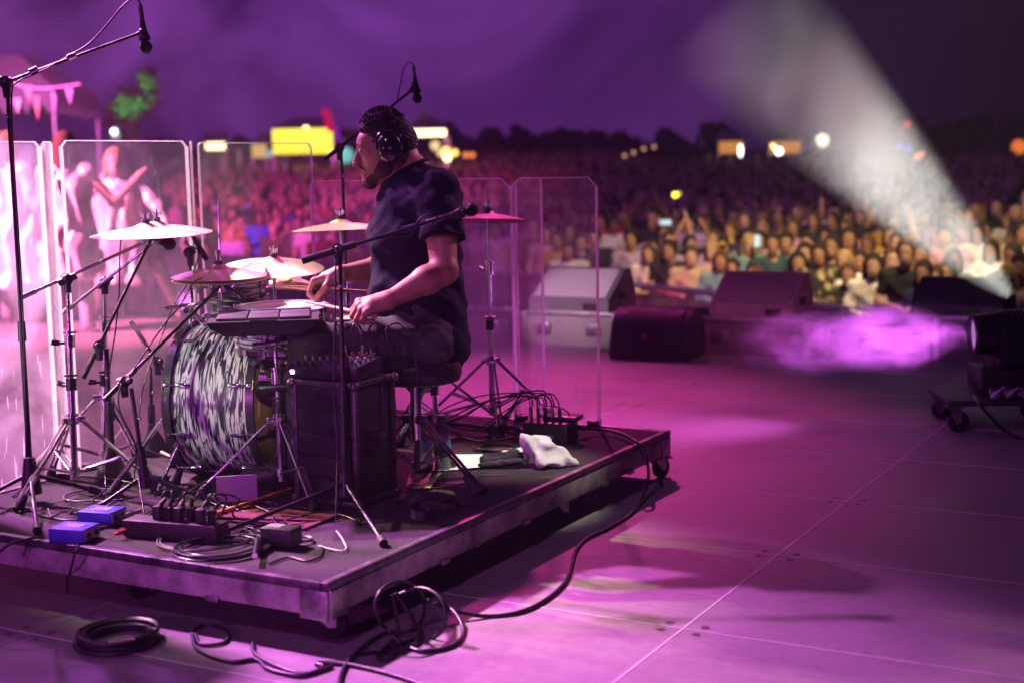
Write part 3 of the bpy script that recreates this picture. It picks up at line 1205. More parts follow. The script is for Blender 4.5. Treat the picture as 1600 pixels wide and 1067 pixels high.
def drum(name, label, c, axis, R_, L, lugs=8, batter=drumhead, front=None, hoop_m=None, catg='drum', group=None, hoop_w=0.014, tlug=False):
    """c: centre of the shell, axis towards the batter side"""
    z = Vector(axis).normalized()
    x, y = basis(z)
    rot = Matrix((x, y, z)).transposed()
    t = thing(name, label, catg, c, rot, group)
    part('shell', MB().lathe([(R_, -L / 2), (R_, -L / 4), (R_, 0), (R_, L / 4), (R_, L / 2), (R_ - 0.006, L / 2), (R_ - 0.006, -L / 2), (R_, -L / 2)], n=72), wrap, t, world=False)
    for s, hm in ((1, batter), (-1, front or batter)):
        part('drumhead', MB().lathe([(0, (L / 2 + 0.006) * s), (R_ * 0.98, (L / 2 + 0.006) * s), (R_ + 0.002, (L / 2 + 0.002) * s), (R_ + 0.002, (L / 2 - 0.006) * s)], n=64), hm, t, world=False)
        h = MB()
        zc = (L / 2 + 0.004) * s
        r0, r1 = R_ + 0.002, R_ + 0.002 + hoop_w * 0.5
        h.lathe([(r0, zc - hoop_w * 0.7), (r1, zc - hoop_w * 0.7), (r1, zc + hoop_w * 0.7), (r0, zc + hoop_w * 0.7), (r0, zc - hoop_w * 0.7)], n=64)
        part('hoop', h, hoop_m or chrome, t, world=False)
    for k in range(lugs):
        a = 2 * math.pi * (k + 0.5) / lugs
        o = Vector((math.cos(a), math.sin(a), 0))
        rz = Matrix((o, Vector((-o.y, o.x, 0)), Vector((0, 0, 1)))).transposed()
        for s in ((1, -1) if L > 0.13 else (0,)):
            lg = MB()
            zc = s * (L / 2 - 0.055 if L > 0.3 else L / 4)
            lg.box(o * (R_ + 0.009) + Vector((0, 0, zc)), (0.018, 0.016, 0.042 if L > 0.12 else 0.05), rz, 0.005)
            s2 = s or 1
            lg.cyl(o * (R_ + 0.013) + Vector((0, 0, zc)), o * (R_ + 0.013) + Vector((0, 0, s2 * (L / 2 + 0.016))), 0.003, n=8)
            if tlug:
                q = o * (R_ + 0.013) + Vector((0, 0, s2 * (L / 2 + 0.016)))
                tn = Vector((-o.y, o.x, 0))
                lg.cyl(q - tn * 0.018, q + tn * 0.018, 0.004, n=8)
                lg.box(q - Vector((0, 0, 0.012 * s2)) - o * 0.004, (0.022, 0.014, 0.018), rz, 0.003)
            if not (L > 0.13):
                lg.cyl(o * (R_ + 0.013) + Vector((0, 0, -L / 2 - 0.016)), o * (R_ + 0.013) + Vector((0, 0, 0)), 0.003, n=8)
            part('lug', lg, chrome, t, world=False)
    return t


# bass drum: shell running to the left, batter head turned towards the drummer
bd_az = R(71)
bd_axis = Vector((math.sin(bd_az), math.cos(bd_az), 0.0))
BDC = W(369, 628, 5.42)
BDC.z = D0 + 0.012 + 0.285
bd = drum('bass_drum', 'bass drum in swirled black and white pearl wrap with a tan head', BDC, bd_axis, 0.279, 0.31, lugs=10, batter=mat('aged_bass_head', (0.52, 0.38, 0.20), 0.5, 0, 0.2, 7), front=blackp, hoop_m=mat('dark_hoop', (0.03, 0.03, 0.035), 0.3), catg='bass drum', hoop_w=0.022, tlug=True)
BZ = rootm(bd).to_3x3()
for s in (-1, 1):
    sd = (Vector((0, 0, 1)).cross(bd_axis)).normalized() * s
    a = BDC - bd_axis * 0.13 + sd * 0.24 - Vector((0, 0, 0.12))
    b = Vector((a.x, a.y, D0 + 0.008)) + sd * 0.10 - bd_axis * 0.05
    part('spur', MB().cyl(a, b, 0.007, n=10).cyl(b + (a - b).normalized() * 0.03, b, 0.011, 0.008, n=10).box(a, (0.03, 0.05, 0.05), bev=0.006), chrome, bd)
# kick pedal
kp = BDC + bd_axis * 0.28
kp.z = D0
t = thing('kick_pedal', 'chrome and black bass drum pedal in front of the tan head', 'drum pedal', kp)
xv, yv = bd_axis, Vector((-bd_axis.y, bd_axis.x, 0))
pr = Matrix((xv, yv, Vector((0, 0, 1)))).transposed()
part('base_plate', MB().box(kp + xv * 0.10 + Vector((0, 0, 0.006)), (0.34, 0.09, 0.008), pr, 0.002), blackm, t)
part('footboard', MB().box(kp + xv * 0.14 + Vector((0, 0, 0.06)), (0.28, 0.08, 0.008), pr @ Matrix.Rotation(R(16), 3, 'Y'), 0.003), steel, t)
m = MB()
for s in (-1, 1):
    m.cyl(kp + yv * 0.06 * s, kp + yv * 0.055 * s + Vector((0, 0, 0.2)), 0.008, n=10)
m.cyl(kp - yv * 0.065 + Vector((0, 0, 0.2)), kp + yv * 0.065 + Vector((0, 0, 0.2)), 0.006, n=10)
part('frame', m, chrome, t)
bt = MB().cyl(kp + Vector((0, 0, 0.2)), kp + Vector((0, 0, 0.36)) - xv * 0.03, 0.0035, n=8)
part('beater_rod', bt, chrome, t)
part('beater', MB().ell(kp + Vector((0, 0, 0.37)) - xv * 0.04, (0.025, 0.02, 0.028), pr), mat('white_felt', (0.7, 0.68, 0.62), 0.9), t)
# bass drum microphone, pointing at the head
q = W(400, 608, 5.2)
t = thing('bass_drum_microphone', 'black microphone on a short arm close to the tan bass drum head', 'microphone', q)
part('body', MB().lathe([(0, -0.07), (0.017, -0.07), (0.022, -0.02), (0.027, 0.03), (0.027, 0.05), (0.018, 0.062), (0, 0.066)], W(425, 606, 5.1), (W(380, 611, 5.15) - W(425, 606, 5.1)), 20), blackm, t)
part('arm', MB().cyl(W(430, 606, 5.1), W(440, 700, 5.12), 0.006, n=8), blackm, t)

# rack tom
TC = W(374, 459, 5.55)
drum('rack_tom', 'small rack tom in swirled pearl wrap with chrome hoops', TC, Vector((0.06, -0.12, 1)), 0.105, 0.14, lugs=6, catg='drum')
# snare
SN = W(440, 486, 5.25)
SN.z -= 0.06
drum('snare_drum', 'snare drum with white coated head under the drummer\'s sticks', SN, Vector((0.02, -0.03, 1)), 0.176, 0.13, lugs=10, catg='snare drum')
sft = (SN.x + 0.02, SN.y + 0.03)
st_ = chrome_stand('low chrome snare stand under the snare drum', sft, (SN.x, SN.y, SN.z - 0.12), hub=0.14, spread=0.24, az=0.4, name='snare_stand', cat_='snare stand', group=None, joints=(0.5, 0.8))
bk = MB()
for k in range(3):
    a = 0.7 + k * 2.094
    o = Vector((math.cos(a), math.sin(a), 0))
    bk.tube([Vector((SN.x, SN.y, SN.z - 0.12)), Vector((SN.x, SN.y, SN.z - 0.10)) + o * 0.10, Vector((SN.x, SN.y, SN.z - 0.075)) + o * 0.185, Vector((SN.x, SN.y, SN.z - 0.045)) + o * 0.188], 0.005, 8)
part('basket', bk, chrome, st_)
# floor tom, behind the drummer's knee; only its shell and legs show under the sample pad
FT = W(520, 560, 5.75)
FT.z = D0 + 0.36
ft = drum('floor_tom', 'floor tom in swirled wrap half hidden behind the drummer\'s knees', FT, Vector((0, 0, 1)), 0.178, 0.36, lugs=8, catg='drum')
for k in range(3):
    a = 0.3 + k * 2.094
    o = Vector((math.cos(a), math.sin(a), 0)) * 0.20
    part('leg', MB().cyl(Vector((FT.x, FT.y, D0 + 0.004)) + o, Vector((FT.x, FT.y, D0 + 0.42)) + o, 0.005, n=8).cyl(Vector((FT.x, FT.y, D0)) + o, Vector((FT.x, FT.y, D0 + 0.03)) + o, 0.011, n=10), chrome, ft)

# --- cymbals (centre pixel, depth)


def on(px, py, d, dz=0.0):
    q = W(px, py, d)
    q.z += dz
    return q


c1 = on(228, 356, 5.30, -0.03)
c2 = on(246, 353, 5.42, -0.03)
cymbal('front one of two stacked crash cymbals at the left, in front of the tall shield', c1, 0.205, (1.5, 0), group='crash cymbals at the left')
cymbal('rear one of two stacked crash cymbals at the left, its rim reaching further right', c2, 0.205, (3, 0), group='crash cymbals at the left')
c3 = on(342, 421, 5.38, -0.028)
hh = cymbal('top hi-hat cymbal with a tall rod standing out of it', c3, 0.178, (1.5, 0.5), nut=False)
cb = on(342, 430, 5.38, -0.02)
cbm = cymbal('bottom hi-hat cymbal just under the top one', cb, 0.176, (1.5, 0.5), nut=False, bow=0.006)
c4 = on(427, 404, 5.70, -0.04)
cymbal('large ride cymbal behind the snare, tilted towards the lens', c4, 0.20, (7.5, 3))
c5 = on(532, 351, 5.95, -0.025)
cymbal('crash cymbal left of the drummer\'s chest, seen edge on', c5, 0.205, (-2.0, -1))
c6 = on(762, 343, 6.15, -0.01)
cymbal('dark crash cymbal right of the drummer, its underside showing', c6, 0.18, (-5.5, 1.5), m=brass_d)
c7 = on(455, 441, 5.9, -0.02)
cymbal('small pink-lit cymbal just above the sticks', c7, 0.125, (2, 6), nut=True)

# --- stands
# two crossing boom stands at the left (chrome)
f = ground_pt(118, 770)
dd = dep(f)
t1 = chrome_stand('tall chrome boom stand at the left whose pole carries the front crash cymbal', f, W(105, 437, dd), hub=0.27, spread=0.29, az=0.6, boom=(W(36, 464, dd - 0.03), W(226, 379, dd + 0.1)), joints=(0.52, 0.72))
part('cymbal_rod', MB().cyl(W(222, 384, dd + 0.1), c1 + Vector((0, 0, 0.05)), 0.004, n=8).ell(W(226, 379, dd + 0.1), 0.014), chrome, t1)
f = ground_pt(163, 742)
dd = dep(f)
t2 = chrome_stand('chrome boom stand behind the black round-base stand, carrying the rear crash', f, W(164, 440, dd), hub=0.30, spread=0.30, az=1.9, boom=(W(100, 488, dd), W(243, 378, dd - 0.05)), joints=(0.5, 0.78))
part('cymbal_rod', MB().cyl(W(238, 382, dd - 0.05), c2 + Vector((0, 0, 0.05)), 0.004, n=8).ell(W(243, 378, dd - 0.05), 0.014), chrome, t2)
# hi-hat stand
f = ground_pt(353, 748)
f = Vector((c3.x + 0.01, c3.y, D0))
t3 = chrome_stand('chrome hi-hat stand with its tall pull rod', f, (c3.x, c3.y, c3.z - 0.06), hub=0.32, spread=0.24, az=0.2, name='hihat_stand', cat_='hi-hat stand', joints=(0.50, 0.86))
part('pull_rod', MB().cyl((c3.x, c3.y, c3.z - 0.08), W(341, 312, 5.38), 0.0035, n=8), chrome, t3)
part('clutch', MB().cyl((c3.x, c3.y, c3.z + 0.035), (c3.x, c3.y, c3.z + 0.085), 0.009, n=12).cyl((c3.x, c3.y, c3.z + 0.085), (c3.x, c3.y, c3.z + 0.10), 0.012, n=12), chrome, t3)
part('footboard', MB().box(f + Vector((0.16, -0.02, 0.045)), (0.27, 0.075, 0.008), RZ(-0.1) @ Matrix.Rotation(R(12), 3, 'Y'), 0.002), steel, t3)
# ride stand
f = Vector((c4.x - 0.02, c4.y + 0.03, 0))
t4 = chrome_stand('chrome stand under the large ride cymbal, behind the snare', f, (c4.x, c4.y, c4.z + 0.015), hub=0.28, spread=0.28, az=0.9, joints=(0.45, 0.7))
# crash in front of chest
f = Vector((c5.x, c5.y + 0.02, 0))
t5 = chrome_stand('chrome stand under the edge-on crash left of the drummer\'s chest', f, (c5.x, c5.y, c5.z + 0.015), hub=0.28, spread=0.27, az=0.5, joints=(0.5, 0.75))
# right cymbal
f = ground_pt(770, 664)
t6 = chrome_stand('chrome tripod stand under the dark crash at the right of the drummer', f, (c6.x, c6.y, c6.z + 0.02), hub=0.30, spread=0.33, az=-0.95, joints=(0.50, 0.76))
f = ground_pt(683, 676)
t7 = chrome_stand('short chrome stand behind the throne with wide crossing legs', f, W(676, 560, dep(f)), hub=0.26, spread=0.31, az=0.55, joints=(0.6, 0.85), name='hardware_stand', cat_='stand')
# tom / clamp stand
f = ground_pt(282, 752)
dd = dep(f)
t8 = chrome_stand('chrome stand left of the bass drum with a cluster of clamps on top', f, W(300, 465, dd + 0.02), hub=0.33, spread=0.30, az=2.4, joints=(0.48, 0.70), r0=0.014)
m = MB()
rr = random.Random(3)
for (px, py) in ((300, 478), (312, 500), (288, 487), (322, 470), (330, 492), (306, 450)):
    q = W(px, py, dd + 0.02)
    a = Vector((rr.uniform(-1, 1), rr.uniform(-1, 1), rr.uniform(-0.4, 0.4))).normalized()
    m.cyl(q - a * 0.03, q + a * 0.03, 0.011, n=12)
    m.cyl(q, q + a.cross(Vector((0, 0, 1))).normalized() * 0.045, 0.006, n=8)
    m.ell(q + a * 0.034, 0.008)
m.cyl(W(258, 482, dd), W(345, 470, dd + 0.08), 0.008, n=10)
m.cyl(W(318, 470, dd + 0.03), TC + Vector((-0.09, 0, 0.0)), 0.0065, n=10)
part('clamp_cluster', m, chrome, t8)
# sample pad on its own stand
dpad = 5.02
f = ground_pt(443, 773)
t9 = chrome_stand('chrome stand in front carrying the black sample pad', f, W(430, 545, dep(f)), hub=0.27, spread=0.30, az=-0.55, joints=(0.62, 0.82), name='sample_pad_stand', cat_='stand', group=None, r0=0.014)
q = W(430, 535, dep(f))
m = MB()
for i in range(9):
    a = Vector((rr.uniform(-1, 1), rr.uniform(-1, 1), rr.uniform(-0.6, 0.6))).normalized()
    p_ = W(rr.uniform(398, 452), rr.uniform(528, 575), dep(f) + rr.uniform(-0.03, 0.05))
    m.cyl(p_ - a * 0.025, p_ + a * 0.025, 0.008, n=10)
    m.ell(p_ + a * 0.028, 0.010, nu=10, nv=6)
m.cyl(W(395, 540, dep(f)), W(452, 533, dep(f)), 0.011, n=10)
part('clamp_cluster', m, chrome, t9)

q = W(413, 503, 5.0)
prm = RZ(YAW + R(8)) @ Matrix.Rotation(R(0.5), 3, 'X')
t = thing('sample_pad', 'black electronic sample pad with flat square pads in front of the snare', 'sample pad', q, prm)
part('case', MB().prism([Vector((-0.19, -0.14, 0.018)), Vector((-0.18, -0.15, 0.0)), Vector((-0.13, -0.11, -0.035)), Vector((0.13, -0.11, -0.035)), Vector((0.18, -0.15, 0.0)), Vector((0.19, -0.14, 0.018))], (0, 0.29, 0)), blackp, t, world=False)
for i in range(3):
    for j in range(2):
        part('pad', MB().box((-0.108 + 0.108 * i, -0.055 + 0.118 * j, 0.022), (0.103, 0.112, 0.012), bev=0.003), mat('grey_pad_rubber', (0.035, 0.033, 0.04), 0.5, 0, 0.1, 20), t, world=False)
part('top_bar_pads', MB().box((0, 0.133, 0.024), (0.33, 0.022, 0.014), bev=0.004), mat('grey_pad_rubber', (0.1, 0.1, 0.1)), t, world=False)
part('display', MB().box((0.0, -0.128, 0.019), (0.09, 0.018, 0.004)), mat('dark_display', (0.02, 0.03, 0.06), 0.1), t, world=False)

# throne
TH = ground_pt(652, 752)
SEATZ = 0.64
t = thing('drum_throne', 'round black drum throne on a chrome tripod', 'stool', TH)
sc_ = W(652, 560, dep(TH) + 0.03)
sc_.z = SEATZ
part('seat', MB().lathe([(0, -0.085), (0.13, -0.085), (0.156, -0.076), (0.165, -0.055), (0.165, -0.03), (0.157, -0.008), (0.13, 0), (0, 0.002)], sc_, n=48), mat('black_vinyl', (0.02, 0.018, 0.02), 0.38, 0, 0.2, 30, 0.1), t)
part('post', MB().cyl(TH + Vector((0, 0, 0.05)), (sc_.x, sc_.y, SEATZ - 0.085), 0.0135, n=16).cyl(TH + Vector((0, 0, 0.16)), TH + Vector((0, 0, 0.28)), 0.0185, n=16), chrome, t)
part('thread', MB().lathe([(0.0155 + 0.002 * (k % 2), 0.006 * k) for k in range(14)], TH + Vector((0, 0, 0.28)), n=14), chrome, t)
part('seat_bracket', MB().cyl((sc_.x, sc_.y, SEATZ - 0.125), (sc_.x, sc_.y, SEATZ - 0.094), 0.03, 0.055, n=16), blackm, t)
for k, (px, py) in enumerate(((751, 768), (560, 745), (660, 690))):
    ft_ = P(px, py, D0 + 0.01)
    if k == 1:
        ft_ = TH + Vector((-0.22, -0.05, 0.01))
    if k == 2:
        ft_ = TH + Vector((-0.02, 0.27, 0.01))
    hb = TH + Vector((0, 0, 0.235))
    o = (ft_ - hb)
    o.z = 0
    o.normalize()
    sd = Vector((-o.y, o.x, 0))
    lg = MB()
    for s in (-1, 1):
        lg.cyl(hb + o * 0.03 + sd * 0.010 * s, ft_ + sd * 0.010 * s + Vector((0, 0, 0.01)), 0.0062, n=8)
    lg.box(hb + o * 0.025, (0.04, 0.035, 0.03), RZ(math.atan2(o.y, o.x)), 0.004)
    leg = part('leg', lg, chrome, t)
    part('rubber_foot', MB().cyl(ft_ + (hb - ft_).normalized() * 0.085, ft_ - Vector((0, 0, 0.008)), 0.0165, 0.030, n=12), rubber, leg, world=False)
    md = hb.lerp(ft_, 0.5)
    part('brace', MB().cyl(md + sd * 0.015, TH + Vector((0, 0, 0.06)) + sd * 0.015, 0.0045, n=8).cyl(md - sd * 0.015, TH + Vector((0, 0, 0.06)) - sd * 0.015, 0.0045, n=8), chrome, leg, world=False)
part('collar', MB().cyl(TH + Vector((0, 0, 0.215)), TH + Vector((0, 0, 0.255)), 0.024, n=18), chrome, t)
part('lower_collar', MB().cyl(TH + Vector((0, 0, 0.05)), TH + Vector((0, 0, 0.075)), 0.021, n=18), chrome, t)

# ------------------------------------------------------------------ black microphone stands
MICM = mat('microphone_enamel', (0.03, 0.03, 0.032), 0.3, 0.4, 0.2, 30)
GRILLE = mat('mic_grille', (0.035, 0.033, 0.035), 0.55, 0.6, 0.4, 160, 0.9)


def microphone(label, tail, head, r=0.024, kind='ball', group='stage microphones', L=None):
    tail, head = Vector(tail), Vector(head)
    ax = (head - tail).normalized()
    L = (head - tail).length
    t = thing('microphone', label, 'microphone', tail, group=group)
    if kind == 'ball':
        part('body', MB().lathe([(0, 0), (0.009, 0), (0.0105, 0.02), (0.0125, L * 0.4), (0.017, L - 0.045), (0.0205, L - 0.035), (0.0205, L - 0.025), (0, L - 0.02)], tail, ax, 20), MICM, t)
        part('grille', MB().ell(head, (r, r, r * 1.12), Matrix((*basis(ax), ax)).transposed(), 20, 12), GRILLE, t)
        part('grille_ring', MB().torus(head, ax, r * 1.0, 0.0025, 28, 6), blackm, t)
    else:
        part('body', MB().lathe([(0, 0), (0.008, 0), (0.0105, 0.012), (0.0105, L - 0.03), (0.0115, L - 0.03), (0.0115, L), (0, L)], tail, ax, 18), MICM, t)
        part('grille', MB().lathe([(0, L), (0.0102, L), (0.0102, L + 0.012), (0.006, L + 0.016), (0, L + 0.016)], tail, ax, 18), GRILLE, t)
    part('plug', MB().cyl(tail - ax * 0.055, tail, 0.0085, 0.009, n=14), steel, t)
    return t


def mic_stand(label, foot, top, boom, base='tripod', legs=(), r=0.0095, clutch=0.5, knob=1, group='black microphone boom stands', round_r=0.07):
    foot = Vector((foot[0], foot[1], D0))
    top = Vector(top)
    t = thing('microphone_stand', label, 'microphone stand', foot, group=group)
    ax = (top - foot)
    L = ax.length
    ax.normalize()
    b0 = foot + ax * (0.03 if base == 'round' else 0.09)
    part('lower_tube', MB().cyl(b0, foot + ax * L * clutch, r, n=14), blackm, t)
    part('upper_tube', MB().cyl(foot + ax * L * clutch, top, r * 0.7, n=12), blackm, t)
    c = foot + ax * L * clutch
    part('clutch', MB().cyl(c - ax * 0.05, c + ax * 0.02, r * 1.55, r * 1.35, n=14), blackp, t)
    if base == 'round':
        part('base', MB().lathe([(0, 0), (round_r, 0), (round_r, 0.012), (round_r * 0.75, 0.04), (0.022, 0.10), (0.014, 0.125), (0, 0.125)], foot, n=32), mat('cast_black', (0.022, 0.02, 0.022), 0.55, 0.2, 0.3, 30, 0.1), t)
    else:
        hb = foot + ax * 0.10
        part('hub', MB().cyl(hb - ax * 0.045, hb + ax * 0.03, 0.021, 0.017, n=16), blackp, t)
        for ft_ in legs:
            ft_ = Vector((ft_[0], ft_[1], D0 + 0.012))
            d_ = (ft_ - hb)
            lg = part('leg', MB().cyl(hb + d_.normalized() * 0.012, ft_, 0.0075, n=10), blackm, t)
            u = d_.normalized()
            part('rubber_foot', MB().cyl(ft_ - u * 0.03, ft_ + u * 0.012, 0.0125, 0.0145, n=12), rubber, lg, world=False)
    A, B = Vector(boom[0]), Vector(boom[1])
    u = (B - A).normalized()
    Lb = (B - A).length
    part('boom_arm', MB().cyl(A, B, 0.0062, n=10).cyl(A, A + u * min(0.16, Lb * 0.35), 0.0095, n=12), blackm, t)
    q = A + u * max(0, min(Lb, (top - A).dot(u)))
    sd = u.cross(ax).normalized()
    m = MB().cyl(q - sd * 0.018, q + sd * 0.018, 0.020, n=16)
    m.cyl(q - ax * 0.055, q - ax * 0.008, 0.012, 0.016, n=14)
    m.cyl(q - u * 0.022, q + u * 0.022, 0.0125, n=12)
    m.cyl(q + sd * 0.018, q + sd * 0.05, 0.006, n=8).ell(q + sd * 0.052, (0.012, 0.012, 0.012), nu=10, nv=6)
    part('boom_clamp', m, blackp, t)
    tk = MB().cyl(top - ax * 0.11, top - ax * 0.11 + sd * 0.03, 0.003, n=6).ell(top - ax * 0.11 + sd * 0.034, 0.006, nu=8, nv=6)
    part('thumb_screw', tk, chrome, t)
    return t


def clip(t, a, b):
    u = (Vector(b) - Vector(a)).normalized()
    part('microphone_clip', MB().cyl(a, b, 0.008, n=10).cyl(Vector(b) - u * 0.01, Vector(b) + u * 0.012, 0.0145, n=12), blackp, t)


def cable(label, pts, r=0.0042, m=None, group=None, name='cable', n=10, seg=7):
    return solo(name, MB().tube(cat(pts, seg), r, n), m or cablem, label, 'cable', group)


# S1 tall one at the far left edge
f = ground_pt(50, 783)
dd = dep(f)
tp = W(11, 136, dd)
lg1 = [ground_pt(-60, 800), ground_pt(58, 832), ground_pt(152, 772)]
ms = mic_stand('tall black microphone stand at the left edge with its boom raised high', f, tp, (W(-70, 158, dd), W(214, 54, dd + 0.05)), legs=lg1, clutch=0.42, r=0.010)
part('base_cover', MB().cyl(f + Vector((0, 0, 0.03)), f + Vector((0, 0, 0.16)), 0.038, 0.020, n=16), blackp, ms)
clip(ms, W(214, 54, dd + 0.05), W(224, 50, dd + 0.05))
microphone('small black microphone hanging from the highest boom at top left', W(222, 32, dd + 0.05), W(228, 74, dd + 0.05), 0.022)
cable('thin cable arching over the raised boom at top left', [W(222, 26, dd + 0.05), W(219, 6, dd + .05), W(210, -3, dd + .05), W(190, 12, dd + .05), W(165, 42, dd + .05), W(140, 68, dd + .05), W(115, 84, dd + 0.04), W(80, 104, dd + .02), W(50, 118, dd), W(28, 128, dd - .02), W(18, 150, dd - 0.02), W(22, 260, dd - 0.02), W(34, 450, dd - 0.02), W(40, 640, dd - 0.02), W(40, 780, dd - .03), P(30, 800, D0 + 0.01)], 0.0032)
wt = MB()
for (px, py) in ((112, 89), (52, 111), (30, 124)):
    wt.cyl(W(px - 6, py + 2, dd), W(px + 6, py - 3, dd + 0.01), 0.011, n=12)
part('cable_tie', wt, steel, ms)

# S4 dark stand with ball mic under the crash
f = ground_pt(176, 748)
dd = dep(f)
ms = mic_stand('black round-base stand whose steep boom holds a ball microphone under the left crashes', f, W(166, 545, dd), (W(130, 591, dd - 0.05), W(238, 370, dd + 0.0)), base='round', clutch=0.55, r=0.0135)
clip(ms, W(238, 370, dd), W(244, 372, dd))
microphone('black ball microphone pointing right just under the left crashes', W(232, 365, dd), W(264, 381, dd - 0.02), 0.024)
cable('thin cable drooping beside the steep boom at the left', [W(230, 364, dd), W(196, 366, dd), W(188, 385, dd), W(186, 460, dd), W(180, 520, dd), W(176, 545, dd), W(165, 620, dd), W(164, 700, dd), P(165, 760, D0 + 0.01)], 0.0028)

# S5 near stand, boom towards the rack tom
f = ground_pt(232, 787)
dd = dep(f)
ms = mic_stand('black stand with low boom rising from lower left to the rack tom', f, W(205, 606, dd), (W(163, 625, dd - 0.05), W(345, 447, dd + 0.30)), legs=[ground_pt(332, 786), ground_pt(150, 800), ground_pt(262, 752)], clutch=0.45, r=0.011)
microphone('slim black microphone aimed down at the rack tom', W(352, 448, dd + 0.33), W(378, 466, dd + 0.30), kind='pencil')
cable('thin cable sagging along the low boom towards the rack tom', [W(350, 446, dd + .3), W(330, 436, dd + .3), W(305, 440, dd + .2), W(280, 480, dd + .15), W(262, 500, dd + .1), W(228, 548, dd + .05), W(205, 583, dd), W(188, 605, dd - .03), W(187, 640, dd - .03), W(210, 690, dd - .03), W(214, 730, dd), P(225, 800, D0 + .01)], 0.0028)

# S6 small stand behind
f = ground_pt(239, 708)
dd = dep(f)
ms = mic_stand('small black stand with round base and downward boom at the left of the bass drum', f, W(234, 572, dd), (W(204, 502, dd - 0.05), W(264, 592, dd + 0.02)), base='round', clutch=0.5, r=0.011, round_r=0.075)
microphone('slim dark microphone close to the bass drum shell', W(262, 588, dd), W(285, 612, dd - 0.02), kind='pencil')

# S12 overhead stand behind the drummer
f = Vector((c5.x + 0.03, c5.y + 0.30, 0))
dd = 6.35
tp = W(533, 236, dd)
ms = mic_stand('tall black overhead stand whose boom passes behind the drummer\'s head', (tp.x + 0.02, tp.y, 0), tp, (W(507, 250, dd - 0.03), W(640, 144, dd + 0.05)), legs=[(tp.x + .25, tp.y + .1), (tp.x - .2, tp.y + .18), (tp.x + .02, tp.y - .26)], clutch=0.5)
microphone('small overhead microphone hanging above the drummer\'s head', W(648, 122, dd + 0.05), W(652, 154, dd + 0.05), 0.021)
clip(ms, W(640, 144, dd + 0.05), W(648, 132, dd + 0.05))
cable('thin cable arching above the overhead microphone', [W(648, 116, dd + .05), W(646, 102, dd + .05), W(638, 98, dd + .05), W(630, 110, dd + .05), W(626, 130, dd + .05), W(620, 160, dd + .05)], 0.0026)

# S13 front stand by the rack case
f = ground_pt(541, 801)
dd = dep(f)
tp = W(531, 398, dd)
ms = mic_stand('black stand in front of the drummer with a near level boom reaching right', f, tp, (W(472, 408, dd - 0.03), W(722, 331, dd + 0.02)), legs=[ground_pt(598, 852), ground_pt(345, 838), ground_pt(600, 745)], clutch=0.48, r=0.0105)
part('boom_sleeve', MB().cyl(W(472, 408, dd - 0.03), W(556, 382, dd - 0.02), 0.0125, n=14).cyl(W(628, 360, dd), W(648, 354, dd), 0.011, n=12), blackm, ms)
microphone('black ball microphone in front of the drummer\'s upper arm', W(690, 341, dd + 0.02), W(736, 328, dd + 0.02), 0.0235)
clip(ms, W(700, 339, dd + .02), W(712, 336, dd + .02))
cable('thin cable looping along the boom in front of the drummer\'s shirt', [W(690, 341, dd + .02), W(672, 337, dd), W(656, 342, dd), W(648, 356, dd), W(640, 368, dd), W(600, 372, dd - .01), W(560, 382, dd - .01), W(528, 400, dd - .03), W(524, 470, dd - .02), W(522, 600, dd - .02), W(527, 700, dd - .02), P(525, 812, D0 + .01)], 0.0030)

# hi-hat condenser on a thin stand
f = ground_pt(300, 735)
dd = 5.5
tp = W(296, 393, dd)
ms = mic_stand('thin black stand holding a grey pencil microphone above the hi-hat', (tp.x + 0.0, tp.y + 0.01, 0), tp, (W(290, 396, dd), W(303, 392, dd)), base='round', clutch=0.6, r=0.008)
microphone('grey pencil microphone aimed down at the hi-hat', W(303, 372, dd), W(320, 402, dd - 0.02), kind='pencil')
cable('short cable loop behind the grey pencil microphone', [W(301, 368, dd), W(297, 362, dd), W(291, 368, dd), W(292, 382, dd), W(310, 394, dd), W(300, 430, dd), W(270, 480, dd), W(255, 520, dd), W(225, 600, dd - .1), W(215, 680, dd - .2), P(210, 745, D0 + .01)], 0.0026)

# ------------------------------------------------------------------ things on the riser
# rack case
CX1 = -2.757
CY0 = 3.888
ca, cbk = Vector((-3.02, CY0, D0)), Vector((CX1, 4.13, D0))
ZC = D0 + 0.435
case_edge = mat('dark_case_edge', (0.13, 0.12, 0.13), 0.4, 0.8, 0.4, 26, 0.1)
t = thing('rack_case', 'tall black rack case with aluminium edges beside the drummer', 'flight case', (ca + cbk) / 2)
cw, cd_, chh = cbk.x - ca.x, cbk.y - ca.y, ZC - D0
cc = (ca + cbk) / 2 + Vector((0, 0, chh / 2))
lam = mat('black_laminate', (0.018, 0.017, 0.02), 0.42, 0, 0.3, 40, 0.15)
part('body', MB().box(cc + Vector((0, 0, 0.004)), (cw - 0.012, cd_ - 0.012, chh - 0.012), bev=0.003), lam, t)
for x in (ca.x, cbk.x):
    for y in (ca.y, cbk.y):
        part('edge_profile', MB().box((x + (0.007 if x == ca.x else -0.007), y + (0.007 if y == ca.y else -0.007), cc.z + 0.002), (0.019, 0.019, chh - 0.03), bev=0.004), case_edge, t)
for z in (D0 + 0.014, ZC - 0.009):
    for x in (ca.x, cbk.x):
        part('edge_profile', MB().box((x + (0.006 if x == ca.x else -0.006), cc.y, z), (0.018, cd_ - 0.001, 0.018), bev=0.004), case_edge, t)
    for y in (ca.y, cbk.y):
        part('edge_profile', MB().box((cc.x, y + (0.005 if y == ca.y else -0.005), z), (cw - 0.01, 0.0175, 0.0178), bev=0.004), case_edge, t)
for x in (ca.x, cbk.x):
    for y in (ca.y, cbk.y):
        for z in (D0 + 0.016, ZC - 0.012):
            part('corner_ball', MB().ell((x, y, z), (0.0165, 0.0165, 0.0165)), case_edge, t)
fm = MB()
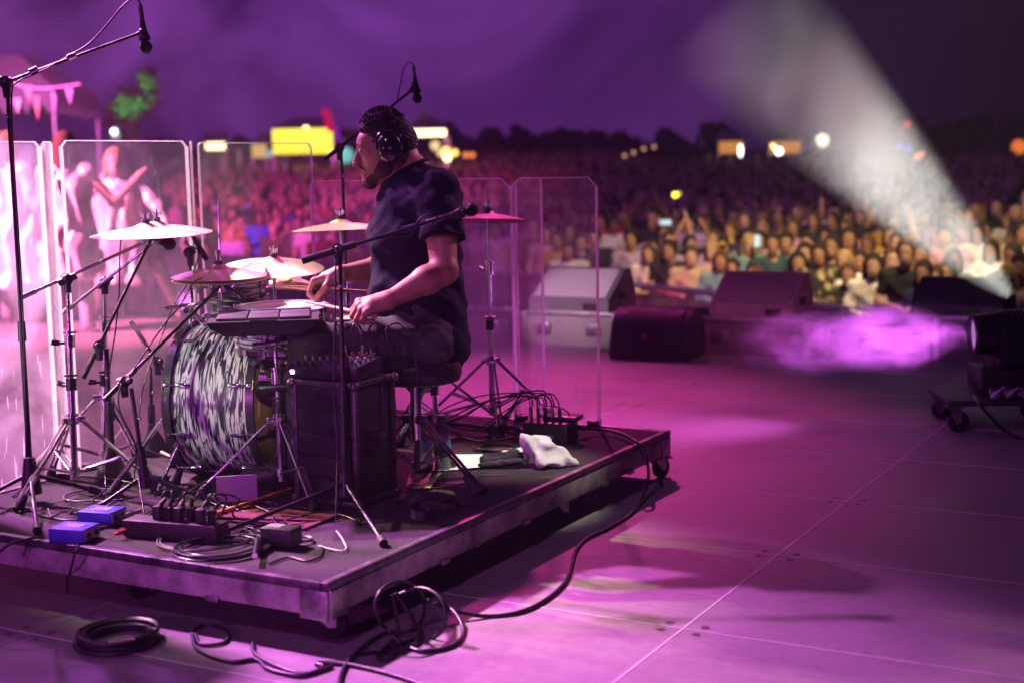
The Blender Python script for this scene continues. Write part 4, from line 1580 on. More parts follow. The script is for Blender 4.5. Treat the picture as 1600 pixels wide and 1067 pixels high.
for k in range(5):
    fm.box((cc.x, ca.y - 0.001, D0 + 0.06 + 0.078 * k), (cw - 0.045, 0.01, 0.070), bev=0.003)
part('rack_panel', fm, blackm, t)
fm = MB().box((cbk.x + 0.003, cc.y, cc.z), (0.008, 0.10, 0.09), bev=0.003)
fm.tube(cat([Vector((cbk.x + 0.004, cc.y - 0.04, cc.z + 0.02)), Vector((cbk.x + 0.02, cc.y, cc.z + 0.022)), Vector((cbk.x + 0.004, cc.y + 0.04, cc.z + 0.02))], 5), 0.006)
part('side_handle', fm, blackm, t)

# mixer on the case
mz = ZC + 0.006
mc = Vector((cc.x - 0.02, cc.y - 0.01, mz + 0.028))
rt = RZ(R(6)) @ Matrix.Rotation(R(5), 3, 'X')
t = thing('audio_mixer', 'small black mixer crowded with knobs on top of the rack case', 'mixer', mc, rt)
part('chassis', MB().box((0, 0, 0), (0.27, 0.19, 0.045), bev=0.004), blackm, t, world=False)
kn = [mat('dark_knob', (0.05, 0.05, 0.055), 0.35, 0, 0.1, 20), mat('grey_knob', (0.26, 0.25, 0.27), 0.4, 0, 0.1, 20), mat('red_knob', (0.22, 0.03, 0.03), 0.4, 0, 0.1, 20), mat('blue_knob', (0.04, 0.06, 0.3), 0.4, 0, 0.1, 20)]
for i in range(9):
    for j in range(5):
        p = (-0.118 + 0.0295 * i, -0.074 + 0.035 * j, 0.0225)
        part('knob', MB().cyl(p, (p[0], p[1], 0.038), 0.0050, 0.0042, n=10), kn[(0, 0, 1, 0, 2)[j] if i % 4 else (3, 0, 1, 0, 0)[j]], t, world=False)
for i in range(7):
    part('jack_plug', MB().cyl((-0.11 + 0.034 * i, 0.086, 0.02), (-0.11 + 0.034 * i, 0.088, 0.058), 0.006, 0.0055, n=10), (chrome, blackm, steel)[i % 3], t, world=False)
part('red_lamp', MB().box((-0.12, -0.097, 0.0), (0.012, 0.004, 0.012)), mat('lit_violet_lamp', (0.5, 0.3, 0.8), 0.3, emit=(0.75, 0.3, 1.0), es=25), t, world=False)
for i in range(5):
    a = rt @ Vector((-0.11 + 0.068 * i, 0.09, 0.07)) + mc
    cable('patch cable number of the mixer'.replace(' number', '') + (' looping to its left end', ' second from its left', ' in its middle', ' second from its right', ' at its right end')[i],
          [a, a + Vector((-0.01, 0.01, 0.05)), a + Vector((-0.05 + 0.02 * i, 0.04, 0.06)), a + Vector((-0.07 + .03 * i, 0.09, -0.03)), a + Vector((-0.06 + .03 * i, 0.10, -0.30))], 0.0032, group=None)

# gaffer straps next to the case
STR = mat('webbing', (0.03, 0.028, 0.03), 0.7, 0, 0.2, 60, 0.3)
z = D0
pts = [P(600, 792, z + .02), P(640, 785, z + .02), P(665, 795, z + .02), P(672, 803, z + .02), P(655, 806, z + 0.02), P(640, 798, z + 0.02), P(655, 789, z + 0.02), P(690, 790, z + .02), P(712, 783, z + .02), P(716, 789, z + .02), P(695, 793, z + .02), P(678, 790, z + .02)]
solo('webbing_strap', MB().strap(cat(pts, 6), 0.030, 0.0022, (0, 0, 1)), STR, 'looped black webbing strap lying right of the rack case', 'strap')

# bottles


def bottle(px, py, label, cap_m, full):
    b = P(px, py, D0)
    t = thing('water_bottle', label, 'bottle', b, group='plastic water bottles')
    g = bpy.data.materials.get('clear_pet')
    if g is None:
        g = bpy.data.materials.new('clear_pet')
        g.use_nodes = True
        tt = g.node_tree
        tt.nodes.clear()
        o = tt.nodes.new('ShaderNodeOutputMaterial')
        tr = tt.nodes.new('ShaderNodeBsdfTransparent')
        tr.inputs[0].default_value = (0.86, 0.9, 0.95, 1)
        gl = tt.nodes.new('ShaderNodeBsdfGlossy')
        gl.inputs['Roughness'].default_value = 0.08
        df = tt.nodes.new('ShaderNodeBsdfDiffuse')
        df.inputs[0].default_value = (0.65, 0.7, 0.8, 1)
        fz = tt.nodes.new('ShaderNodeFresnel')
        nz = tt.nodes.new('ShaderNodeTexNoise')
        nz.inputs['Scale'].default_value = 30
        m0 = tt.nodes.new('ShaderNodeMixShader')
        m0.inputs[0].default_value = 0.5
        m1 = tt.nodes.new('ShaderNodeMixShader')
        bp = tt.nodes.new('ShaderNodeBump')
        bp.inputs['Strength'].default_value = 0.4
        tt.links.new(nz.outputs[0], bp.inputs['Height'])
        tt.links.new(bp.outputs[0], gl.inputs['Normal'])
        fz.inputs[0].default_value = 1.5
        tt.links.new(tr.outputs[0], m0.inputs[1])
        tt.links.new(df.outputs[0], m0.inputs[2])
        tt.links.new(fz.outputs[0], m1.inputs[0])
        tt.links.new(m0.outputs[0], m1.inputs[1])
        tt.links.new(gl.outputs[0], m1.inputs[2])
        tt.links.new(m1.outputs[0], o.inputs[0])
    pr = [(0, 0.004), (0.022, 0), (0.031, 0.006)]
    for k in range(9):
        pr.append((0.032 - (0.0025 if k % 2 else 0), 0.015 + 0.013 * k))
    pr += [(0.032, 0.14), (0.030, 0.155), (0.020, 0.178), (0.013, 0.190), (0.013, 0.202), (0, 0.202)]
    part('body', MB().lathe(pr, b, n=32), g, t)
    part('cap', MB().cyl(b + Vector((0, 0, 0.196)), b + Vector((0, 0, 0.212)), 0.0155, 0.015, n=20), cap_m, t)
    part('label', MB().lathe([(0.0332, 0.075), (0.0332, 0.115)], b, n=32), mat('blue_label', (0.25, 0.4, 0.75), 0.4, 0, 0.35, 30), t)
    return t


bottle(692, 733, 'clear water bottle with a turquoise cap on the white paper', mat('turquoise_cap', (0.02, 0.38, 0.48), 0.4, 0, 0.08, 20), True)
bottle(664, 728, 'clear water bottle directly behind the throne pole, its cap hidden', whitep, False)

# papers, towels


def sheet(px4, label, dz=0.003, m=None, wav=0.002):
    pts = [P(x, y, D0 + dz) for x, y in px4]
    bm = MB()
    n = 8
    vs, fs = [], []
    for layer in (0, 1):
        for j in range(n + 1):
            for i in range(n + 1):
                u, v = i / n, j / n
                p = (pts[0] * (1 - u) + pts[1] * u) * (1 - v) + (pts[3] * (1 - u) + pts[2] * u) * v
                p.z += wav * (1 + math.sin(5 * u + 3 * v)) + (0.0006 if layer else 0)
                vs.append(p)
    k = (n + 1) ** 2
    for j in range(n):
        for i in range(n):
            a = j * (n + 1) + i
            fs.append((a, a + n + 1, a + n + 2, a + 1))
            fs.append((k + a, k + a + 1, k + a + n + 2, k + a + n + 1))
    bm._add(vs, fs)
    return solo('paper_sheet', bm, m or paper, label, 'paper', 'loose papers on the riser')


sheet([(680, 712), (754, 709), (752, 731), (676, 736)], 'white set list sheet lying under the turquoise-capped bottle')
sheet([(783, 704), (815, 698), (818, 706), (790, 712)], 'small white sheet tucked behind the towels', 0.006)
sheet([(640, 742), (690, 738), (672, 764), (634, 762)], 'yellowish paper scrap under the throne', 0.002, mat('yellow_paper', (0.45, 0.45, 0.14), 0.7, 0, 0.1, 8))


def cloth_lump(name, label, catg, prims, m, h, wr, amp, clipz=None):
    s = SDF(prims, h)
    s.wrinkle(amp, wr)
    s.clip((0, 0, D0 + 0.002), (0, 0, -1))
    me = s.mesh(name)
    return solo(name, me, m, label, catg)


WR = [(34, 21, 52, 0.3, 1.0), (-62, 35, 28, 1.3, 0.6), (25, -70, 61, 2.2, 0.4)]
towel_w = mat('white_terry', (0.80, 0.78, 0.74), 0.95, 0, 0.06, 60, 0.9, sheen=0.3)
TD = dep(P(850, 728, D0))
a, b, c, d = W(826, 692, TD), W(846, 700, TD), W(872, 718, TD), W(900, 720, TD)
prs = [('c', W(822, 712, TD + .02), W(826, 691, TD), 0.022, 0.028, 0.02), ('c', W(826, 691, TD), W(846, 702, TD), 0.030, 0.034, 0.03),
       ('c', W(846, 702, TD), W(876, 718, TD), 0.036, 0.030, 0.03), ('c', W(876, 718, TD), W(898, 719, TD + 0.02), 0.030, 0.018, 0.03),
       ('c', W(846, 702, TD), W(845, 726, TD - 0.06), 0.032, 0.012, 0.03), ('c', W(865, 722, TD - 0.03), W(845, 727, TD - 0.05), 0.02, 0.012, 0.03),
       ('c', W(872, 712, TD + 0.08), W(850, 706, TD + 0.08), 0.02, 0.02, 0.03)]
prs = [(p[0], tuple(p[1]), tuple(p[2]), p[3], p[4], p[5]) for p in prs]
towel = cloth_lump('towel', 'crumpled white towel standing in folds near the right edge of the riser', 'towel', prs, towel_w, 0.004, [(60, 35, 80, 0.3, 1.0), (-90, 55, 38, 1.3, 0.6), (25, -70, 21, 2.2, 0.8)], 0.0055)
TD = dep(P(780, 728, D0))
prs = [('c', tuple(W(758, 722, TD)), tuple(W(812, 713, TD)), 0.018, 0.017, 0.01), ('c', tuple(W(752, 727, TD - .03)), tuple(W(812, 720, TD - .04)), 0.013, 0.014, 0.006), ('c', tuple(W(755, 718, TD + .05)), tuple(W(806, 708, TD + .05)), 0.016, 0.016, 0.01)]
cloth_lump('towel', 'folded black towel left of the white towel', 'towel', prs, mat('black_terry', (0.03, 0.028, 0.034), 0.95, 0, 0.2, 60, 0.6), 0.004, [(12, 90, 160, 0, 1), (60, -30, 100, 1, .4)], 0.0018)

# stage box with its tangle of plugs at the far right of the riser
q0 = P(852, 692, D0)
t = thing('stage_box', 'black stage box bristling with plugged cables behind the white towel', 'stage box', q0)
part('case', MB().box(q0 + Vector((0, 0.05, 0.045)), (0.20, 0.13, 0.085), RZ(0.1), 0.006), blackp, t)
part('lid', MB().box(q0 + Vector((0.04, 0.09, 0.098)), (0.15, 0.09, 0.020), RZ(0.1), 0.004), blackm, t)
part('side_plate', MB().box(q0 + Vector((0.02, -0.018, 0.03)), (0.05, 0.004, 0.016), RZ(0.1)), mat('grey_label', (0.25, 0.22, 0.3), 0.6), t)
for i in range(5):
    part('plug', MB().cyl(q0 + Vector((-0.085 + 0.034 * i, 0.04, 0.085)), q0 + Vector((-0.085 + 0.034 * i, 0.035, 0.145)), 0.008, n=10), (steel, redp, blackm, steel, blackm)[i], t)
rr = random.Random(5)
for i in range(9):
    a = q0 + Vector((-0.085 + 0.034 * (i % 5), 0.035 + 0.02 * (i > 4), 0.145))
    e1 = Vector((-0.12 - 0.05 * i, rr.uniform(-0.05, 0.10), rr.uniform(0.0, 0.06)))
    pts = [a, a + Vector((-0.01, 0, 0.035)), a + Vector((-0.05, rr.uniform(-0.03, .03), 0.045 + rr.uniform(-.015, .02))), a + e1 * 0.6, a + e1 + Vector((0, 0, -0.09)), Vector((a.x + e1.x - 0.08, a.y + e1.y, D0 + 0.012 + 0.004 * i))]
    w = ('leftmost', 'second', 'third', 'fourth', 'rightmost', 'thin low', 'sagging', 'looping', 'stray')[i]
    cable(w + ' cable plugged into the stage box behind the white towel', pts, 0.0036 if i % 2 else 0.0028)
dloop = dep(q0)
cable('cable arching right over the stage box', [W(858, 634, dloop), W(876, 637, dloop), W(888, 645, dloop), W(892, 660, dloop), W(892, 672, dloop)], 0.003)
cable('cable bundle lying along the far edge of the riser', [P(700, 660, D0 + .01), P(730, 664, D0 + .014), P(760, 668, D0 + .012), P(790, 666, D0 + .02), P(815, 672, D0 + .02), P(835, 688, D0 + .01)], 0.011)
cable('black cable on the riser passing behind the bottles', [P(688, 690, D0 + .008), P(720, 684, D0 + .008), P(760, 690, D0 + .008), P(800, 684, D0 + .008), P(830, 690, D0 + .008)], 0.006)


def coil(label, px, py, z, Rr, n=5, r=0.004, m=None, sx=1.0, seed=0, tilt=0.0, name='cable_coil', stack=1.4):
    c = P(px, py, z)
    rg = random.Random(seed)
    pts = []
    N_ = 26
    tot = n * N_
    ph = [rg.uniform(0, 6.28) for _ in range(6)]
    for i in range(tot):
        a = 2 * math.pi * i / N_
        k = i / N_
        q = Rr * (0.88 + 0.10 * math.sin(1.9 * k + ph[0]) + 0.03 * math.sin(5.3 * k + ph[1]))
        cx = 0.055 * Rr * math.sin(2.3 * k + ph[2])
        cy = 0.055 * Rr * math.cos(1.7 * k + ph[3])
        pts.append(c + Vector((math.cos(a) * q * sx + cx, math.sin(a) * q + cy, r + stack * r * (0.5 + 0.5 * math.sin(0.9 * k + ph[4])) * min(n, 6) * 0.5 + tilt * math.sin(a))))
    return solo(name, MB().tube(cat(pts, 2), r, 8), m or cablem, label, 'cable')


coil('flat cable coil on the riser between the bottles and the black towel', 775, 701, D0, 0.09, 4, 0.0035, seed=3)
coil('big shiny coil of black cable near the front edge of the riser', 345, 860, D0, 0.145, 8, 0.0034, m=mat('glossy_cable', (0.03, 0.03, 0.035), 0.22, 0, 0.2, 12), seed=4)
coil('single wide cable loop above the big coil on the riser', 322, 845, D0, 0.17, 2, 0.0034, seed=8)
coil('small thin cable loop beside the chrome tripod at the left', 138, 776, D0, 0.12, 1, 0.0035, m=mat('grey_cable', (0.12, 0.11, 0.12), 0.4, 0, 0.1, 12), seed=9)

# connector / strain relief on big coil
solo('cable_connector', MB().cyl(P(402, 846, D0 + 0.03), P(398, 868, D0 + 0.03), 0.009, n=14).cyl(P(403, 840, D0 + .03), P(402, 846, D0 + .03), 0.006, n=10), chrome, 'silver cable connector on the right side of the big coil', 'connector')

# blue DI boxes


def di_box(c, w, d_, h_, a, label, bright):
    t = thing('di_box', label, 'DI box', c, RZ(a), 'blue DI boxes on the riser')
    part('body', MB().box((0, 0, h_ / 2), (w, d_, h_), bev=0.004), bluep, t, world=False)
    part('end_plate', MB().box((w / 2 + 0.0008, 0, h_ / 2), (0.003, d_ - 0.012, h_ - 0.010), bev=0.001), mat('silver_face', (0.5, 0.48, 0.6), 0.4, 0.6, 0.3, 60), t, world=False)
    for k in (-1, 1):
        part('socket', MB().cyl((w / 2, k * d_ * 0.22, h_ / 2), (w / 2 + 0.008, k * d_ * 0.22, h_ / 2), 0.009, n=14), blackm, t, world=False)
    mk = MB()
    for k in range(4):
        mk.box((-w * 0.2 + k * 0.016, 0.0, h_ + 0.0006), (0.008, d_ * 0.4, 0.0012))
    part('printed_marks', mk, mat('pale_print', (0.45, 0.45, 0.75), 0.5), t, world=False)


di_box(P(160, 815, D0), 0.125, 0.10, 0.045, R(12), 'brightly lit blue DI box with sockets towards the right', 1)
di_box(P(117, 842, D0), 0.125, 0.10, 0.045, R(14), 'darker blue DI box nearer the edge, partly in shadow', 0)
for i, (x, y) in enumerate(((205, 800), (214, 812), (198, 826))):
    solo('cable_plug', MB().cyl(P(x - 12, y + 6, D0 + 0.02), P(x + 14, y - 2, D0 + 0.02), 0.0085, n=12).cyl(P(x - 20, y + 8, D0 + 0.018), P(x - 12, y + 6, D0 + 0.02), 0.005, n=8), (steel, chrome, redp)[i], ('silver plug nearest the lit blue box', 'bright silver plug right of the lit blue box', 'red-ringed plug in front of the lit blue box')[i], 'plug')

# power strip with adapters
q0 = P(275, 838, D0)
rt = RZ(R(10))
t = thing('power_strip', 'long black power strip loaded with plugs behind the big coil', 'power strip', q0, rt)
part('body', MB().box((0, 0, 0.028), (0.34, 0.085, 0.054), bev=0.006), blackp, t, world=False)
rr = random.Random(11)
for i in range(6):
    x = -0.06 + 0.040 * i
    part('plug', MB().box((x, rr.uniform(-0.01, 0.01), 0.078), (0.027, 0.035, 0.045), RZ(rr.uniform(-0.4, 0.4)), 0.006).cyl((x, 0, 0.095), (x + rr.uniform(-.02, .02), 0.02, 0.118), 0.007, n=8), (blackp, mat('glossy_black', (0.02, 0.02, 0.02), 0.12))[i % 2], t, world=False)
rw = ('leftmost', 'second', 'third', 'fourth', 'fifth', 'last')
for i in range(6):
    x = -0.06 + 0.040 * i
    a = q0 + rt @ Vector((x, 0.02, 0.115))
    cable(rw[i] + ' mains lead curling out of the power strip', [a, a + Vector((rr.uniform(-.02, .02), 0.02, 0.022)), a + Vector((rr.uniform(-.05, .06), 0.07, 0.0)), a + Vector((rr.uniform(-.12, .12), 0.12, -0.08)), Vector((a.x + rr.uniform(-.25, .25), a.y + rr.uniform(.16, .3), D0 + 0.006))], 0.0034, m=MATS['glossy_cable'])
q0 = P(440, 852, D0)
t = thing('power_adapter', 'black power adapter brick left of the white wire', 'adapter', q0, RZ(0.15))
part('body', MB().box((0, 0, 0.032), (0.11, 0.07, 0.06), bev=0.006), blackp, t, world=False)
part('label', MB().box((-0.02, 0, 0.0625), (0.05, 0.04, 0.001)), mat('grey_label', (0.25, 0.22, 0.3)), t, world=False)
coil('small dark cable loop right of the adapter', 472, 846, D0, 0.035, 3, 0.003, seed=12)
cable('thin white wire bent on the carpet near the front stand foot', [P(498, 852, D0 + .004), P(520, 858, D0 + .004), P(536, 860, D0 + .004), P(541, 855, D0 + .006), P(534, 840, D0 + .012), P(526, 829, D0 + .02)], 0.0026, m=whitep, name='white_wire')

# dark red mat under the pedals and a drumstick on it
solo('floor_mat', MB().box(P(420, 806, D0 + 0.004), (0.42, 0.20, 0.005), RZ(0.05), 0.002), mat('dark_red_rubber', (0.16, 0.03, 0.04), 0.8, 0, 0.2, 10, 0.2), 'dark red rubber mat under the sample pad stand', 'mat')
solo('drumstick', MB().lathe([(0, 0), (0.007, 0.002), (0.0072, 0.30), (0.004, 0.38), (0.0055, 0.39), (0.0045, 0.402), (0, 0.405)], P(330, 805, D0 + 0.012), (P(418, 775, D0 + 0.02) - P(330, 805, D0 + 0.012)), 12), mat('orange_stick', (0.75, 0.25, 0.05), 0.45, 0, 0.1, 30), 'orange drumstick lying across the riser left of the red mat', 'drumstick')
solo('drumstick', MB().lathe([(0, 0), (0.007, 0.002), (0.0072, 0.24), (0.004, 0.32), (0.0055, 0.33), (0.0045, 0.342), (0, 0.345)], P(252, 706, D0 + 0.03), (P(315, 737, D0 + 0.012) - P(252, 706, D0 + 0.03)), 12), stickm, 'pale drumstick lying at the foot of the bass drum', 'drumstick')
solo('paper_card', MB().box(P(370, 762, D0 + 0.05), (0.14, 0.004, 0.10), RZ(0.7) @ Matrix.Rotation(0.3, 3, 'X')), mat('violet_card', (0.5, 0.4, 0.62), 0.6, 0, 0.05, 8), 'pale card leaning by the bass drum foot', 'card')

# loose cables over the riser
LC = [
    ('cable crossing from the power strip up to the bass drum', [(200, 818), (260, 790), (320, 752), (370, 720), (400, 700)], 0.004, 0.05),
    ('cable from the blue boxes running right across the carpet', [(150, 826), (210, 812), (280, 800), (345, 782), (400, 768), (470, 772)], 0.004, 0.0),
    ('cable hanging from the left edge of the riser beside the blue box', [(250, 792), (205, 812), (160, 822), (130, 840), (117, 862)], 0.0038, 0.0),
    ('thin cable arcing over the carpet at far left', [(0, 802), (30, 790), (70, 806), (110, 812), (150, 806), (185, 800)], 0.0034, 0.0),
    ('cable crossing behind the left tripod', [(20, 775), (60, 742), (100, 740), (140, 745), (185, 750), (230, 760)], 0.0036, 0.02),
    ('cable trailing past the tripod feet in the middle', [(240, 772), (300, 768), (350, 790), (400, 800), (450, 790), (500, 800)], 0.004, 0.0),
    ('cable under the throne', [(560, 812), (600, 775), (640, 765), (700, 760), (735, 752)], 0.003, 0.0),
    ('thin cable beneath the hi-hat stand', [(262, 745), (300, 728), (340, 735), (380, 742), (430, 738)], 0.0034, 0.0),
    ('long cable in front of the rack case', [(345, 842), (400, 822), (450, 812), (500, 800), (540, 806), (560, 815)], 0.0046, 0.0),
    ('cable curled at the foot of the front stand', [(420, 880), (450, 870), (480, 876), (500, 868), (505, 850)], 0.0034, 0.0),
    ('thin cable looped by the throne foot', [(655, 745), (690, 748), (740, 744), (790, 742)], 0.002, 0.0),
]
for lb, pp, r, lift in LC:
    k = len(pp)
    cable(lb, [P(x, y, D0 + r + lift * math.sin(math.pi * i / (k - 1))) for i, (x, y) in enumerate(pp)], r)
rr = random.Random(21)
spots_ = [('left tripod', 90, 790), ('round-base stand', 190, 765), ('bass drum spur', 262, 762), ('hi-hat tripod', 330, 770), ('sample pad stand', 400, 790), ('snare stand', 380, 745)]
for i, (w, x, y) in enumerate(spots_):
    pts = []
    px_, py_ = x, y
    for k in range(7):
        pts.append(P(px_, py_, D0 + 0.004 + rr.uniform(0, 0.02)))
        px_ += rr.uniform(-22, 46)
        py_ += rr.uniform(-14, 14)
    cable('thin black cable snaking on the carpet around the ' + w, pts, 0.0032)

# ------------------------------------------------------------------ cables on the stage floor
fat = 0.0065
pts = [P(893, 667, D0 + 0.05), P(920, 669, D0 + .03), P(950, 672, D0 + 0.02), P(975, 679, D0 + .02), P(994, 690, D0 + 0.02), P(1004, 702, 0.19), P(1011, 722, 0.14), P(1013, 745, 0.07), P(1005, 775, 0.02), P(985, 803, fat), P(950, 825, fat), P(915, 842, fat), P(899, 862, fat), P(893, 885, fat), P(880, 912, fat), P(850, 938, fat), P(810, 956, fat), P(760, 962, fat), P(715, 955, fat + .02), P(690, 945, 0.05), P(668, 937, 0.08)]
cable('thick black cable leaving the riser and snaking over the floor to the tangle', pts, fat, seg=9)
solo('cable_sleeve', MB().cyl(P(1002, 697, 0.19), P(1010, 716, 0.15), 0.011, n=14), blackp, 'black strain relief sleeve on the thick cable at the riser edge', 'sleeve')
solo('cable_plug', MB().cyl(P(878, 664, D0 + .05), P(915, 668, D0 + .04), 0.014, 0.011, n=14), blackp, 'large black plug lying at the far end of the thick cable', 'plug')
dk = dep(P(640, 1000, 0))


def wl(seq, d0=None):
    return [W(x, y, (d0 or dk) + (e if len(t_) else 0)) for (x, y, *t_) in seq for e in (t_ or [0])]


def loop_pts(cx, cy, rx, ry, a0, a1, n, d_, dd_=0.0, z=None):
    out = []
    for i in range(n + 1):
        a = R(a0 + (a1 - a0) * i / n)
        x, y = cx + rx * math.cos(a), cy - ry * math.sin(a)
        out.append(W(x, y, d_ + dd_ * math.cos(a)))
    return out


# standing loops of the tangle
dl = dep(P(640, 995, 0))
cable('upright cable loop on the left of the tangle beside the riser corner', loop_pts(625, 948, 39, 40, 235, -60, 14, dl, 0.10) + [P(605, 988, fat)], fat * 0.9)
cable('upright cable loop on the right of the tangle', [W(624, 928, dl), W(640, 922, dl)] + loop_pts(655, 960, 42, 42, 100, -85, 12, dl + 0.02, -0.08) + [P(640, 1012, fat)], fat * 0.9)
cable('cable bight reaching right from the tangle towards us', [P(672, 946, .09), P(690, 942, .05), P(712, 958, .03), P(724, 984, fat), P(715, 1003, fat), P(688, 1014, fat), P(655, 1016, fat), P(630, 1005, fat), P(616, 995, .02)], fat)
cable('cable leaving the tangle to the bottom of the photo', [P(650, 976, .04), P(630, 986, .02), P(605, 988, fat), P(580, 1000, fat), P(555, 1022, fat), P(538, 1042, fat), P(530, 1068, fat), P(533, 1100, fat)], fat)
cable('tight inner cable loop in the tangle', [W(613, 928, dl), W(618, 955, dl), W(622, 985, dl), P(612, 1002, fat), P(600, 1012, fat), P(590, 1025, fat), P(605, 1030, fat), P(618, 1018, fat), P(610, 1004, .02)], fat * 0.8)
cable('stiff cable end standing in the tangle', [W(618, 926, dl - .02), W(628, 940, dl - .02), W(645, 968, dl - .03), W(656, 990, dl - .03), P(648, 1006, fat)], fat)
cable('small cable loops lying under the tangle', [P(560, 1021, fat), P(600, 1016, fat), P(640, 1000, fat * 2), P(655, 1000, fat), P(645, 1010, fat), P(610, 1019, fat * 2), P(590, 1028, fat), P(600, 1031, fat)], fat * 0.7)
cable('cable running from the riser shadow past the tangle to lower right', [P(300, 990, fat), P(310, 1015, fat), P(360, 1033, fat), P(400, 1030, fat), P(420, 1045, fat), P(470, 1055, fat), P(505, 1042, fat), P(495, 1036, fat), P(530, 1036, fat), P(580, 1045, fat), P(640, 1062, fat), P(700, 1085, fat)], fat)
cable('second cable bend in the shadow under the riser front', [P(395, 1005, fat), P(400, 1022, fat), P(440, 1043, fat), P(480, 1052, fat), P(520, 1040, fat)], fat)
cable('cable coil edge under the riser front', [P(300, 985, fat), P(320, 975, fat), P(355, 985, fat), P(350, 1003, fat), P(315, 1006, fat), P(305, 990, fat)], fat * 0.8)
t = coil('round bundle of black cable on the floor in front of the riser', 185, 1003, 0.0, 0.118, 12, 0.0060, seed=31, stack=1.5)
solo('tape_tab', MB().box(P(192, 990, 0.145 * 0 + 0.10), (0.004, 0.004, 0.004)), alu) if False else None
solo('cable_tie', MB().box(P(190, 1000, 0.062), (0.07, 0.012, 0.004), RZ(0.9)), mat('silver_tape', (0.6, 0.58, 0.5), 0.3, 0.5, 0.1, 20), 'bright tape tab on the round cable bundle', 'tape')
cable('pair of dark cables hanging from the front left of the riser', [P(-10, 870, DECK - .03), P(12, 852, DECK), P(40, 842, DECK + .012), P(70, 838, DECK + 0.01)], 0.004)
cable('cable draped over the riser front near the left', [P(118, 860, D0 + .006), P(112, 884, DECK - 0.05), P(106, 905, 0.08), P(105, 925, 0.05)], 0.0036)

# ------------------------------------------------------------------ the drummer
skin = mat('skin', (0.40, 0.215, 0.135), 0.48, 0, 0.10, 30, 0.12, sss=0.06)
shirtm = mat('navy_cotton', (0.008, 0.008, 0.024), 0.9, 0, 0.15, 60, 0.25, spec=0.2)
jeansm = mat('washed_grey_denim', (0.050, 0.058, 0.052), 0.9, 0, 0.3, 40, 0.35)
hairm = mat('black_hair', (0.010, 0.007, 0.006), 0.68, 0, 0.3, 60, 0.2)
beardm = mat('short_beard', (0.115, 0.058, 0.040), 0.85, 0, 0.35, 220, 0.8)


def T(v):
    return (float(v[0]), float(v[1]), float(v[2]))


# joints (photo pixel, distance)
J = dict(
    pel=W(664, 522, 5.34), wst=W(655, 455, 5.34), che=W(645, 370, 5.32), upc=W(648, 310, 5.31), neck=W(634, 274, 5.30),
    shL=W(684, 303, 5.14), elL=W(694, 424, 5.06), wrL=W(606, 470, 4.98), haL=W(578, 472, 4.96),
    shR=W(632, 304, 5.50), elR=W(618, 418, 5.52), wrR=W(532, 428, 5.34), haR=W(508, 436, 5.30),
    hipL=W(668, 538, 5.24), knL=W(484, 540, 5.08), anL=W(468, 708, 5.14),
    hipR=W(658, 532, 5.45), knR=W(505, 535, 5.62), anR=W(478, 690, 5.66))

# head frame: f forward (to photo left, a little down and towards us), l the drummer's left (towards us), u up
fw = CV(-1, -0.10, -0.17).normalized()
lf = CV(0.10, -1, 0.02)
lf = (lf - fw * lf.dot(fw)).normalized()
upv = lf.cross(fw) * -1
if upv.z < 0:
    upv = -upv
HC = W(603, 233, 5.29)
HS = 1.03
HM = Matrix((fw, lf, upv)).transposed()


def h3(f, l, u):
    return HC + (fw * f + lf * l + upv * u) * HS


def hc(a, b, r1, r2, k, *op):
    return ('c', T(h3(*a)), T(h3(*b)), r1 * HS, r2 * HS, k, *op)


def he(c, r, k, *op, rot=None):
    m = HM if rot is None else HM @ rot
    return ('e', T(h3(*c)), tuple(x * HS for x in r), m, k, *op)


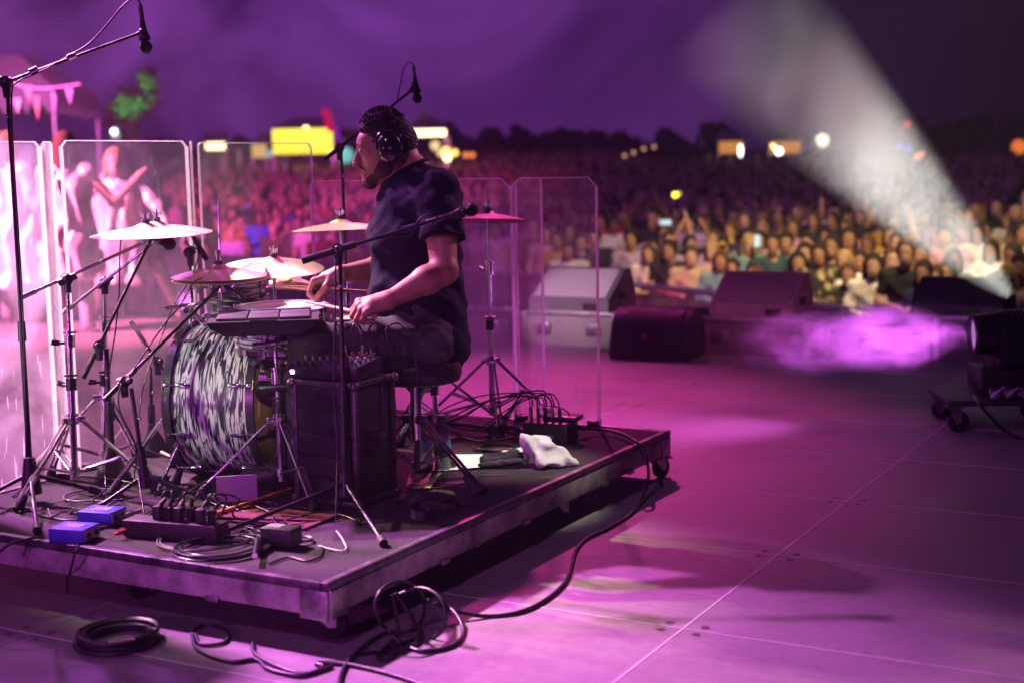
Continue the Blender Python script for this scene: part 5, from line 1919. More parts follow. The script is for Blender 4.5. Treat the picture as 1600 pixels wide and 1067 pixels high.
RXm = lambda a: Matrix.Rotation(R(a), 3, 'Y')
head = [
    he((-0.008, 0, 0.030), (0.098, 0.076, 0.088), 0.01),
    he((-0.030, 0, 0.010), (0.078, 0.072, 0.080), 0.03),
    he((0.034, 0, -0.030), (0.060, 0.060, 0.075), 0.03),
    hc((0.068, 0.020, 0.036), (0.068, -0.020, 0.036), 0.027, 0.027, 0.03),
    hc((0.025, 0.048, -0.075), (0.076, 0.010, -0.106), 0.026, 0.021, 0.025),
    hc((0.025, -0.048, -0.075), (0.076, -0.010, -0.106), 0.026, 0.021, 0.025),
    he((0.082, 0, -0.108), (0.020, 0.022, 0.016), 0.02),
    hc((0.055, 0.044, -0.018), (0.040, 0.056, -0.014), 0.019, 0.017, 0.025),
    hc((0.055, -0.044, -0.018), (0.040, -0.056, -0.014), 0.019, 0.017, 0.025),
    hc((0.078, 0.0, -0.062), (0.080, 0, -0.078), 0.024, 0.022, 0.02),
    # eye sockets
    he((0.099, 0.032, 0.008), (0.016, 0.018, 0.012), 0.014, 'sub'),
    he((0.099, -0.032, 0.008), (0.016, 0.018, 0.012), 0.014, 'sub'),
    # brow
    hc((0.093, 0.010, 0.028), (0.082, 0.045, 0.028), 0.0075, 0.006, 0.012),
    hc((0.093, -0.010, 0.028), (0.082, -0.045, 0.028), 0.0075, 0.006, 0.012),
    # nose
    hc((0.096, 0, 0.014), (0.119, 0, -0.030), 0.0080, 0.0115, 0.012),
    he((0.112, 0.010, -0.036), (0.012, 0.0085, 0.008), 0.008),
    he((0.112, -0.010, -0.036), (0.012, 0.0085, 0.008), 0.008),
    he((0.118, 0, -0.034), (0.010, 0.010, 0.0095), 0.008),
    # lips
    hc((0.104, 0, -0.058), (0.090, 0.021, -0.063), 0.0068, 0.004, 0.006),
    hc((0.104, 0, -0.058), (0.090, -0.021, -0.063), 0.0068, 0.004, 0.006),
    hc((0.101, 0, -0.071), (0.088, 0.019, -0.068), 0.0078, 0.004, 0.006),
    hc((0.101, 0, -0.071), (0.088, -0.019, -0.068), 0.0078, 0.004, 0.006),
    hc((0.112, 0.016, -0.0645), (0.112, -0.016, -0.0645), 0.002, 0.002, 0.004, 'sub'),
    # lids
    he((0.0845, 0.032, 0.008), (0.0135, 0.0145, 0.0125), 0.003),
    he((0.0845, -0.032, 0.008), (0.0135, 0.0145, 0.0125), 0.003),
    # ear
    he((-0.010, 0.079, 0.0), (0.017, 0.009, 0.030), 0.006),
    he((-0.010, -0.079, 0.0), (0.017, 0.009, 0.030), 0.006),
]
nb = J['neck']
neckp = [('c', T(h3(-0.020, 0, -0.055)), T(nb + Vector((0, 0, -0.01))), 0.062, 0.070, 0.03),
         ('c', T(h3(-0.045, 0, -0.02)), T(nb + CV(0.055, 0, -0.02)), 0.050, 0.062, 0.03)]


def limb(a, b, r1, r2, k=0.03, mid=None):
    a, b = Vector(a), Vector(b)
    if mid:
        m = a.lerp(b, mid[0]) + Vector(mid[2] if len(mid) > 2 else (0, 0, 0))
        return [('c', T(a), T(m), r1, mid[1], k), ('c', T(m), T(b), mid[1], r2, k)]
    return [('c', T(a), T(b), r1, r2, k)]


fwd = CV(-1, -0.15, 0).normalized()
torso = [('c', T(J['pel']), T(J['wst']), 0.142, 0.126, 0.05), ('c', T(J['wst']), T(J['che']), 0.126, 0.136, 0.06),
         ('c', T(J['che']), T(J['upc']), 0.136, 0.115, 0.06),
         ('c', T(J['upc']), T(J['neck'] + Vector((0, 0, 0.0))), 0.110, 0.066, 0.05),
         ('c', T(J['shL'].lerp(J['upc'], 0.15)), T(J['shR'].lerp(J['upc'], 0.15)), 0.072, 0.072, 0.06),
         ('e', T(J['wst'] + fwd * 0.07 + Vector((0, 0, -0.03))), (0.10, 0.125, 0.12), None, 0.06),
         ('c', T(J['upc'] + CV(0.03, -0.08, -0.02)), T(J['che'] + CV(0.05, -0.07, 0.02)), 0.082, 0.082, 0.06)]
armL = limb(J['shL'], J['elL'], 0.066, 0.046, 0.03, (0.45, 0.058)) + limb(J['elL'], J['wrL'], 0.049, 0.029, 0.02, (0.32, 0.050))
armR = limb(J['shR'], J['elR'], 0.066, 0.046, 0.03, (0.45, 0.058)) + limb(J['elR'], J['wrR'], 0.049, 0.029, 0.02, (0.32, 0.050))
legs = limb(J['hipL'], J['knL'], 0.092, 0.062, 0.03, (0.5, 0.082)) + limb(J['knL'], J['anL'], 0.060, 0.038, 0.02, (0.35, 0.058)) + \
    limb(J['hipR'], J['knR'], 0.092, 0.062, 0.03, (0.5, 0.082)) + limb(J['knR'], J['anR'], 0.060, 0.038, 0.02, (0.35, 0.058))
# feet: the shin ends in a foot resting on the pedals
ftL, ftR = J['anL'] + Vector((0, 0, 0)), J['anR']
feet = []
for an in (J['anL'], J['anR']):
    hz = D0 + 0.075
    heel = Vector((an.x + 0.02, an.y, hz))
    feet += [('c', T(an), T(heel), 0.038, 0.036, 0.02), ('c', T(heel), T(heel + CV(-0.17, 0.0, -0.02)), 0.036, 0.026, 0.02)]


def hand(wr, d, pn, th, curl, s=1.0, kk=0.006, grip=None):
    """wr wrist, d direction of the metacarpals, pn palm normal (the side the fingers curl to), th thumb side"""
    d = Vector(d).normalized()
    pn = (Vector(pn) - d * Vector(pn).dot(d)).normalized()
    sd = (Vector(th) - d * Vector(th).dot(d) - pn * Vector(th).dot(pn)).normalized()
    out = []
    kn_ = []
    for i, (off, ln) in enumerate(((0.032, 0.092), (0.011, 0.096), (-0.011, 0.090), (-0.031, 0.080))):
        k_ = wr + d * ln * s + sd * off * s
        kn_.append(k_)
        out.append(('c', T(wr + sd * off * 0.45 * s), T(k_), 0.019 * s, 0.0115 * s, 0.016))
    out.append(('c', T(wr), T(wr + d * 0.05 * s), 0.026 * s, 0.024 * s, 0.02))
    ang = [R(a) for a in curl]
    for i, (k_, ls) in enumerate(zip(kn_, ((0.043, 0.026, 0.020), (0.047, 0.030, 0.021), (0.044, 0.028, 0.021), (0.034, 0.021, 0.018)))):
        a = 0
        p = k_
        for j, l_ in enumerate(ls):
            a += ang[j] * (1 + 0.06 * i)
            q = p + (d * math.cos(a) + pn * math.sin(a)) * l_ * s
            out.append(('c', T(p), T(q), (0.0108, 0.0096, 0.0086)[j] * s, (0.0097, 0.0087, 0.0076)[j] * s, kk if j else 0.008))
            p = q
    b = wr + d * 0.028 * s + sd * 0.024 * s + pn * 0.006
    m = b + (d * 0.60 + sd * 0.50 + pn * 0.62).normalized() * 0.044 * s
    e_ = m + (d * 0.85 - sd * 0.10 + pn * 0.55).normalized() * 0.034 * s
    e2 = e_ + (d * 0.95 - sd * 0.30 + pn * 0.30).normalized() * 0.026 * s
    out += [('c', T(wr + sd * 0.012), T(b), 0.020 * s, 0.018 * s, 0.012), ('c', T(b), T(m), 0.017 * s, 0.0125 * s, 0.01), ('c', T(m), T(e_), 0.0122 * s, 0.0108 * s, 0.005), ('c', T(e_), T(e2), 0.0106 * s, 0.0088 * s, 0.004)]
    return out


dL = (J['haL'] - J['wrL']).normalized()
dL = (dL + CV(-0.35, 0.05, -0.25)).normalized()
handL = hand(J['wrL'], dL, CV(-0.10, 0.55, -0.85), CV(0.0, 0.85, 0.45), (52, 68, 40), 1.06)
dR = (CV(-1, 0.02, -0.30)).normalized()
handR = hand(J['wrR'], dR, CV(-0.15, -0.15, -1.0), CV(0.0, -0.95, 0.1), (48, 62, 40), 1.06)
body_pr = torso + neckp + armL + armR + legs + feet + head + handL + handR
s = SDF(body_pr, 0.0042)
me = s.mesh('person')
pd = thing('person', 'drummer in a dark T-shirt and headphones, seated in profile, playing the snare', 'person', TH + Vector((0, 0, 0)))
body = part('body', me, skin, pd)

# T-shirt
sh = []
for p in torso:
    if p[0] == 'c':
        sh.append(('c', p[1], p[2], p[3] + 0.016, p[4] + (0.016 if p[4] > 0.09 else 0.008), p[5]))
    else:
        sh.append(('e', p[1], tuple(x + 0.016 for x in p[2]), p[3], p[4]))
# the hem hangs over the seat
sh.append(('c', T(J['pel'] + CV(0.045, 0, -0.01)), T(J['wst'] + CV(0.06, 0, 0.02)), 0.116, 0.105, 0.05))
sh.append(('c', T(J['pel'] + CV(0.03, -0.02, -0.05)), T(J['pel'] + CV(-0.10, -0.05, -0.04)), 0.108, 0.08, 0.06))
sh.append(('c', T(J['upc'] + CV(0.055, -0.02, 0)), T(J['che'] + CV(0.065, -0.02, -0.05)), 0.104, 0.106, 0.05))
for a_, b_ in ((J['shL'], J['elL']), (J['shR'], J['elR'])):
    e_ = a_.lerp(b_, 0.60)
    sh.append(('c', T(a_ + Vector((0, 0, 0.003))), T(e_), 0.080, 0.080, 0.025))
s = SDF(sh, 0.0055)
s.wrinkle(0.0045, [(38, 12, 22, 0.2, 0.9), (-16, 42, 30, 1.1, 0.55), (12, -14, 58, 2.0, 0.75)])
s.wrinkle(0.0016, [(80, 30, 60, 0.2, 1), (-60, 70, 90, 1.1, 0.6)])
for a_, b_ in ((J['shL'], J['elL']), (J['shR'], J['elR'])):
    pass
# sleeve cuffs: cut each sleeve across the upper arm with a short cylinder
ax = (J['elL'] - J['shL']).normalized()
cfs = []
for a_, b_ in ((J['shL'], J['elL']), (J['shR'], J['elR'])):
    ax = (b_ - a_).normalized()
    c_ = a_.lerp(b_, 0.60)
    cfs.append((c_, ax))
sl, X, Y, Z = s.grid()
for c_, ax in cfs:
    d = (X - c_.x) * ax.x + (Y - c_.y) * ax.y + (Z - c_.z) * ax.z
    rr_ = np.sqrt(np.maximum((X - c_.x) ** 2 + (Y - c_.y) ** 2 + (Z - c_.z) ** 2 - d * d, 0))
    cap = np.minimum(-d, 0.105 - rr_)       # inside the cut region: beyond the cuff and near the arm
    cutf = np.minimum(d, 0.105 - rr_).astype(np.float32)
    torso_m = np.sqrt((X - J['che'].x) ** 2 + (Y - J['che'].y) ** 2) - 0.17
    s.F = np.where((torso_m > 0) & (rr_ < 0.115), np.maximum(s.F, d.astype(np.float32)), s.F)
# neckline
nc = nb + Vector((0, 0, 0.004)) + CV(0.01, 0, 0)
nd = (h3(-0.03, 0, -0.03) - nb).normalized()
s.clip(T(nc + nd * 0.022), nd)
me = s.mesh('t_shirt')
part('t_shirt', me, shirtm, pd, label='dark navy T-shirt')
part('collar', MB().torus(nc + nd * 0.018 + CV(0.006, 0, 0), nd, 0.079, 0.0075, 40, 8), shirtm, pd)

# jeans
jp = [('c', T(J['pel'] + Vector((0, 0, -0.01))), T(J['pel'] + CV(-0.03, 0, 0.06)), 0.153, 0.148, 0.05)]
for p in legs:
    jp.append(('c', p[1], p[2], p[3] + 0.013, p[4] + 0.015, 0.03))
for an in (J['anL'], J['anR']):
    jp.append(('c', T(an), T(an + (Vector((an.x, an.y, D0 + 0.09)) - an) * 0.9), 0.056, 0.062, 0.02))
s = SDF(jp, 0.006)
s.wrinkle(0.0042, [(46, 18, 40, 0.4, 0.8), (-30, 52, 46, 2.1, 0.6), (60, 10, 70, 1.0, 0.5)])
part('jeans', s.mesh('jeans'), jeansm, pd)
for an in (J['anL'], J['anR']):
    hz = D0 + 0.068
    heel = Vector((an.x + 0.025, an.y, hz))
    sp_ = [('c', T(heel), T(heel + CV(-0.10, 0, 0.0)), 0.046, 0.042, 0.02), ('c', T(heel + CV(-0.1, 0, 0)), T(heel + CV(-0.21, 0, -0.02)), 0.042, 0.034, 0.02)]
    s = SDF(sp_, 0.006)
    part('shoe', s.mesh('shoe'), blackp, pd)

# hair: tight curls on top, short at the sides
hp = [he((-0.012, 0, 0.034), (0.098, 0.0785, 0.090), 0.02), he((-0.036, 0, 0.008), (0.076, 0.0745, 0.080), 0.03), he((0.036, 0, 0.082), (0.050, 0.052, 0.034), 0.02), he((-0.010, 0, 0.100), (0.066, 0.056, 0.034), 0.02)]
rr = random.Random(2)
for i in range(300):
    a = rr.uniform(0, 2 * math.pi)
    e_ = rr.uniform(0.70, 1.55)
    up_ = math.sin(e_)
    f_, l_, u_ = math.cos(a) * math.cos(e_) * 0.090 - 0.004, math.sin(a) * math.cos(e_) * 0.072, 0.040 + up_ * (0.092 + 0.012 * rr.random())
    r_ = rr.uniform(0.005, 0.009)
    hp.append(he((f_, l_, u_), (r_, r_, r_), 0.0015))
s = SDF(hp, 0.0034)
s.wrinkle(0.0022, [(420, 260, 310, 0.3, 0.8), (-350, 300, 260, 1.0, 0.8), (200, -410, 380, 2.0, 0.7)])
s.clip(T(h3(0.074, 0, 0.060)), (fw * 0.94 - upv * 0.42))          # hairline
s.clip(T(h3(-0.02, 0, -0.055)), -upv)
# temples and nape: keep hair above a line falling backwards
s.clip(T(h3(0.030, 0, 0.010)), (fw * 0.80 - upv * 0.62))
hr_o = part('hair', s.mesh('hair'), hairm, pd)
cu = MB()
for i in range(900):
    a = rr.uniform(0, 2 * math.pi)
    e_ = rr.uniform(0.60, 1.55)
    c_ = h3(math.cos(a) * math.cos(e_) * 0.097 - 0.004, math.sin(a) * math.cos(e_) * 0.080, 0.042 + math.sin(e_) * 0.106)
    if (c_ - h3(0.074, 0, 0.060)).dot(fw * 0.94 - upv * 0.42) > 0.004:
        continue
    ax_ = Vector((rr.gauss(0, 1), rr.gauss(0, 1), rr.gauss(0, 1))).normalized()
    cu.torus(c_, ax_, rr.uniform(0.004, 0.0085), 0.0011, 8, 3)
part('curls', cu, hairm, hr_o, world=True)
# beard and brows
bp_ = [hc((0.018, 0.051, -0.068), (0.076, 0.012, -0.105), 0.0295, 0.0232, 0.02), hc((0.018, -0.051, -0.068), (0.076, -0.012, -0.105), 0.0295, 0.0232, 0.02),
       he((0.084, 0, -0.109), (0.0215, 0.024, 0.0175), 0.02),
       hc((0.104, 0.006, -0.0485), (0.090, 0.026, -0.058), 0.0044, 0.0034, 0.006), hc((0.104, -0.006, -0.0485), (0.090, -0.026, -0.058), 0.0044, 0.0034, 0.006)]
bp_ += [hc((0.018, 0.051, -0.068), (0.000, 0.064, -0.025), 0.0285, 0.016, 0.02), hc((0.018, -0.051, -0.068), (0.000, -0.064, -0.025), 0.0285, 0.016, 0.02)]
s = SDF(bp_, 0.003)
s.wrinkle(0.0012, [(500, 260, 410, 0.3, 1), (-450, 400, 260, 1.0, 0.8)])
for q in ((0.101, 0.0, -0.0655, 0.016), (0.050, 0.052, -0.035, 0.026), (0.050, -0.052, -0.035, 0.026)):
    pass
s.add(hc((0.112, 0.022, -0.064), (0.112, -0.022, -0.064), 0.0125, 0.0125, 0.004, 'sub'))
part('beard', s.mesh('beard'), beardm, pd)
for sgn in (1, -1):
    part('eyebrow', MB().tube(cat([h3(0.100, 0.012 * sgn, 0.027), h3(0.097, 0.026 * sgn, 0.034), h3(0.085, 0.045 * sgn, 0.031)], 5), 0.0042, 8), hairm, pd)
    part('eye', MB().ell(h3(0.0885, 0.032 * sgn, 0.006), (0.0118 * HS,) * 3, HM, 16, 10), mat('eye_white', (0.5, 0.48, 0.46), 0.2, 0, 0.03, 20), pd)
    part('iris', MB().ell(h3(0.0975, 0.032 * sgn, 0.0015), (0.004 * HS, 0.0055 * HS, 0.0055 * HS), HM, 12, 8), hairm, pd)

# headphones
t = thing('headphones', 'large black closed headphones over the drummer\'s curly hair', 'headphones', h3(-0.01, 0, 0.14))
hpm = mat('satin_black_shell', (0.02, 0.02, 0.024), 0.16, 0, 0.2, 20, coat=0.6)
for sgn in (1, -1):
    c_ = h3(-0.012, 0.092 * sgn, -0.004)
    ax = lf * sgn + upv * 0.05 * sgn * 0
    rt = Matrix((fw, upv, lf)).transposed()
    cup = part('ear_cup', MB().ell(c_ + lf * 0.012 * sgn, (0.041 * HS, 0.051 * HS, 0.021 * HS), rt, 28, 16), hpm, t)
    cu = MB()
    vs = []
    for k in range(36):
        a = 2 * math.pi * k / 36
        vs.append(c_ - lf * 0.006 * sgn + (fw * math.cos(a) * 0.034 + upv * math.sin(a) * 0.043) * HS)
    vs.append(vs[0])
    cu.tube(vs, 0.0125, 10)
    part('cushion', cu, mat('black_vinyl', (0.02, 0.018, 0.02)), t)
    yk = cat([c_ + lf * 0.010 * sgn + fw * 0.045 * HS + upv * 0.004, c_ + lf * 0.012 * sgn + fw * 0.038 + upv * 0.045, h3(-0.008, 0.098 * sgn, 0.062), c_ + lf * 0.012 * sgn - fw * 0.040 + upv * 0.045, c_ + lf * 0.010 * sgn - fw * 0.045 * HS + upv * 0.004], 6)
    part('yoke', MB().tube(yk, 0.0052, 8), hpm, t)
    part('badge', MB().box(c_ + lf * 0.034 * sgn, (0.014, 0.010, 0.003), rt, 0.001), steel, cup, world=False)
bpts = []
for k in range(25):
    a = math.pi * k / 24
    bpts.append(h3(-0.006 + 0.012 * math.sin(a), 0.098 * math.cos(a), 0.045 + 0.094 * math.sin(a)))
part('headband', MB().strap(bpts, 0.034, 0.010, fw), hpm, t)
part('headband_pad', MB().strap([p - upv * 0.007 for p in bpts[4:-4]], 0.028, 0.010, fw), foam, t)

# sticks
gl = J['wrL'] + dL * 0.088 + CV(-0.0, 0.02, -0.028)
tipL = W(478, 472, 5.22)
u = (tipL - gl).normalized()
gl = tipL - u * 0.30
solo('drumstick', MB().lathe([(0, 0), (0.0072, 0.003), (0.0074, 0.29), (0.0042, 0.375), (0.0056, 0.388), (0.0045, 0.402), (0, 0.405)], tipL - u * 0.405, u, 14), stickm, 'drumstick in the drummer\'s near hand, its tip at the snare rim', 'drumstick')
gr = J['wrR'] + dR * 0.088 + CV(0, 0, -0.03)
tipR = W(420, 448, 5.25)
tipR = W(430, 447, 5.26)
u = (tipR - gr).normalized()
solo('drumstick', MB().lathe([(0, 0), (0.0072, 0.003), (0.0074, 0.29), (0.0042, 0.375), (0.0056, 0.388), (0.0045, 0.402), (0, 0.405)], tipR - u * 0.405, u, 14), stickm, 'drumstick in the drummer\'s far hand, held level over the snare', 'drumstick')

# ------------------------------------------------------------------ audience
def figure(pose, h=0.022, stature=1.0, build=1.0):
    """pose: joint offsets in a frame where the figure faces -Y, feet at z 0. Returns meshes: body, top, trousers, hair"""
    q = dict(pel=(0, 0, 0.95), che=(0, 0.0, 1.28), nec=(0, 0, 1.45), hed=(0, -0.02, 1.60),
             sL=(0.18, 0, 1.40), eL=(0.24, -0.02, 1.12), wL=(0.22, -0.14, 0.90), sR=(-0.18, 0, 1.40), eR=(-0.24, -0.02, 1.12), wR=(-0.22, -0.14, 0.90),
             hL=(0.09, 0, 0.92), kL=(0.11, -0.02, 0.50), aL=(0.12, 0.02, 0.08), hR=(-0.09, 0, 0.92), kR=(-0.11, -0.02, 0.50), aR=(-0.12, 0.02, 0.08), long=0, skirt=0, sleeve=0.5)
    q.update(pose)
    g = {k: (Vector(v) * stature if isinstance(v, tuple) else v) for k, v in q.items()}
    b = build

    def c(a, e, r1, r2, k=0.04):
        return ('c', T(a), T(e), r1, r2, k)
    tor = [c(g['pel'], g['che'], 0.135 * b, 0.145 * b, 0.05), c(g['che'], g['nec'] - Vector((0, 0, 0.06)), 0.135 * b, 0.09, 0.05), c(g['sL'] * 1, g['sR'] * 1, 0.06, 0.06, 0.05)]
    hd = [('e', T(g['hed'] + Vector((0, 0.01, 0.03))), (0.076, 0.095, 0.105), None, 0.02), ('e', T(g['hed'] + Vector((0, -0.03, -0.06))), (0.056, 0.06, 0.065), None, 0.03),
          c(g['nec'], g['hed'] + Vector((0, 0.02, -0.05)), 0.058, 0.052, 0.02), ('e', T(g['hed'] + Vector((0, -0.105, -0.02))), (0.014, 0.018, 0.02), None, 0.012)]
    arms, sl = [], []
    for s_ in 'LR':
        A, E, Wr = g['s' + s_], g['e' + s_], g['w' + s_]
        arms += [c(A, E, 0.052, 0.040), c(E, Wr, 0.042, 0.028)]
        u = (Wr - E).normalized()
        arms += [c(Wr, Wr + u * 0.09, 0.033, 0.030, 0.015), c(Wr + u * 0.08, Wr + u * 0.16, 0.026, 0.016, 0.01)]
        if g['sleeve'] <= 1:
            sl.append(c(A, A.lerp(E, g['sleeve']), 0.066, 0.060, 0.03))
        else:
            sl += [c(A, E, 0.066, 0.056, 0.03), c(E, Wr, 0.056, 0.042, 0.02)]
    lg, tr = [], []
    for s_ in 'LR':
        lg += [c(g['h' + s_], g['k' + s_], 0.085, 0.058), c(g['k' + s_], g['a' + s_], 0.056, 0.036), c(g['a' + s_], g['a' + s_] + Vector((0, -0.16, -0.035)), 0.036, 0.030)]
        tr += [c(g['h' + s_], g['k' + s_], 0.100, 0.076), c(g['k' + s_], g['a' + s_], 0.074, 0.058)]
    out = {}
    out['person'] = SDF(tor + hd + arms + lg, h).mesh('person')
    tp = [c(g['pel'] + Vector((0, 0, -0.04)), g['che'], 0.150 * b, 0.160 * b, 0.05), c(g['che'], g['nec'] - Vector((0, 0, 0.075)), 0.150 * b, 0.098, 0.05), c(g['sL'], g['sR'], 0.072, 0.072, 0.05)] + sl
    s = SDF(tp, h)
    s.wrinkle(0.006, [(30, 10, 26, 0.2, 1.0), (-20, 40, 30, 1.1, 0.6)])
    out['top'] = s.mesh('top')
    out['trousers'] = SDF([c(g['pel'] + Vector((0, 0, -0.03)), g['pel'] + Vector((0, 0, 0.03)), 0.14, 0.135)] + tr, h).mesh('trousers')
    hr = [('e', T(g['hed'] + Vector((0, 0.022, 0.052))), (0.086, 0.098, 0.100), None, 0.02), ('e', T(g['hed'] + Vector((0, 0.045, 0.0))), (0.080, 0.070, 0.085), None, 0.03)]
    if g['long']:
        hr += [c(g['hed'] + Vector((0.065, 0.03, 0.02)), g['hed'] + Vector((0.085, 0.02, -0.22 * g['long'])), 0.036, 0.035), c(g['hed'] + Vector((-0.065, 0.03, 0.02)), g['hed'] + Vector((-0.085, 0.02, -0.22 * g['long'])), 0.036, 0.035),
               c(g['hed'] + Vector((0, 0.07, 0.02)), g['hed'] + Vector((0, 0.08, -0.24 * g['long'])), 0.07, 0.07)]
    s = SDF(hr, h * 0.8)
    s.clip(T(g['hed'] + Vector((0, -0.085, 0.06))), (0, -0.85, -0.5))
    out['hair'] = s.mesh('hair')
    return out


POSES = [
    dict(),                                                                                   # 0 arms down
    dict(eL=(0.25, -0.10, 1.14), wL=(0.10, -0.34, 1.12), eR=(-0.25, -0.10, 1.14), wR=(-0.08, -0.34, 1.12), che=(0, -0.05, 1.27), nec=(0, -0.1, 1.43), hed=(0, -0.15, 1.57), sL=(0.18, -0.08, 1.38), sR=(-0.18, -0.08, 1.38)),   # 1 leaning on the barrier
    dict(eL=(0.30, -0.08, 1.58), wL=(0.24, -0.10, 1.84), eR=(-0.25, -0.10, 1.16), wR=(-0.12, -0.30, 1.12), long=1),   # 2 one arm up
    dict(eL=(0.28, -0.14, 1.30), wL=(0.08, -0.32, 1.46), eR=(-0.28, -0.14, 1.30), wR=(-0.06, -0.32, 1.48)),           # 3 filming
    dict(eL=(0.30, -0.05, 1.56), wL=(0.16, -0.08, 1.82), eR=(-0.30, -0.05, 1.56), wR=(-0.16, -0.08, 1.82)),           # 4 both arms up
    dict(eL=(0.24, -0.12, 1.16), wL=(0.02, -0.26, 1.24), eR=(-0.24, -0.12, 1.16), wR=(-0.02, -0.27, 1.20), long=1, sleeve=2),  # 5 hands clasped, long hair
    dict(long=0.8, sleeve=0.15, hed=(0.03, -0.02, 1.59)),                                     # 6 long hair, bare arms
    dict(sleeve=2, eL=(0.27, 0.0, 1.14), wL=(0.14, -0.16, 1.05)),                             # 7 long sleeves
    dict(eL=(0.25, -0.10, 1.14), wL=(0.10, -0.34, 1.12), eR=(-0.25, -0.10, 1.14), wR=(-0.08, -0.34, 1.12), che=(0, -0.05, 1.27), nec=(0, -0.1, 1.43), hed=(0, -0.15, 1.57), sL=(0.18, -0.08, 1.38), sR=(-0.18, -0.08, 1.38), sleeve=2, long=0.9),   # 8 leaning, long sleeves
]
FIG = [figure(p) for p in POSES]


def pm(name, col, rough=0.85):
    return mat(name, col, rough, 0, 0.18, 9)


SK = [pm('skin_pale', (0.50, 0.31, 0.22), 0.6), pm('skin_tan', (0.38, 0.21, 0.13), 0.6), pm('skin_brown', (0.20, 0.10, 0.06), 0.6)]
HR = [('dark', pm('hair_dark', (0.018, 0.012, 0.010))), ('brown', pm('hair_brown', (0.07, 0.035, 0.018))), ('fair', pm('hair_fair', (0.36, 0.24, 0.11))), ('black', pm('hair_black', (0.01, 0.009, 0.01)))]
TOPS = dict(black=(0.018, 0.018, 0.02), white=(0.72, 0.70, 0.66), grey=(0.16, 0.16, 0.17), navy=(0.02, 0.03, 0.10), red=(0.60, 0.03, 0.02), teal=(0.015, 0.06, 0.065), blue=(0.05, 0.10, 0.48), turquoise=(0.12, 0.28, 0.30), pink=(0.55, 0.28, 0.36), lilac=(0.40, 0.28, 0.50), mustard=(0.42, 0.26, 0.05), olive=(0.10, 0.11, 0.05), patterned=(0.12, 0.11, 0.06), beige=(0.46, 0.36, 0.26), neon=(0.62, 0.80, 0.03))
TM = {k: pm('top_' + k, v) for k, v in TOPS.items()}
# the patterned top: dark with pale blotches
_t = TM['patterned'].node_tree
for n_ in _t.nodes:
    if n_.type == 'VALTORGB':
        n_.color_ramp.elements[0].color = (0.015, 0.015, 0.012, 1)
        n_.color_ramp.elements[1].color = (0.45, 0.40, 0.18, 1)
        n_.color_ramp.elements[0].position = 0.5
        n_.color_ramp.elements[1].position = 0.56
TR = [pm('trouser_black', (0.02, 0.02, 0.022)), pm('trouser_denim', (0.05, 0.07, 0.13)), pm('trouser_grey', (0.13, 0.13, 0.13))]
capm = pm('cap_yellow', (0.60, 0.42, 0.05))
ROW_F = [(1640, 11.8), (1415, 13.7), (1200, 15.6), (980, 17.8), (700, 21.0), (400, 24.5), (100, 28), (-80, 31)]


def front_depth(px):
    for (a, d0), (b, d1) in zip(ROW_F, ROW_F[1:]):
        if px <= a and px >= b:
            return d0 + (d1 - d0) * (a - px) / (a - b)
    return ROW_F[0][1] if px > ROW_F[0][0] else ROW_F[-1][1]


def at(px, d):
    """ground position on the column of a photo pixel at forward distance d"""
    w = W(px, 300, d)
    return Vector((w.x, w.y, ground_z(w.x, w.y)))


def spectator(pos, pose, skin_i, hair_i, top, tr, label, group, sc=1.0, turn=0.0, hair_on=True):
    face = math.atan2(-2.4 - pos.x, 4.0 - pos.y)          # towards the stage
    a = -face + math.pi + turn
    o = bpy.data.objects.new('person', FIG[pose]['person'])
    COL.objects.link(o)
    o.location = pos
    o.rotation_euler = (0, 0, a)
    o.scale = (sc * rnd.uniform(0.92, 1.14), sc * rnd.uniform(0.92, 1.1), sc)
    for k_, m_ in (('person', SK[skin_i]),):
        if not FIG[pose][k_].materials:
            FIG[pose][k_].materials.append(m_)
    o.material_slots[0].link = 'OBJECT'
    o.material_slots[0].material = SK[skin_i]
    tag(o, label, 'person', group)
    for k_, m_ in (('top', TM[top]), ('trousers', TR[tr]), ('hair', HR[hair_i][1])):
        if k_ == 'hair' and not hair_on:
            continue
        me_ = FIG[pose][k_]
        if not me_.materials:
            me_.materials.append(m_)
        c_ = bpy.data.objects.new(k_, me_)
        COL.objects.link(c_)
        c_.parent = o
        c_.material_slots[0].link = 'OBJECT'
        c_.material_slots[0].material = m_
    return o


GF = 'spectators along the front barrier'
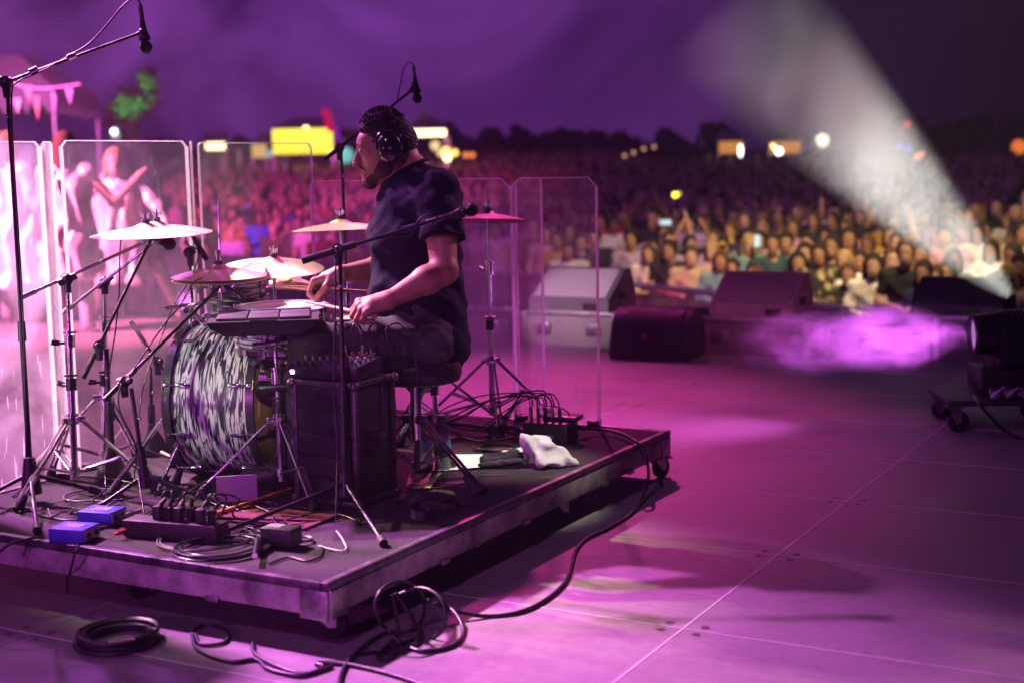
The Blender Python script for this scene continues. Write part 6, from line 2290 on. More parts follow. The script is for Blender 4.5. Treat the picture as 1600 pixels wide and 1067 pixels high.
# (photo column, extra depth, pose, skin, hair, top, trousers, scale, label)
FRONT = [
    (985, 0.0, 7, 1, 3, 'lilac', 0, 1.05, 'man in pale sleeves and dark vest at the barrier, left of the white-topped woman'),
    (1018, 0.0, 8, 0, 1, 'white', 1, 0.97, 'woman in a white long-sleeved top leaning on the barrier beside the black wedge'),
    (1050, 0.1, 1, 1, 0, 'black', 0, 1.0, 'man in black leaning between the white-topped woman and the bare-armed one'),
    (1046, 1.0, 2, 0, 0, 'black', 0, 1.02, 'spectator stretching one bare arm straight up above the barrier'),
    (1082, 0.0, 1, 0, 1, 'beige', 0, 0.97, 'bare-armed woman in beige with both arms on the barrier'),
    (1108, 0.6, 6, 0, 2, 'lilac', 1, 0.98, 'fair-haired woman in lilac behind the bare-armed one'),
    (1126, 0.0, 8, 1, 1, 'turquoise', 1, 0.95, 'person in a turquoise top bending over the barrier left of the magenta wedge'),
    (1131, 0.9, 0, 1, 0, 'pink', 1, 1.0, 'spectator in a mustard yellow cap above the turquoise top'),
    (1150, 0.2, 1, 1, 0, 'pink', 1, 0.90, 'short spectator in pink just at the left top of the magenta wedge'),
    (1166, 0.9, 6, 0, 2, 'turquoise', 1, 1.03, 'tall woman with long light hair in a pale blue striped top'),
    (1176, 0.1, 1, 1, 0, 'black', 0, 0.88, 'dark-haired spectator whose head shows just above the magenta wedge'),
    (1190, 0.0, 1, 0, 1, 'grey', 0, 0.87, 'brown-haired spectator low behind the middle of the magenta wedge'),
    (1207, 0.3, 7, 1, 0, 'teal', 1, 1.06, 'man in a dark teal sweater above the magenta wedge'),
    (1228, 1.0, 7, 1, 3, 'blue', 1, 1.05, 'man in bright blue standing behind the teal sweater'),
    (1246, 0.0, 8, 1, 3, 'red', 0, 0.98, 'woman in a bright red top right of the magenta wedge'),
    (1258, 0.6, 5, 0, 0, 'black', 0, 1.0, 'woman in black just behind the red top'),
    (1279, 0.0, 7, 1, 0, 'patterned', 1, 1.02, 'man in a dark shirt with pale blotches beside the red top'),
    (1302, 0.8, 0, 1, 3, 'black', 0, 1.05, 'tall man in black right of the blotched shirt'),
    (1316, 0.3, 6, 0, 2, 'white', 0, 0.98, 'fair-haired woman in white a little behind the barrier'),
    (1326, 0.0, 1, 1, 1, 'patterned', 0, 0.93, 'short spectator leaning left of the white hoodie'),
    (1342, 0.6, 5, 1, 0, 'grey', 0, 0.97, 'dark-haired woman looking over the left shoulder of the white hoodie'),
    (1368, 0.0, 8, 0, 0, 'white', 1, 1.0, 'woman in a white hoodie leaning beside the man in a black T-shirt'),
    (1395, 0.8, 0, 0, 1, 'beige', 0, 0.99, 'person in beige peeking between the white hoodie and the black T-shirt'),
    (1418, 0.0, 1, 0, 1, 'black', 0, 1.10, 'man in a black T-shirt with folded bare arms, last before the dark wedge'),
    (1438, 0.8, 7, 1, 3, 'white', 0, 1.03, 'person in white over the right shoulder of the black T-shirt'),
    (1452, 0.1, 1, 1, 0, 'navy', 0, 0.98, 'spectator in navy leaning at the left end of the dark wedge'),
    (1474, 0.3, 1, 0, 1, 'beige', 0, 0.95, 'spectator in beige whose hands rest above the dark wedge'),
    (1492, 0.5, 1, 0, 0, 'grey', 0, 0.98, 'grey-topped spectator in the smoke above the dark wedge'),
    (1573, 0.2, 6, 0, 2, 'beige', 0, 0.98, 'fair-haired woman at far right under the bright smoke jet'),
    (1596, 0.4, 7, 1, 0, 'black', 0, 1.02, 'dark spectator at the right edge beside the smoke jet'),
    (868, 0.2, 0, 1, 0, 'mustard', 0, 1.0, 'spectator in mustard seen through the rightmost acrylic panel above the pale wedge'),
    (905, 0.2, 7, 0, 3, 'navy', 0, 1.0, 'spectator in navy seen through the rightmost acrylic panel by its edge'),
    (888, 0.0, 1, 1, 1, 'white', 1, 0.95, 'spectator in white with a face right over the pale wedge'),
    (535, -1.5, 3, 1, 0, 'neon', 0, 1.0, 'steward in a neon yellow vest seen between the two cymbals left of the drummer'),
]
for (px, ex, po, sk, ha, top, tr, sc, lb) in FRONT:
    p = at(px, front_depth(px) + ex)
    o = spectator(p, po, sk, ha, top, tr, lb, GF, sc, turn=rnd.uniform(-0.3, 0.3))
    if 'cap' in lb:
        cp = MB().ell((0, 0.02, 1.66), (0.093, 0.105, 0.085), nu=16, nv=10).box((0, -0.12, 1.645), (0.13, 0.11, 0.012), bev=0.004)
        c_ = solo('cap', cp, capm, M=None)
        c_.parent = o
# phones held up
for (px, py, ex, lb) in ((1040, 348, 1.3, 'glowing phone held up beside the stretched arm'), (1183, 377, 0.9, 'tall glowing phone held up right of the light-haired woman')):
    q = W(px, py, front_depth(px) + ex)
    t = thing('phone', lb, 'phone', q, RZ(YAW))
    part('case', MB().box((0, 0.006, 0), (0.075, 0.009, 0.15) if px > 1100 else (0.15, 0.009, 0.075), bev=0.003), blackp, t, world=False)
    part('screen', MB().box((0, 0, 0), (0.068, 0.003, 0.142) if px > 1100 else (0.142, 0.003, 0.068)), mat('lit_screen', (0.3, 0.5, 0.6), 0.2, emit=(0.55, 0.75, 0.85), es=0.8), t, world=False)

# the rows behind: individuals
topk = ['black', 'black', 'black', 'grey', 'white', 'navy', 'pink', 'beige', 'olive', 'white', 'lilac', 'red', 'black', 'blue', 'grey', 'beige', 'mustard']
zone = lambda px: ('behind the smoke jet at the far right' if px > 1460 else 'in the warm light above the white hoodie' if px > 1300 else 'above the magenta wedge' if px > 1090 else 'behind the raised arm' if px > 940 else 'seen through the low shield panels' if px > 700 else 'behind the drummer' if px > 500 else 'seen through the tall shield panel')
count = 0
used = set()
P_LIST = []
rowd = 1.15
zc = {}
for row in range(1, 12):
    px = -20 if row % 2 else -5
    while px < 1620:
        d = front_depth(px) + row * rowd + rnd.uniform(-0.25, 0.25)
        step = 0.72 * FPX / d
        x = px + rnd.uniform(-0.2, 0.2) * step
        px += step
        if x < 290 or count >= 262:
            continue
        if rnd.random() < 0.05:
            continue
        po = rnd.choices([0, 1, 2, 3, 4, 5, 6, 7], [5, 0, 1.2, 1.6, 0.7, 3, 4, 4])[0]
        tp_ = rnd.choice(topk)
        hi = rnd.choice([0, 0, 1, 1, 2, 3])
        P_LIST.append((row, x, d, po, rnd.choice([0, 0, 1, 1, 2]), hi, tp_, rnd.choice([0, 1, 2]), rnd.uniform(0.93, 1.08), rnd.uniform(-0.5, 0.5)))
        count += 1
ORD = ['', 'second', 'third', 'fourth', 'fifth', 'sixth', 'seventh', 'eighth', 'ninth', 'tenth', 'eleventh', 'twelfth']
HW = ['dark-haired', 'brown-haired', 'fair-haired', 'black-haired']
PW = ['', ' leaning', ' with one arm up', ' filming', ' with both arms up', ' with clasped hands', '', '']
ZN = lambda px: ('far right' if px > 1460 else 'above the white hoodie' if px > 1300 else 'above the magenta monitor' if px > 1090 else 'near the raised arm' if px > 940 else 'behind the low shield' if px > 700 else 'behind the drummer' if px > 500 else 'behind the tall shield')
for i, (row, x, d, po, ski, hi, tp_, tr_, sc_, tu) in enumerate(P_LIST):
    nb_ = P_LIST[i + 1][6] if i + 1 < len(P_LIST) and P_LIST[i + 1][0] == row else None
    lb = '%s person in %s%s, %s row, %s' % (HW[hi], tp_, PW[po], ORD[row], ZN(x))
    if lb in used and nb_:
        lb += ', left of one in ' + nb_
    if lb in used:
        lb += ', ' + ('shorter' if sc_ < 1 else 'taller') + ' one'
    used.add(lb)
    spectator(at(x, d), po, ski, hi, tp_, tr_, lb, 'packed rows ' + ZN(x), sc_, tu)
print('individuals', count)

# everybody further back reads as one mass
VS, FS = [], []


def lowfig(p, s, a):
    base = len(VS)
    ca_, sa_ = math.cos(a), math.sin(a)
    arm = rnd.random() < 0.18
    bl = [((0, 0, 1.62), (0.085, 0.10, 0.125)), ((0, 0.0, 1.16), (0.23, 0.14, 0.34)), ((0, 0, 0.55), (0.17, 0.13, 0.58))]
    if arm:
        bl.append(((0.22, -0.05, 1.70), (0.045, 0.045, 0.26)))
    for c_, r_ in bl:
        b0 = len(VS)
        nu, nv = 7, 4
        for j in range(nv + 1):
            ph = -math.pi / 2 + math.pi * j / nv
            for i in range(nu):
                t_ = 2 * math.pi * i / nu
                x, y, z = c_[0] + r_[0] * math.cos(ph) * math.cos(t_), c_[1] + r_[1] * math.cos(ph) * math.sin(t_), c_[2] + r_[2] * math.sin(ph)
                VS.append((p.x + (x * ca_ - y * sa_) * s, p.y + (x * sa_ + y * ca_) * s, p.z + z * s))
        for j in range(nv):
            for i in range(nu):
                a0, a1 = b0 + j * nu + i, b0 + j * nu + (i + 1) % nu
                FS.append((a0, a1, a1 + nu, a0 + nu))


MI = []
nfar = 0
for row in range(8, 64):
    px = 280
    while px < 1640:
        d = front_depth(px) + row * 0.95 + rnd.uniform(-0.3, 0.3)
        step = 0.72 * FPX / d
        x = px + rnd.uniform(-0.35, 0.35) * step
        px += step
        if row <= 11 and d < front_depth(x) + 9.5:
            continue
        if x > 1000 and row > 46:
            continue
        f0 = len(FS)
        lowfig(at(x, d), rnd.uniform(0.92, 1.08), rnd.uniform(0, 6))
        nf = len(FS) - f0
        tm_ = rnd.choice([2, 3, 3, 3, 4, 5, 6])
        MI += [rnd.choice([0, 0, 1])] * 28 + [tm_] * 28 + [3] * 28 + [0] * (nf - 84)
        nfar += 1
me = bpy.data.meshes.new('distant_crowd')
me.from_pydata(VS, [], FS)
for m_ in (SK[0], SK[1], TM['white'], TM['black'], TM['grey'], TM['navy'], TM['pink']):
    me.materials.append(m_)
me.polygons.foreach_set('material_index', MI[:len(FS)])
me.polygons.foreach_set('use_smooth', np.ones(len(FS), bool))
o = bpy.data.objects.new('distant_crowd', me)
COL.objects.link(o)
tag(o, 'dense far part of the audience merging into one dark mass under the lights', 'crowd', kind='stuff')
print('far', nfar)

# crowd barrier along the front row
bm_ = mat('barrier_drape', (0.06, 0.055, 0.06), 0.7, 0, 0.5, 3, 0.1)
bcols = list(range(-60, 1680, 60))
BW = ['outside the left edge of the photo', 'behind the pink glowing shield panel', 'behind the bending dancer', 'behind the ride cymbal', 'behind the hi-hat rod', 'behind the edge-on crash', 'behind the drummer\'s chest', 'behind the dark crash', 'behind the pale monitor', 'below the white-topped woman', 'between round and magenta monitors', 'behind the magenta monitor', 'below the red top', 'below the man in the black T-shirt', 'behind the smoke jet', 'at the right edge']
for i in range(0, len(bcols) - 1, 2):
    a = at(bcols[i], front_depth(bcols[i]) - 0.42)
    b = at(bcols[min(i + 2, len(bcols) - 1)], front_depth(bcols[min(i + 2, len(bcols) - 1)]) - 0.42)
    if i == 0:
        pass
    dv = (b - a)
    L = dv.length
    dv.normalize()
    c_ = (a + b) / 2
    t = thing('crowd_barrier', 'grey metal crowd barrier section, ' + BW[i // 2], 'barrier', c_, RZ(math.atan2(dv.y, dv.x)), 'crowd barrier sections')
    part('panel', MB().box((0, 0, 0.60), (L - 0.06, 0.02, 1.05)), bm_, t, world=False)
    part('top_rail', MB().cyl((-L / 2, 0, 1.16), (L / 2, 0, 1.16), 0.035, n=10), steel, t, world=False)
    for k in (-0.5, 0, 0.499):
        part('leg', MB().box((k * (L - 0.05), -0.03 if dv.x > 0 else 0.03, 0.56), (0.06, 0.05, 1.12)), steel, t, world=False)

# ------------------------------------------------------------------ monitors and platforms at the stage front


def wedge(px0, px1, ytop, ybot, yslope, d, label, m, z0, hgt, dp, round_=False, yaw=0.0):
    """stage monitor: slanted grille face towards the stage. px0..px1: lower front edge"""
    pass


def monitor(c, w, hgt, dp, a, label, body_m, grill_m, slope=0.62):
    t = thing('stage_monitor', label, 'stage monitor', c, RZ(a), 'wedge monitors along the stage edge')
    # side outline, y towards the back (audience)
    ol = [(0, 0), (dp, 0), (dp, hgt * 0.45), (dp * 0.80, hgt), (dp * 0.62, hgt), (0, hgt * 0.30)]
    part('cabinet', MB().prism([Vector((-w / 2, y, z)) for y, z in ol], (w, 0, 0)), body_m, t, world=False)
    v = Vector((0, dp * 0.62, hgt * 0.70))
    L = v.length
    ang = math.atan2(hgt * 0.70, dp * 0.62)
    cg = Vector((0, dp * 0.31, hgt * 0.65)) + Vector((0, -math.sin(ang), math.cos(ang))) * 0.004
    part('grille', MB().box(cg, (w - 0.06, L - 0.04, 0.012), Matrix.Rotation(ang, 3, 'X'), 0.004), grill_m, t, world=False)
    for s in (-1, 1):
        part('side_handle', MB().box((s * (w / 2 + 0.002), dp * 0.5, hgt * 0.35), (0.012, 0.14, 0.05), bev=0.004), blackm, t, world=False)
    part('connector_plate', MB().box((w * 0.28, -0.003, hgt * 0.13), (0.12, 0.012, hgt * 0.18), bev=0.003), blackm, t, world=False)
    return t


palem = mat('pale_grille', (0.70, 0.67, 0.66), 0.55, 0.1, 0.1, 60, 0.3)
cabg = mat('grey_cabinet', (0.20, 0.19, 0.19), 0.6, 0, 0.2, 12, 0.1)
cabd = mat('dark_cabinet', (0.035, 0.032, 0.035), 0.55, 0, 0.25, 14, 0.15)
gred = mat('plain_grille', (0.17, 0.15, 0.16), 0.6, 0.1, 0.15, 70, 0.3)
boxm = mat('pale_case_laminate', (0.40, 0.38, 0.34), 0.55, 0, 0.15, 7)
boxd = mat('dark_case_laminate', (0.10, 0.09, 0.09), 0.55, 0, 0.2, 7)


def low_case(px0, px1, ytop, y, zt, dp, label, m):
    """low platform: its near bottom edge seen at row y"""
    c_ = P((px0 + px1) / 2, y, 0)

    def colx(px):
        r_ = ray(px, y)
        return CO.x + r_.x * (c_.y - CO.y) / r_.y
    x0, x1 = colx(px0), colx(px1)
    w = x1 - x0
    c_.x = (x0 + x1) / 2
    t = thing('low_platform', label, 'platform', (c_.x, c_.y + dp / 2, 0), group='low platforms under the monitors')
    part('body', MB().box((0, 0, zt / 2), (w, dp, zt), bev=0.01), m, t, world=False)
    ed = MB()
    for s in (-1, 1):
        part('edge_profile', MB().box((s * (w / 2 - 0.01), -dp / 2 - 0.004, zt / 2), (0.035, 0.02, zt - 0.02), bev=0.003), alu, t, world=False)
    part('edge_profile', MB().box((0, -dp / 2 - 0.003, zt - 0.012), (w - 0.05, 0.018, 0.03), bev=0.003), alu, t, world=False)
    for s in (-1, 1):
        part('handle', MB().box((s * w * 0.27, -dp / 2 - 0.006, zt * 0.5), (0.12, 0.016, zt * 0.35), bev=0.004), steel, t, world=False)
    return c_, w


c_, w_ = low_case(818, 962, 490, 541, 0.255, 0.65, 'pale low case under the pale monitor, seen through the rightmost shield panel', boxm)
monitor(Vector((c_.x - 0.02, c_.y + 0.04, 0.257)), w_ * 0.86, 0.30, 0.50, 0.0, 'pale-faced stage monitor on the pale case', cabg, palem)
low_case(968, 1085, 490, 545, 0.25, 0.6, 'dark low case directly behind the round black monitor', boxd)
c_, w_ = low_case(1088, 1262, 500, 556, 0.26, 0.65, 'dark low case under the magenta-lit monitor', boxd)
monitor(Vector((c_.x - 0.02, c_.y + 0.04, 0.262)), w_ * 0.74, 0.29, 0.50, 0.0, 'magenta-lit stage monitor left of the purple smoke', cabg, gred)
c_, w_ = low_case(1290, 1450, 500, 562, 0.22, 0.6, 'dark low case hidden in the purple smoke', boxd)
c_, w_ = low_case(1460, 1640, 490, 568, 0.30, 0.7, 'dark low case behind the moving light at the right', boxd)
monitor(Vector((c_.x - 0.25, c_.y + 0.1, 0.302)), 0.60, 0.22, 0.50, 0.0, 'dark stage monitor under the smoke jet', cabd, cabd)
# low rail of the stage edge between the platforms (left part)
c_, w_ = low_case(690, 812, 480, 534, 0.27, 0.6, 'low violet case left of the shield edge, a strip of light on its top', boxd)

# rounded black floor monitor nearer to us
c_ = P(1012, 563, 0)
t = thing('floor_monitor', 'rounded black floor monitor with a small red badge, nearest of the monitors', 'stage monitor', c_, RZ(R(4)))
w = 0.56
prof = [(0, 0), (0.42, 0), (0.42, 0.16)]
for k in range(11):
    a = R(10 + 150 * k / 10)
    prof.append((0.22 + 0.20 * math.cos(a), 0.12 + 0.22 * math.sin(a)))
prof.append((0.0, 0.10))
blackcab = mat('black_cabinet', (0.012, 0.011, 0.013), 0.6, 0, 0.25, 14, 0.15)
part('cabinet', MB().prism([Vector((-w / 2, y, z)) for y, z in prof], (w, 0, 0)), blackcab, t, world=False, sharp=30)
pr2 = [(y * 1.0 - 0.006, z * 1.0 + 0.006) for y, z in prof[3:]]
gm_ = MB()
gm_.strap([Vector((0.0, y, z)) for y, z in pr2], w - 0.11, 0.006, (1, 0, 0))
part('grille', gm_, blackcab, t, world=False)
part('badge', MB().cyl((-0.02, -0.02, 0.165), (-0.02, 0.03, 0.150), 0.017, n=16), mat('red_badge', (0.5, 0.08, 0.05), 0.4), t, world=False)
part('handle', MB().box((w / 2 + 0.002, 0.2, 0.17), (0.01, 0.12, 0.04), bev=0.004), blackm, t, world=False)

# ------------------------------------------------------------------ moving lights at the right


def mover(c, a, tilt, label, s=1.0, lens=None, lo=1.0):
    """moving head: base box, yoke with two arms, barrel head tilted by tilt about its yoke axis"""
    rt = RZ(a)
    t = thing('moving_light', label, 'stage light', c, rt, 'moving lights at the right')
    part('base', MB().box((0, 0, 0.10 * s), (0.36 * s, 0.34 * s, 0.14 * s), bev=0.02), blackp, t, world=False)
    part('turntable', MB().cyl((0, 0, 0.17 * s), (0, 0, 0.21 * s), 0.12 * s, n=24), blackm, t, world=False)
    for k in (-1, 1):
        y = k * 0.185 * s
        part('yoke_arm', MB().prism([Vector((-0.085 * s, y - 0.026 * s, 0.21 * s)), Vector((0.085 * s, y - 0.026 * s, 0.21 * s)), Vector((0.062 * s, y - 0.026 * s, 0.50 * s * lo)), Vector((0.035 * s, y - 0.026 * s, 0.56 * s * lo)), Vector((-0.035 * s, y - 0.026 * s, 0.56 * s * lo)), Vector((-0.062 * s, y - 0.026 * s, 0.50 * s * lo))], (0, 0.052 * s, 0)), hpm, t, world=False)
    part('yoke_bridge', MB().box((0, 0, 0.225 * s), (0.17 * s, 0.42 * s, 0.05 * s), bev=0.01), hpm, t, world=False)
    hz = 0.47 * s * lo
    d = Vector((-math.cos(tilt), 0, math.sin(tilt)))
    o = Vector((0, 0, hz))
    part('head', MB().lathe([(0, -0.20 * s), (0.10 * s, -0.20 * s), (0.135 * s, -0.15 * s), (0.142 * s, 0.0), (0.128 * s, 0.06 * s), (0.122 * s, 0.19 * s), (0.108 * s, 0.20 * s), (0.104 * s, 0.17 * s), (0, 0.165 * s)], o, d, 36), hpm, t, world=False)
    part('lens', MB().lathe([(0, 0.172 * s), (0.10 * s, 0.172 * s), (0.10 * s, 0.166 * s), (0, 0.166 * s)], o, d, 32), lens, t, world=False)
    for k in range(5):
        part('cooling_fin', MB().torus(o - d * (0.03 + 0.028 * k) * s, d, 0.142 * s - 0.001 * k, 0.004 * s, 32, 6), blackm, t, world=False)
    cc_ = Vector(c) + rt @ o
    return t, cc_ + (rt @ d) * 0.22 * s, rt @ d


lensv = mat('lit_violet_lens', (0.6, 0.3, 0.8), 0.2, emit=(0.9, 0.3, 1.0), es=0.5)
lensw = mat('lit_white_lens', (0.8, 0.8, 0.8), 0.2, emit=(1, 0.98, 0.9), es=6)
m1c = P(1566, 664, 0)
m1c.z = 0.165
mv, vpos, vdir = mover(m1c, R(25), R(-2), 'black moving light on a wheeled dolly, its violet beam turned low to the left', 0.82, lensv, lo=0.78)
spot('moving_light_beam_violet', vpos, vpos + vdir * 3, 650, (0.86, 0.16, 1.0), 58, 1.0, 0.05)
t = thing('light_dolly', 'wheeled dolly with chrome brackets carrying the black moving light', 'dolly', (m1c.x, m1c.y, 0), RZ(R(25)))
part('board', MB().box((-0.06, 0, 0.15), (0.52, 0.44, 0.03), bev=0.006), cabd, t, world=False)
for x, y in ((-0.28, -0.18), (0.17, -0.18), (-0.28, 0.18), (0.17, 0.18)):
    k_ = part('caster', MB().box((x, y, 0.130), (0.09, 0.08, 0.006)).prism([Vector((x - 0.03, y - 0.02, 0.127)), Vector((x + 0.03, y - 0.02, 0.127)), Vector((x + 0.03, y - 0.02, 0.05)), Vector((x + 0.008, y - 0.02, 0.04))], (0, 0.003, 0)), steel, t, world=False)
    part('wheel', MB().lathe([(0, -0.014), (0.04, -0.014), (0.052, -0.008), (0.052, 0.008), (0.04, 0.014), (0, 0.014)], (x + 0.02, y, 0.054), (0, 1, 0), 24), rubber, k_, world=False)
rr = random.Random(17)
for i in range(4):
    part('bracket', MB().box((-0.10 + 0.07 * i, -0.215, 0.20 + 0.01 * (i % 2)), (0.05, 0.03, 0.055), Matrix.Rotation(rr.uniform(-0.6, 0.6), 3, 'Y'), 0.008).cyl((-0.12 + 0.07 * i, -0.245, 0.18), (-0.06 + 0.07 * i, -0.24, 0.23), 0.009, n=10), chrome, t, world=False)
a = P(1535, 640, 0.22)
cable('cable curving from the dolly to the right edge of the photo', [P(1522, 617, 0.22), P(1532, 632, 0.20), P(1548, 652, 0.12), P(1570, 672, 0.04), P(1600, 684, 0.008), P(1660, 690, 0.008)], 0.008)
m2c = P(1650, 600, 0)
m2c.z = 0.0
d2 = dep(m2c)
nz = W(1578, 462, d2)
m2 = thing('road_case', 'black road case at the right edge carrying the smoke jet light', 'case', (nz.x + 0.42, nz.y, 0))
ctop = nz.z - 0.55
part('body', MB().box((0, 0, ctop / 2 + 0.03), (0.62, 0.6, ctop - 0.06), bev=0.01), cabd, m2, world=False)
for s in (-1, 1):
    part('edge_profile', MB().box((s * 0.305, -0.3, ctop / 2 + 0.03), (0.03, 0.03, ctop - 0.07), bev=0.004), steel, m2, world=False)
mm, wpos, wdir = mover(Vector((nz.x + 0.34, nz.y, ctop)), 0.0, R(48), 'black moving light at the right edge throwing the pale smoky jet', 1.0, lensw)

# ------------------------------------------------------------------ smoke
def smoke_mat(name, dens, col, scale, lo, hi, fall, aniso=0.0, detail=5, dist=0.6, stretch=(1, 1, 1)):
    """fall: 'ball' fades with distance from the local origin; 'jet' fades off the local X axis"""
    m = bpy.data.materials.new(name)
    m.use_nodes = True
    t = m.node_tree
    t.nodes.clear()
    out = t.nodes.new('ShaderNodeOutputMaterial')
    v = t.nodes.new('ShaderNodeVolumePrincipled')
    v.inputs['Color'].default_value = (*col, 1)
    v.inputs['Anisotropy'].default_value = aniso
    tc_ = t.nodes.new('ShaderNodeTexCoord')
    mpn = t.nodes.new('ShaderNodeMapping')
    mpn.inputs['Scale'].default_value = stretch
    n = t.nodes.new('ShaderNodeTexNoise')
    n.inputs['Scale'].default_value = scale
    n.inputs['Detail'].default_value = detail
    n.inputs['Distortion'].default_value = dist
    t.links.new(tc_.outputs['Object'], mpn.inputs[0])
    t.links.new(mpn.outputs[0], n.inputs['Vector'])
    mr_ = t.nodes.new('ShaderNodeMapRange')
    mr_.inputs['From Min'].default_value = lo
    mr_.inputs['From Max'].default_value = hi
    t.links.new(n.outputs[0], mr_.inputs['Value'])
    sp_ = t.nodes.new('ShaderNodeSeparateXYZ')
    t.links.new(tc_.outputs['Object'], sp_.inputs[0])

    def M2(op, a, b=None, c=None):
        q = t.nodes.new('ShaderNodeMath')
        q.operation = op
        q.use_clamp = False
        for i, x in enumerate((a, b, c)):
            if x is None:
                continue
            if isinstance(x, (int, float)):
                q.inputs[i].default_value = x
            else:
                t.links.new(x, q.inputs[i])
        return q.outputs[0]
    if fall == 'ball':
        # unit ball object space
        r2 = M2('ADD', M2('MULTIPLY', sp_.outputs[0], sp_.outputs[0]), M2('ADD', M2('MULTIPLY', sp_.outputs[1], sp_.outputs[1]), M2('MULTIPLY', sp_.outputs[2], sp_.outputs[2])))
        f = M2('MAXIMUM', M2('SUBTRACT', 1.0, r2), 0.0)
        f = M2('MULTIPLY', f, f)
        k = 1.0
    else:
        L, r0, r1 = fall[1:]
        tt = M2('DIVIDE', sp_.outputs[0], L)
        rad = M2('MULTIPLY_ADD', M2('POWER', M2('MAXIMUM', tt, 0.0), 0.72), r1 - r0, r0)
        rr2 = M2('SQRT', M2('ADD', M2('MULTIPLY', sp_.outputs[1], sp_.outputs[1]), M2('MULTIPLY', sp_.outputs[2], sp_.outputs[2])))
        q = M2('DIVIDE', rr2, rad)
        f = M2('POWER', M2('MAXIMUM', M2('SUBTRACT', 1.0, M2('POWER', q, 2.0)), 0.0), 1.5)
        # thins towards its far end
        f = M2('MULTIPLY', f, M2('MAXIMUM', M2('SUBTRACT', 1.0, M2('POWER', tt, 3.0)), 0.0))
        f = M2('MULTIPLY', f, M2('ADD', M2('MULTIPLY_ADD', tt, 1.6, 0.35), M2('DIVIDE', 0.16, M2('ADD', tt, 0.08))))
    d = M2('MULTIPLY', M2('MULTIPLY', f, mr_.outputs[0]), dens)
    t.links.new(d, v.inputs['Density'])
    t.links.new(v.outputs[0], out.inputs['Volume'])
    return m


# the white jet
jd = W(1150, 30, d2 - 0.3) - nz
JL = jd.length * 1.06
jd.normalize()
jx, jy = basis(jd)
jr = Matrix((jd, jx, jy)).transposed()
JM = Matrix.Translation(nz) @ jr.to_4x4()
r0, r1 = 0.04, 0.54
mbj = MB().lathe([(0, 0)] + [(r0 + (r1 - r0) * (k / 12) ** 0.72, JL * k / 12) for k in range(13)] + [(0, JL)], (0, 0, 0), (1, 0, 0), 32)
o = solo('smoke_jet', mbj, smoke_mat('jet_smoke', 2.0, (0.95, 0.95, 0.95), 1.35, 0.32, 0.64, ('jet', JL, r0, r1), 0.0, 2.5, 0.8), 'pale widening jet of lit smoke rising from the right edge to the upper middle', 'smoke', kind='stuff', M=JM)
spot('smoke_jet_light', nz - jd * 0.04, nz + jd * 3, 1050, (0.98, 1.0, 0.90), 42, 1.0, 0.03)

# purple floor smoke
def puff(px, py, d, rx, ry, rz, m, label, rot=0.0):
    c_ = W(px, py, d)
    Mx = Matrix.Translation(c_) @ RZ(YAW + rot).to_4x4() @ Matrix.Diagonal((rx, ry, rz, 1))
    return solo('smoke_puff', MB().ell((0, 0, 0), (1, 1, 1), nu=32, nv=16), m, label, 'smoke', kind='stuff', M=Mx)


pfm = smoke_mat('floor_smoke', 5.0, (0.9, 0.8, 0.95), 3.0, 0.42, 0.66, 'ball', 0.0, 4, 1.0)
puff(1425, 524, 7.25, 0.48, 0.40, 0.23, pfm, 'glowing purple smoke in front of the moving light')
puff(1345, 532, 7.35, 0.42, 0.34, 0.17, pfm, 'faint purple smoke joining the two bright puffs')
puff(1255, 534, 7.45, 0.42, 0.36, 0.20, pfm, 'purple smoke curling on the floor right of the magenta monitor')

# ------------------------------------------------------------------ beyond the crowd: tents, kiosks, lamps, trees


def glow(name, col, es):
    return mat(name, [min(1, c * 0.6 + 0.2) for c in col], 0.4, emit=col, es=es)


def gp(px, d):
    q = at(px, d)
    return q


tentm = mat('tent_canvas', (0.30, 0.34, 0.34), 0.8, 0, 0.06, 2)


def tent(px, d, w, hw, hr, label, m, valance=True, a=0.0, lit=None):
    c_ = gp(px, d)
    t = thing('marquee', label, 'tent', c_, RZ(YAW + a))
    h0 = hw
    vs = [(-w / 2, -w / 2, h0), (w / 2, -w / 2, h0), (w / 2, w / 2, h0), (-w / 2, w / 2, h0)]
    b = MB()
    nn = 10
    rings = []
    for k in range(nn + 1):
        f = k / nn
        s_ = 1 - 0.62 * f if w > 3 else (1 - f) ** 1.25
        z_ = h0 + hr * f
        rings.append([(x * max(s_, 0.02), y * max(s_, 0.02), z_) for x, y, _ in vs])
    V = [p for r_ in rings for p in r_]
    F = [(i * 4 + k, i * 4 + (k + 1) % 4, i * 4 + 4 + (k + 1) % 4, i * 4 + 4 + k) for i in range(nn) for k in range(4)]
    b._add(V, F)
    part('roof', b, m, t, world=False)
    if valance:
        v = MB()
        n_ = 14
        for s_ in (-1, 1):
            for i in range(n_):
                x0 = -w / 2 + w * i / n_
                x1 = x0 + w / n_
                y = s_ * w / 2
                ol = [Vector((x0, y, h0)), Vector((x1, y, h0)), Vector((x1, y, h0 - w * 0.10)), Vector(((x0 + x1) / 2, y, h0 - w * 0.17)), Vector((x0, y, h0 - w * 0.10))]
                v.prism(ol, (0, 0.02, 0))
                ol = [Vector((p.y, p.x, p.z)) for p in ol]
                v.prism(ol, (0.02, 0, 0))
        part('valance', v, m, t, world=False)
    for x in (-1, 1):
        for y in (-1, 1):
            part('pole', MB().cyl((x * w / 2 * 0.98, y * w / 2 * 0.98, 0), (x * w / 2 * 0.98, y * w / 2 * 0.98, h0), 0.05, n=8), alu, t, world=False)
    return t


def zpx(px, py, d):
    return W(px, py, d).z


